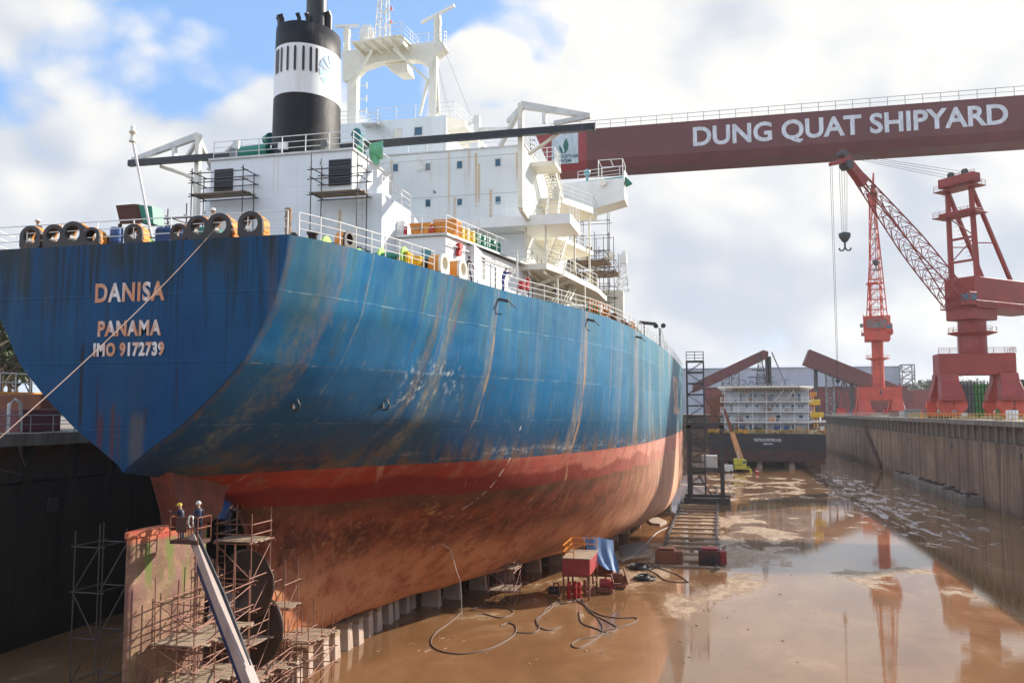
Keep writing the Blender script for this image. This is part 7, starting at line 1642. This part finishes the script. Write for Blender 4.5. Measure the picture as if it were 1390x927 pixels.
root = empty('trestle', (q.x, 370, QZ), 'dark splayed trestle under the right slanting beam', 'trestle'); e_.build('trestle_frame', M['darksteel'], root)
# storage rack, tanks and small things on the right quay
q0, q1 = P(1305, 560, Y=215), P(1342, 560, Y=215); zt_ = P(1320, 521, Y=215).z
tk = empty('green_tank', ((q0.x+q1.x)/2, 215, QZ), 'bright green and grey panelled tank with dark ribs seen under the large portal crane', 'tank')
e_ = MB(); e_.box(P(1322,560,Y=215).x, P(1342,560,Y=215).x, 215, 223, QZ-.05, zt_); e_.build('green_panel', M['greentank'], tk)
e_ = MB(); e_.box(q0.x, P(1322,560,Y=215).x-.02, 215.02, 223, QZ-.05, zt_); e_.build('grey_panel', M['grey'], tk)
e_ = MB()
for k in range(9): xx = q0.x+(q1.x-q0.x)*k/8; e_.bar((xx, 214.8, QZ), (xx, 214.8, zt_+.6), .25, .25)
for k in range(5): zz_ = QZ+(zt_-QZ)*(k+.5)/5; e_.bar((q0.x, 214.8, zz_), (q1.x, 214.8, zz_), .15, .15)
e_.build('rib_frame', M['darksteel'], tk)
q = P(1383, 540, Y=205); e_ = MB(); e_.box(q.x-2, q.x+14, 205, 215, QZ-.05, P(1383,515,Y=205).z); o = e_.build('dark_container_stack', M['blue'], bevel=.1); o.data.materials[0] = M['darksteel']; tag(o, 'dark steel container stack at the right edge behind the large crane', 'container')
for (px, py, hpx, lab) in ((1374, 567, 12, 'white tote tank on the quay under the right leg of the large crane'), (1309, 566, 8, 'small white tote tank on the quay between the crane legs')):
    q = P(px, py, X=46.5); e_ = MB(); s_ = hpx*.13; root = empty('tote_tank', V(46.5, q.y, QZ), lab, 'tank'); e_.cbox((46.5, q.y, QZ+s_/2+.1), s_*.95, s_*.95, s_); e_.build('tank_body', M['white'], root, bevel=.08)
    e_ = MB(); 
    for k in range(3): zz_ = QZ+.15+s_*k/2; e_.bar((46.5-s_*.52, q.y-s_*.5, zz_), (46.5+s_*.52, q.y-s_*.5, zz_), .04, .04)
    for k in range(4): xx = 46.5-s_*.5+s_*k/3; e_.bar((xx, q.y-s_*.5, QZ), (xx, q.y-s_*.5, QZ+s_+.1), .04, .04)
    e_.build('cage', M['grey'], root)
def cone(c, lab, s=1.):
    root = empty('traffic_cone', c, lab, 'cone'); e_ = MB(); e_.lathe(c, [(.28*s,0),(.28*s,.05),(.2*s,.06),(.04*s,.9*s)], 12); e_.build('cone_body', M['orange'], root)
q = P(1251, 566, X=44); cone(V(44, q.y, QZ), 'orange traffic cone on the quay edge left of the large crane', 1.6)
# quay edge railings: yellow and rusty, on the right
for (x_, y0, y1, mt_, lab) in ((41.6, 120, 205, 'yellow', 'yellow pipe railing along the near edge of the right quay'), (41.6, 206, 340, 'canvas', 'pale pipe railing along the far part of the right quay')):
    e_ = MB(); railing([(x_, y0, 14.02), (x_, y1, 14.02)], mb=e_, h=1.05, bars=2, sp=2.2, r=.03); o = e_.build('quay_railing', M[mt_]); tag(o, lab, 'railing')
cl_ = [('red tool container at the foot of the small crane', 1140, 556, 3.2, 2.2, 2.4, 'signred'), ('blue steel box on the quay left of the small crane', 1160, 556, 3, 2.2, 1.6, 'blue'), ('cream crate on the quay right of the small crane', 1228, 558, 2.4, 2.0, 1.4, 'canvas'), ('grey crate stack between the two portal cranes', 1238, 558, 3.6, 2, 1.9, 'grey'), ('white crate near the far end of the right quay', 1130, 561, 2.5, 2, 1.7, 'offwhite'), ('rusty scrap bin between the small crane and the large crane', 1215, 559, 2.8, 2, 1.5, 'rust')]
for lab, px, py, a_, b_, c_, mt_ in cl_:
    q = P(px, 560, X=47.5); yq = min(max(q.y, 130), 360); q = V(47.5, yq, QZ); root = empty('quay_box', q, lab, 'box'); e_ = MB(); e_.cbox(q+V(0,0,c_/2+.1), a_, b_, c_); e_.build('box_body', M[mt_], root, bevel=.06)
    e_ = MB()
    for k in range(5): xx = q.x-a_/2+a_*k/4; e_.bar((xx, q.y-b_/2-.03, QZ+.1), (xx, q.y-b_/2-.03, QZ+c_), .08, .08)
    e_.bar((q.x-a_/2, q.y-b_/2-.02, QZ+.05), (q.x+a_/2, q.y-b_/2-.02, QZ+.05), .15, .1); e_.build('ribs', M[mt_], root)
rnd = random.Random(5)
e_ = MB()
for k in range(160):
    yk = rnd.uniform(125, 360); xx = rnd.uniform(44.5, 60); s_ = rnd.uniform(.2, 1.1); e_.cbox((xx, yk, QZ+s_*.4), s_*rnd.uniform(.6, 2.4), s_, s_*.8, rnd.uniform(0, 3))
o = e_.build('quay_clutter', M['plank']); tag(o, 'scattered yard clutter on the right quay', 'clutter', kind='stuff')
# -------- left quay: railings, containers, pipes
LX = WX0
e_ = MB(); railing([(LX+.2, 40, 14.02), (LX+.2, 130, 14.02)], mb=e_, h=1.2, bars=2, sp=2.0, r=.03); o = e_.build('quay_railing', M['grey']); tag(o, 'grey pipe railing along the left dock edge under the ship stern', 'railing')
for (px, py, Xq, a_, b_, c_, mt_, lab) in ((34, 575, -48.5, 3.0, 2.4, 1.6, 'girder', 'maroon steel box by the left dock railing'), (47, 562, -50.5, 5.0, 2.4, 1.5, 'rust', 'long rusty brown box section behind the maroon box on the left quay'), (54, 574, -47.8, .9, .8, 1.6, 'orange', 'small orange cabinet by the left dock railing')):
    q = P(px, py, X=Xq); q = V(Xq, q.y, QZ); root = empty('quay_box', q, lab, 'box'); e_ = MB(); e_.cbox(q+V(0,0,c_/2+.05+(1.2 if mt_ == 'rust' else 0)), a_*.9, b_*1.6, c_); e_.build('box_body', M[mt_], root, bevel=.05)
    e_ = MB(); e_.bar(q+V(-a_/2,-b_*.8-.05,.05), q+V(a_/2,-b_*.8-.05,.05), .12, .1)
    if mt_ == 'rust':
        for sx_ in (-1.8, 1.8): e_.bar(q+V(sx_,0,0), q+V(sx_,0,1.3), .2, .2)
    e_.build('base_frame', M['rust'], root)
q = P(18, 520, X=-56); fr = empty('pipe_gangway', (-56, q.y, QZ), 'pale railed gangway frame standing on the left quay in front of the trees', 'gangway')
zq = P(18, 532, X=-56).z; e_ = MB(); railing([(-56, q.y-14, zq), (-56, q.y+3.4, zq)], mb=e_, h=P(18,512,X=-56).z-zq+.3, bars=2, sp=1.6, r=.05); e_.build('handrail', M['canvas'], fr)
e_ = MB(); e_.box(-57, -55.9, q.y-14, q.y+3.4, zq-.25, zq); e_.build('walkway', M['orange'], fr)
for dy in (-12, -5, 2.5): e_ = MB(); e_.bar((-56.4, q.y+dy, QZ), (-56.4, q.y+dy, zq-.25), .3, .3); e_.build('leg', M['rust'], fr)
e_ = MB(); q = P(24, 572, X=-47.2); e_.path([V(-47.2, q.y-.8, QZ), V(-47.2, q.y-.8, QZ+2.0), V(-47.2, q.y-.3, QZ+2.3), V(-47.2, q.y+.2, QZ+2.0), V(-47.2, q.y+.3, QZ)], .12, 8); o = e_.build('vent_pipe', M['canvas']); tag(o, 'pale goose-neck pipe behind the left dock railing', 'pipe')
# -------- mooring lines
def line(p, q, sag, r, lab, mat='rope'):
    e_ = MB(); e_.path([p.lerp(q, k/24)-V(0,0,sag*4*(k/24)*(1-k/24)) for k in range(25)], r, 6); o = e_.build('mooring_line', M[mat]); tag(o, lab, 'rope')
f0 = P(294, 313, Y=31.9); line(V(f0.x, 31.9, ZD+.45), P(-30, 620, Y=15.0), .25, .014, 'mooring line running from the stern fairlead down across the ship name to the lower left')
line(P(-12, 633, X=-44.6), P(148, 626, Y=60), .9, .03, 'sagging cable along the dark left dock wall', 'grey')
line(P(20, 590, X=-44.8), P(34, 632, X=-44.7), .0, .02, 'thin slanting cord on the left dock wall', 'grey')

# ================================================================= TREES
m, t, b = newmat('leaf'); v, x, y, z = coords(t); n = noise(t, v, .6, 3)
setc(t, b, mixc(t, n.ss(.35, .65), (.035,.055,.015), (.10,.12,.035)), .6); M['leaf'] = m
m2_, t2, b2 = newmat('dry_leaf'); v, x, y, z = coords(t2); n = noise(t2, v, .5, 3)
setc(t2, b2, mixc(t2, n.ss(.35, .65), (.07,.09,.04), (.15,.15,.07)), .7); M['leaf2'] = m2_
M['bark'] = paint('bark', (.10,.075,.055), .9, (.03,.02,.015), .3)
def tree(x_, y_, h_, r_, seed, mat='leaf', dens=1.):
    rnd = random.Random(seed); e_ = MB(); base = V(x_, y_, QZ); limbs = []
    e_.tube(base, base+V(0,0,h_*.62), h_*.028, h_*.012, n=8)
    for k in range(9):
        z0q = h_*rnd.uniform(.28, .62); a = rnd.uniform(0, 6.3); L = r_*rnd.uniform(.55, 1.0); tip = base+V(math.cos(a)*L, math.sin(a)*L, z0q+h_*rnd.uniform(.12, .34)); e_.tube(base+V(0,0,z0q), tip, h_*.011, h_*.003, n=5); limbs.append(tip)
    limbs += [base+V(rnd.uniform(-.2,.2)*r_, rnd.uniform(-.2,.2)*r_, h_*f) for f in (.7,.82,.93)]
    c_ = MB(); cl = []
    for q in limbs:
        for k in range(int(5*dens)): cl.append((q+V(rnd.gauss(0,.3), rnd.gauss(0,.3), rnd.gauss(0,.2))*r_*.6, r_*rnd.uniform(.14,.3)))
    for q, cr_ in cl:
        for k in range(int(46*dens)):
            d = V(rnd.gauss(0,1), rnd.gauss(0,1), rnd.gauss(0,.8)).normalized()*cr_*rnd.random()**.4; p_ = q+d; s_ = rnd.uniform(.10,.24)*h_/9
            u_ = V(rnd.gauss(0,1), rnd.gauss(0,1), rnd.gauss(0,1)).normalized(); w_ = u_.cross(V(rnd.gauss(0,1), rnd.gauss(0,1), rnd.gauss(0,1))).normalized()
            c_.add([p_-u_*s_, p_+w_*s_*.5, p_+u_*s_, p_-w_*s_*.5], [(0,1,2,3)])
    return e_, c_
def put_tree(x_, y_, h_, r_, seed, lab, mat='leaf', grp=None, dens=1.):
    e_, c_ = tree(x_, y_, h_, r_, seed, mat, dens); root = empty('leafy_tree', (x_, y_, QZ), lab, 'tree', grp)
    e_.build('trunk', M['bark'], root, fix=False); c_.build('crown', M[mat], root, fix=False)
for i, (px, Xq, h_, r_) in enumerate(((2, -62, 10.5, 3.6), (22, -66, 10.5, 3.4), (-14, -60, 11.5, 3.8), (42, -72, 9.5, 3.4), (14, -74, 12, 4))):
    q = P(px, 520, X=Xq); put_tree(Xq, q.y, h_, r_, 20+i, ['dense green tree behind the gangway at the left edge of the photo', 'green tree second from the left edge, behind the gangway', 'green tree partly cut off by the left edge', 'green tree nearest the ship side behind the left quay', 'tallest green tree set back behind the left gangway'][i])
labs = ['thin pale tree just left of the large crane leg', 'thin pale tree second left of the large crane', 'pale tree seen through the portal of the large crane on its left', 'pale tree seen through the portal of the large crane on its right', 'pale tree third left of the large crane', 'pale tree right of the long shed, leftmost of the row']
for i, (px, py) in enumerate(((1268, 516), (1258, 514), (1298, 512), (1318, 514), (1250, 518), (1246, 520))):
    Yq = 440+i*9; q = P(px, py, Y=Yq); put_tree(q.x, Yq, q.z-QZ, (q.z-QZ)*.34, 50+i, labs[i], 'leaf2', dens=.8)
far_ = MB(); rnd = random.Random(9)
for k in range(9000):
    xx = rnd.uniform(-700, 1200); yk = rnd.uniform(760, 800); top_h = 15+6*math.sin(xx*.013)+4*math.sin(xx*.041+1)+rnd.uniform(-2,3); zz_ = QZ+rnd.random()*top_h; s_ = rnd.uniform(1.2, 3)
    u_ = V(rnd.gauss(0,1), rnd.gauss(0,1)*.4, rnd.gauss(0,1)).normalized(); w_ = u_.cross(V(0,1,.3)).normalized(); p_ = V(xx, yk, zz_); far_.add([p_-u_*s_, p_+w_*s_, p_+u_*s_, p_-w_*s_], [(0,1,2,3)])
o = far_.build('far_trees', M['leaf2'], fix=False); tag(o, 'far belt of trees beyond the yard', 'trees', kind='stuff')

rnd = random.Random(11); e_ = MB()
for k in range(150):
    if k % 3: px, py = rnd.uniform(560, 1010), rnd.uniform(745, 850)
    else: px, py = rnd.uniform(700, 1150), rnd.uniform(690, 905)
    q = P(px, py, Z=0); s_ = rnd.uniform(.02, .08)
    e_.cbox((q.x, q.y, s_*.2), s_*rnd.uniform(1, 4), s_*1.2, s_*.8, rnd.uniform(0, 3))
o = e_.build('floor_debris', M['timber'], fix=False); tag(o, 'small stones and scraps strewn over the muddy dock floor', 'debris', kind='stuff')
# ================================================================= HAZE
m = bpy.data.materials.new('haze_air'); m.use_nodes = True; t = m.node_tree; t.nodes.clear()
out = t.nodes.new('ShaderNodeOutputMaterial'); pv_ = t.nodes.new('ShaderNodeVolumePrincipled'); pv_.inputs['Density'].default_value = .00013; pv_.inputs['Color'].default_value = (.92,.95,1,1); pv_.inputs['Anisotropy'].default_value = .3
t.links.new(pv_.outputs[0], out.inputs['Volume'])
e_ = MB(); e_.box(-6100, 6100, -6100, 6100, -1.4, 130)
if HAZE:
    o = e_.build('haze', m); tag(o, 'thin pale haze in the air over the shipyard', 'haze', kind='stuff')
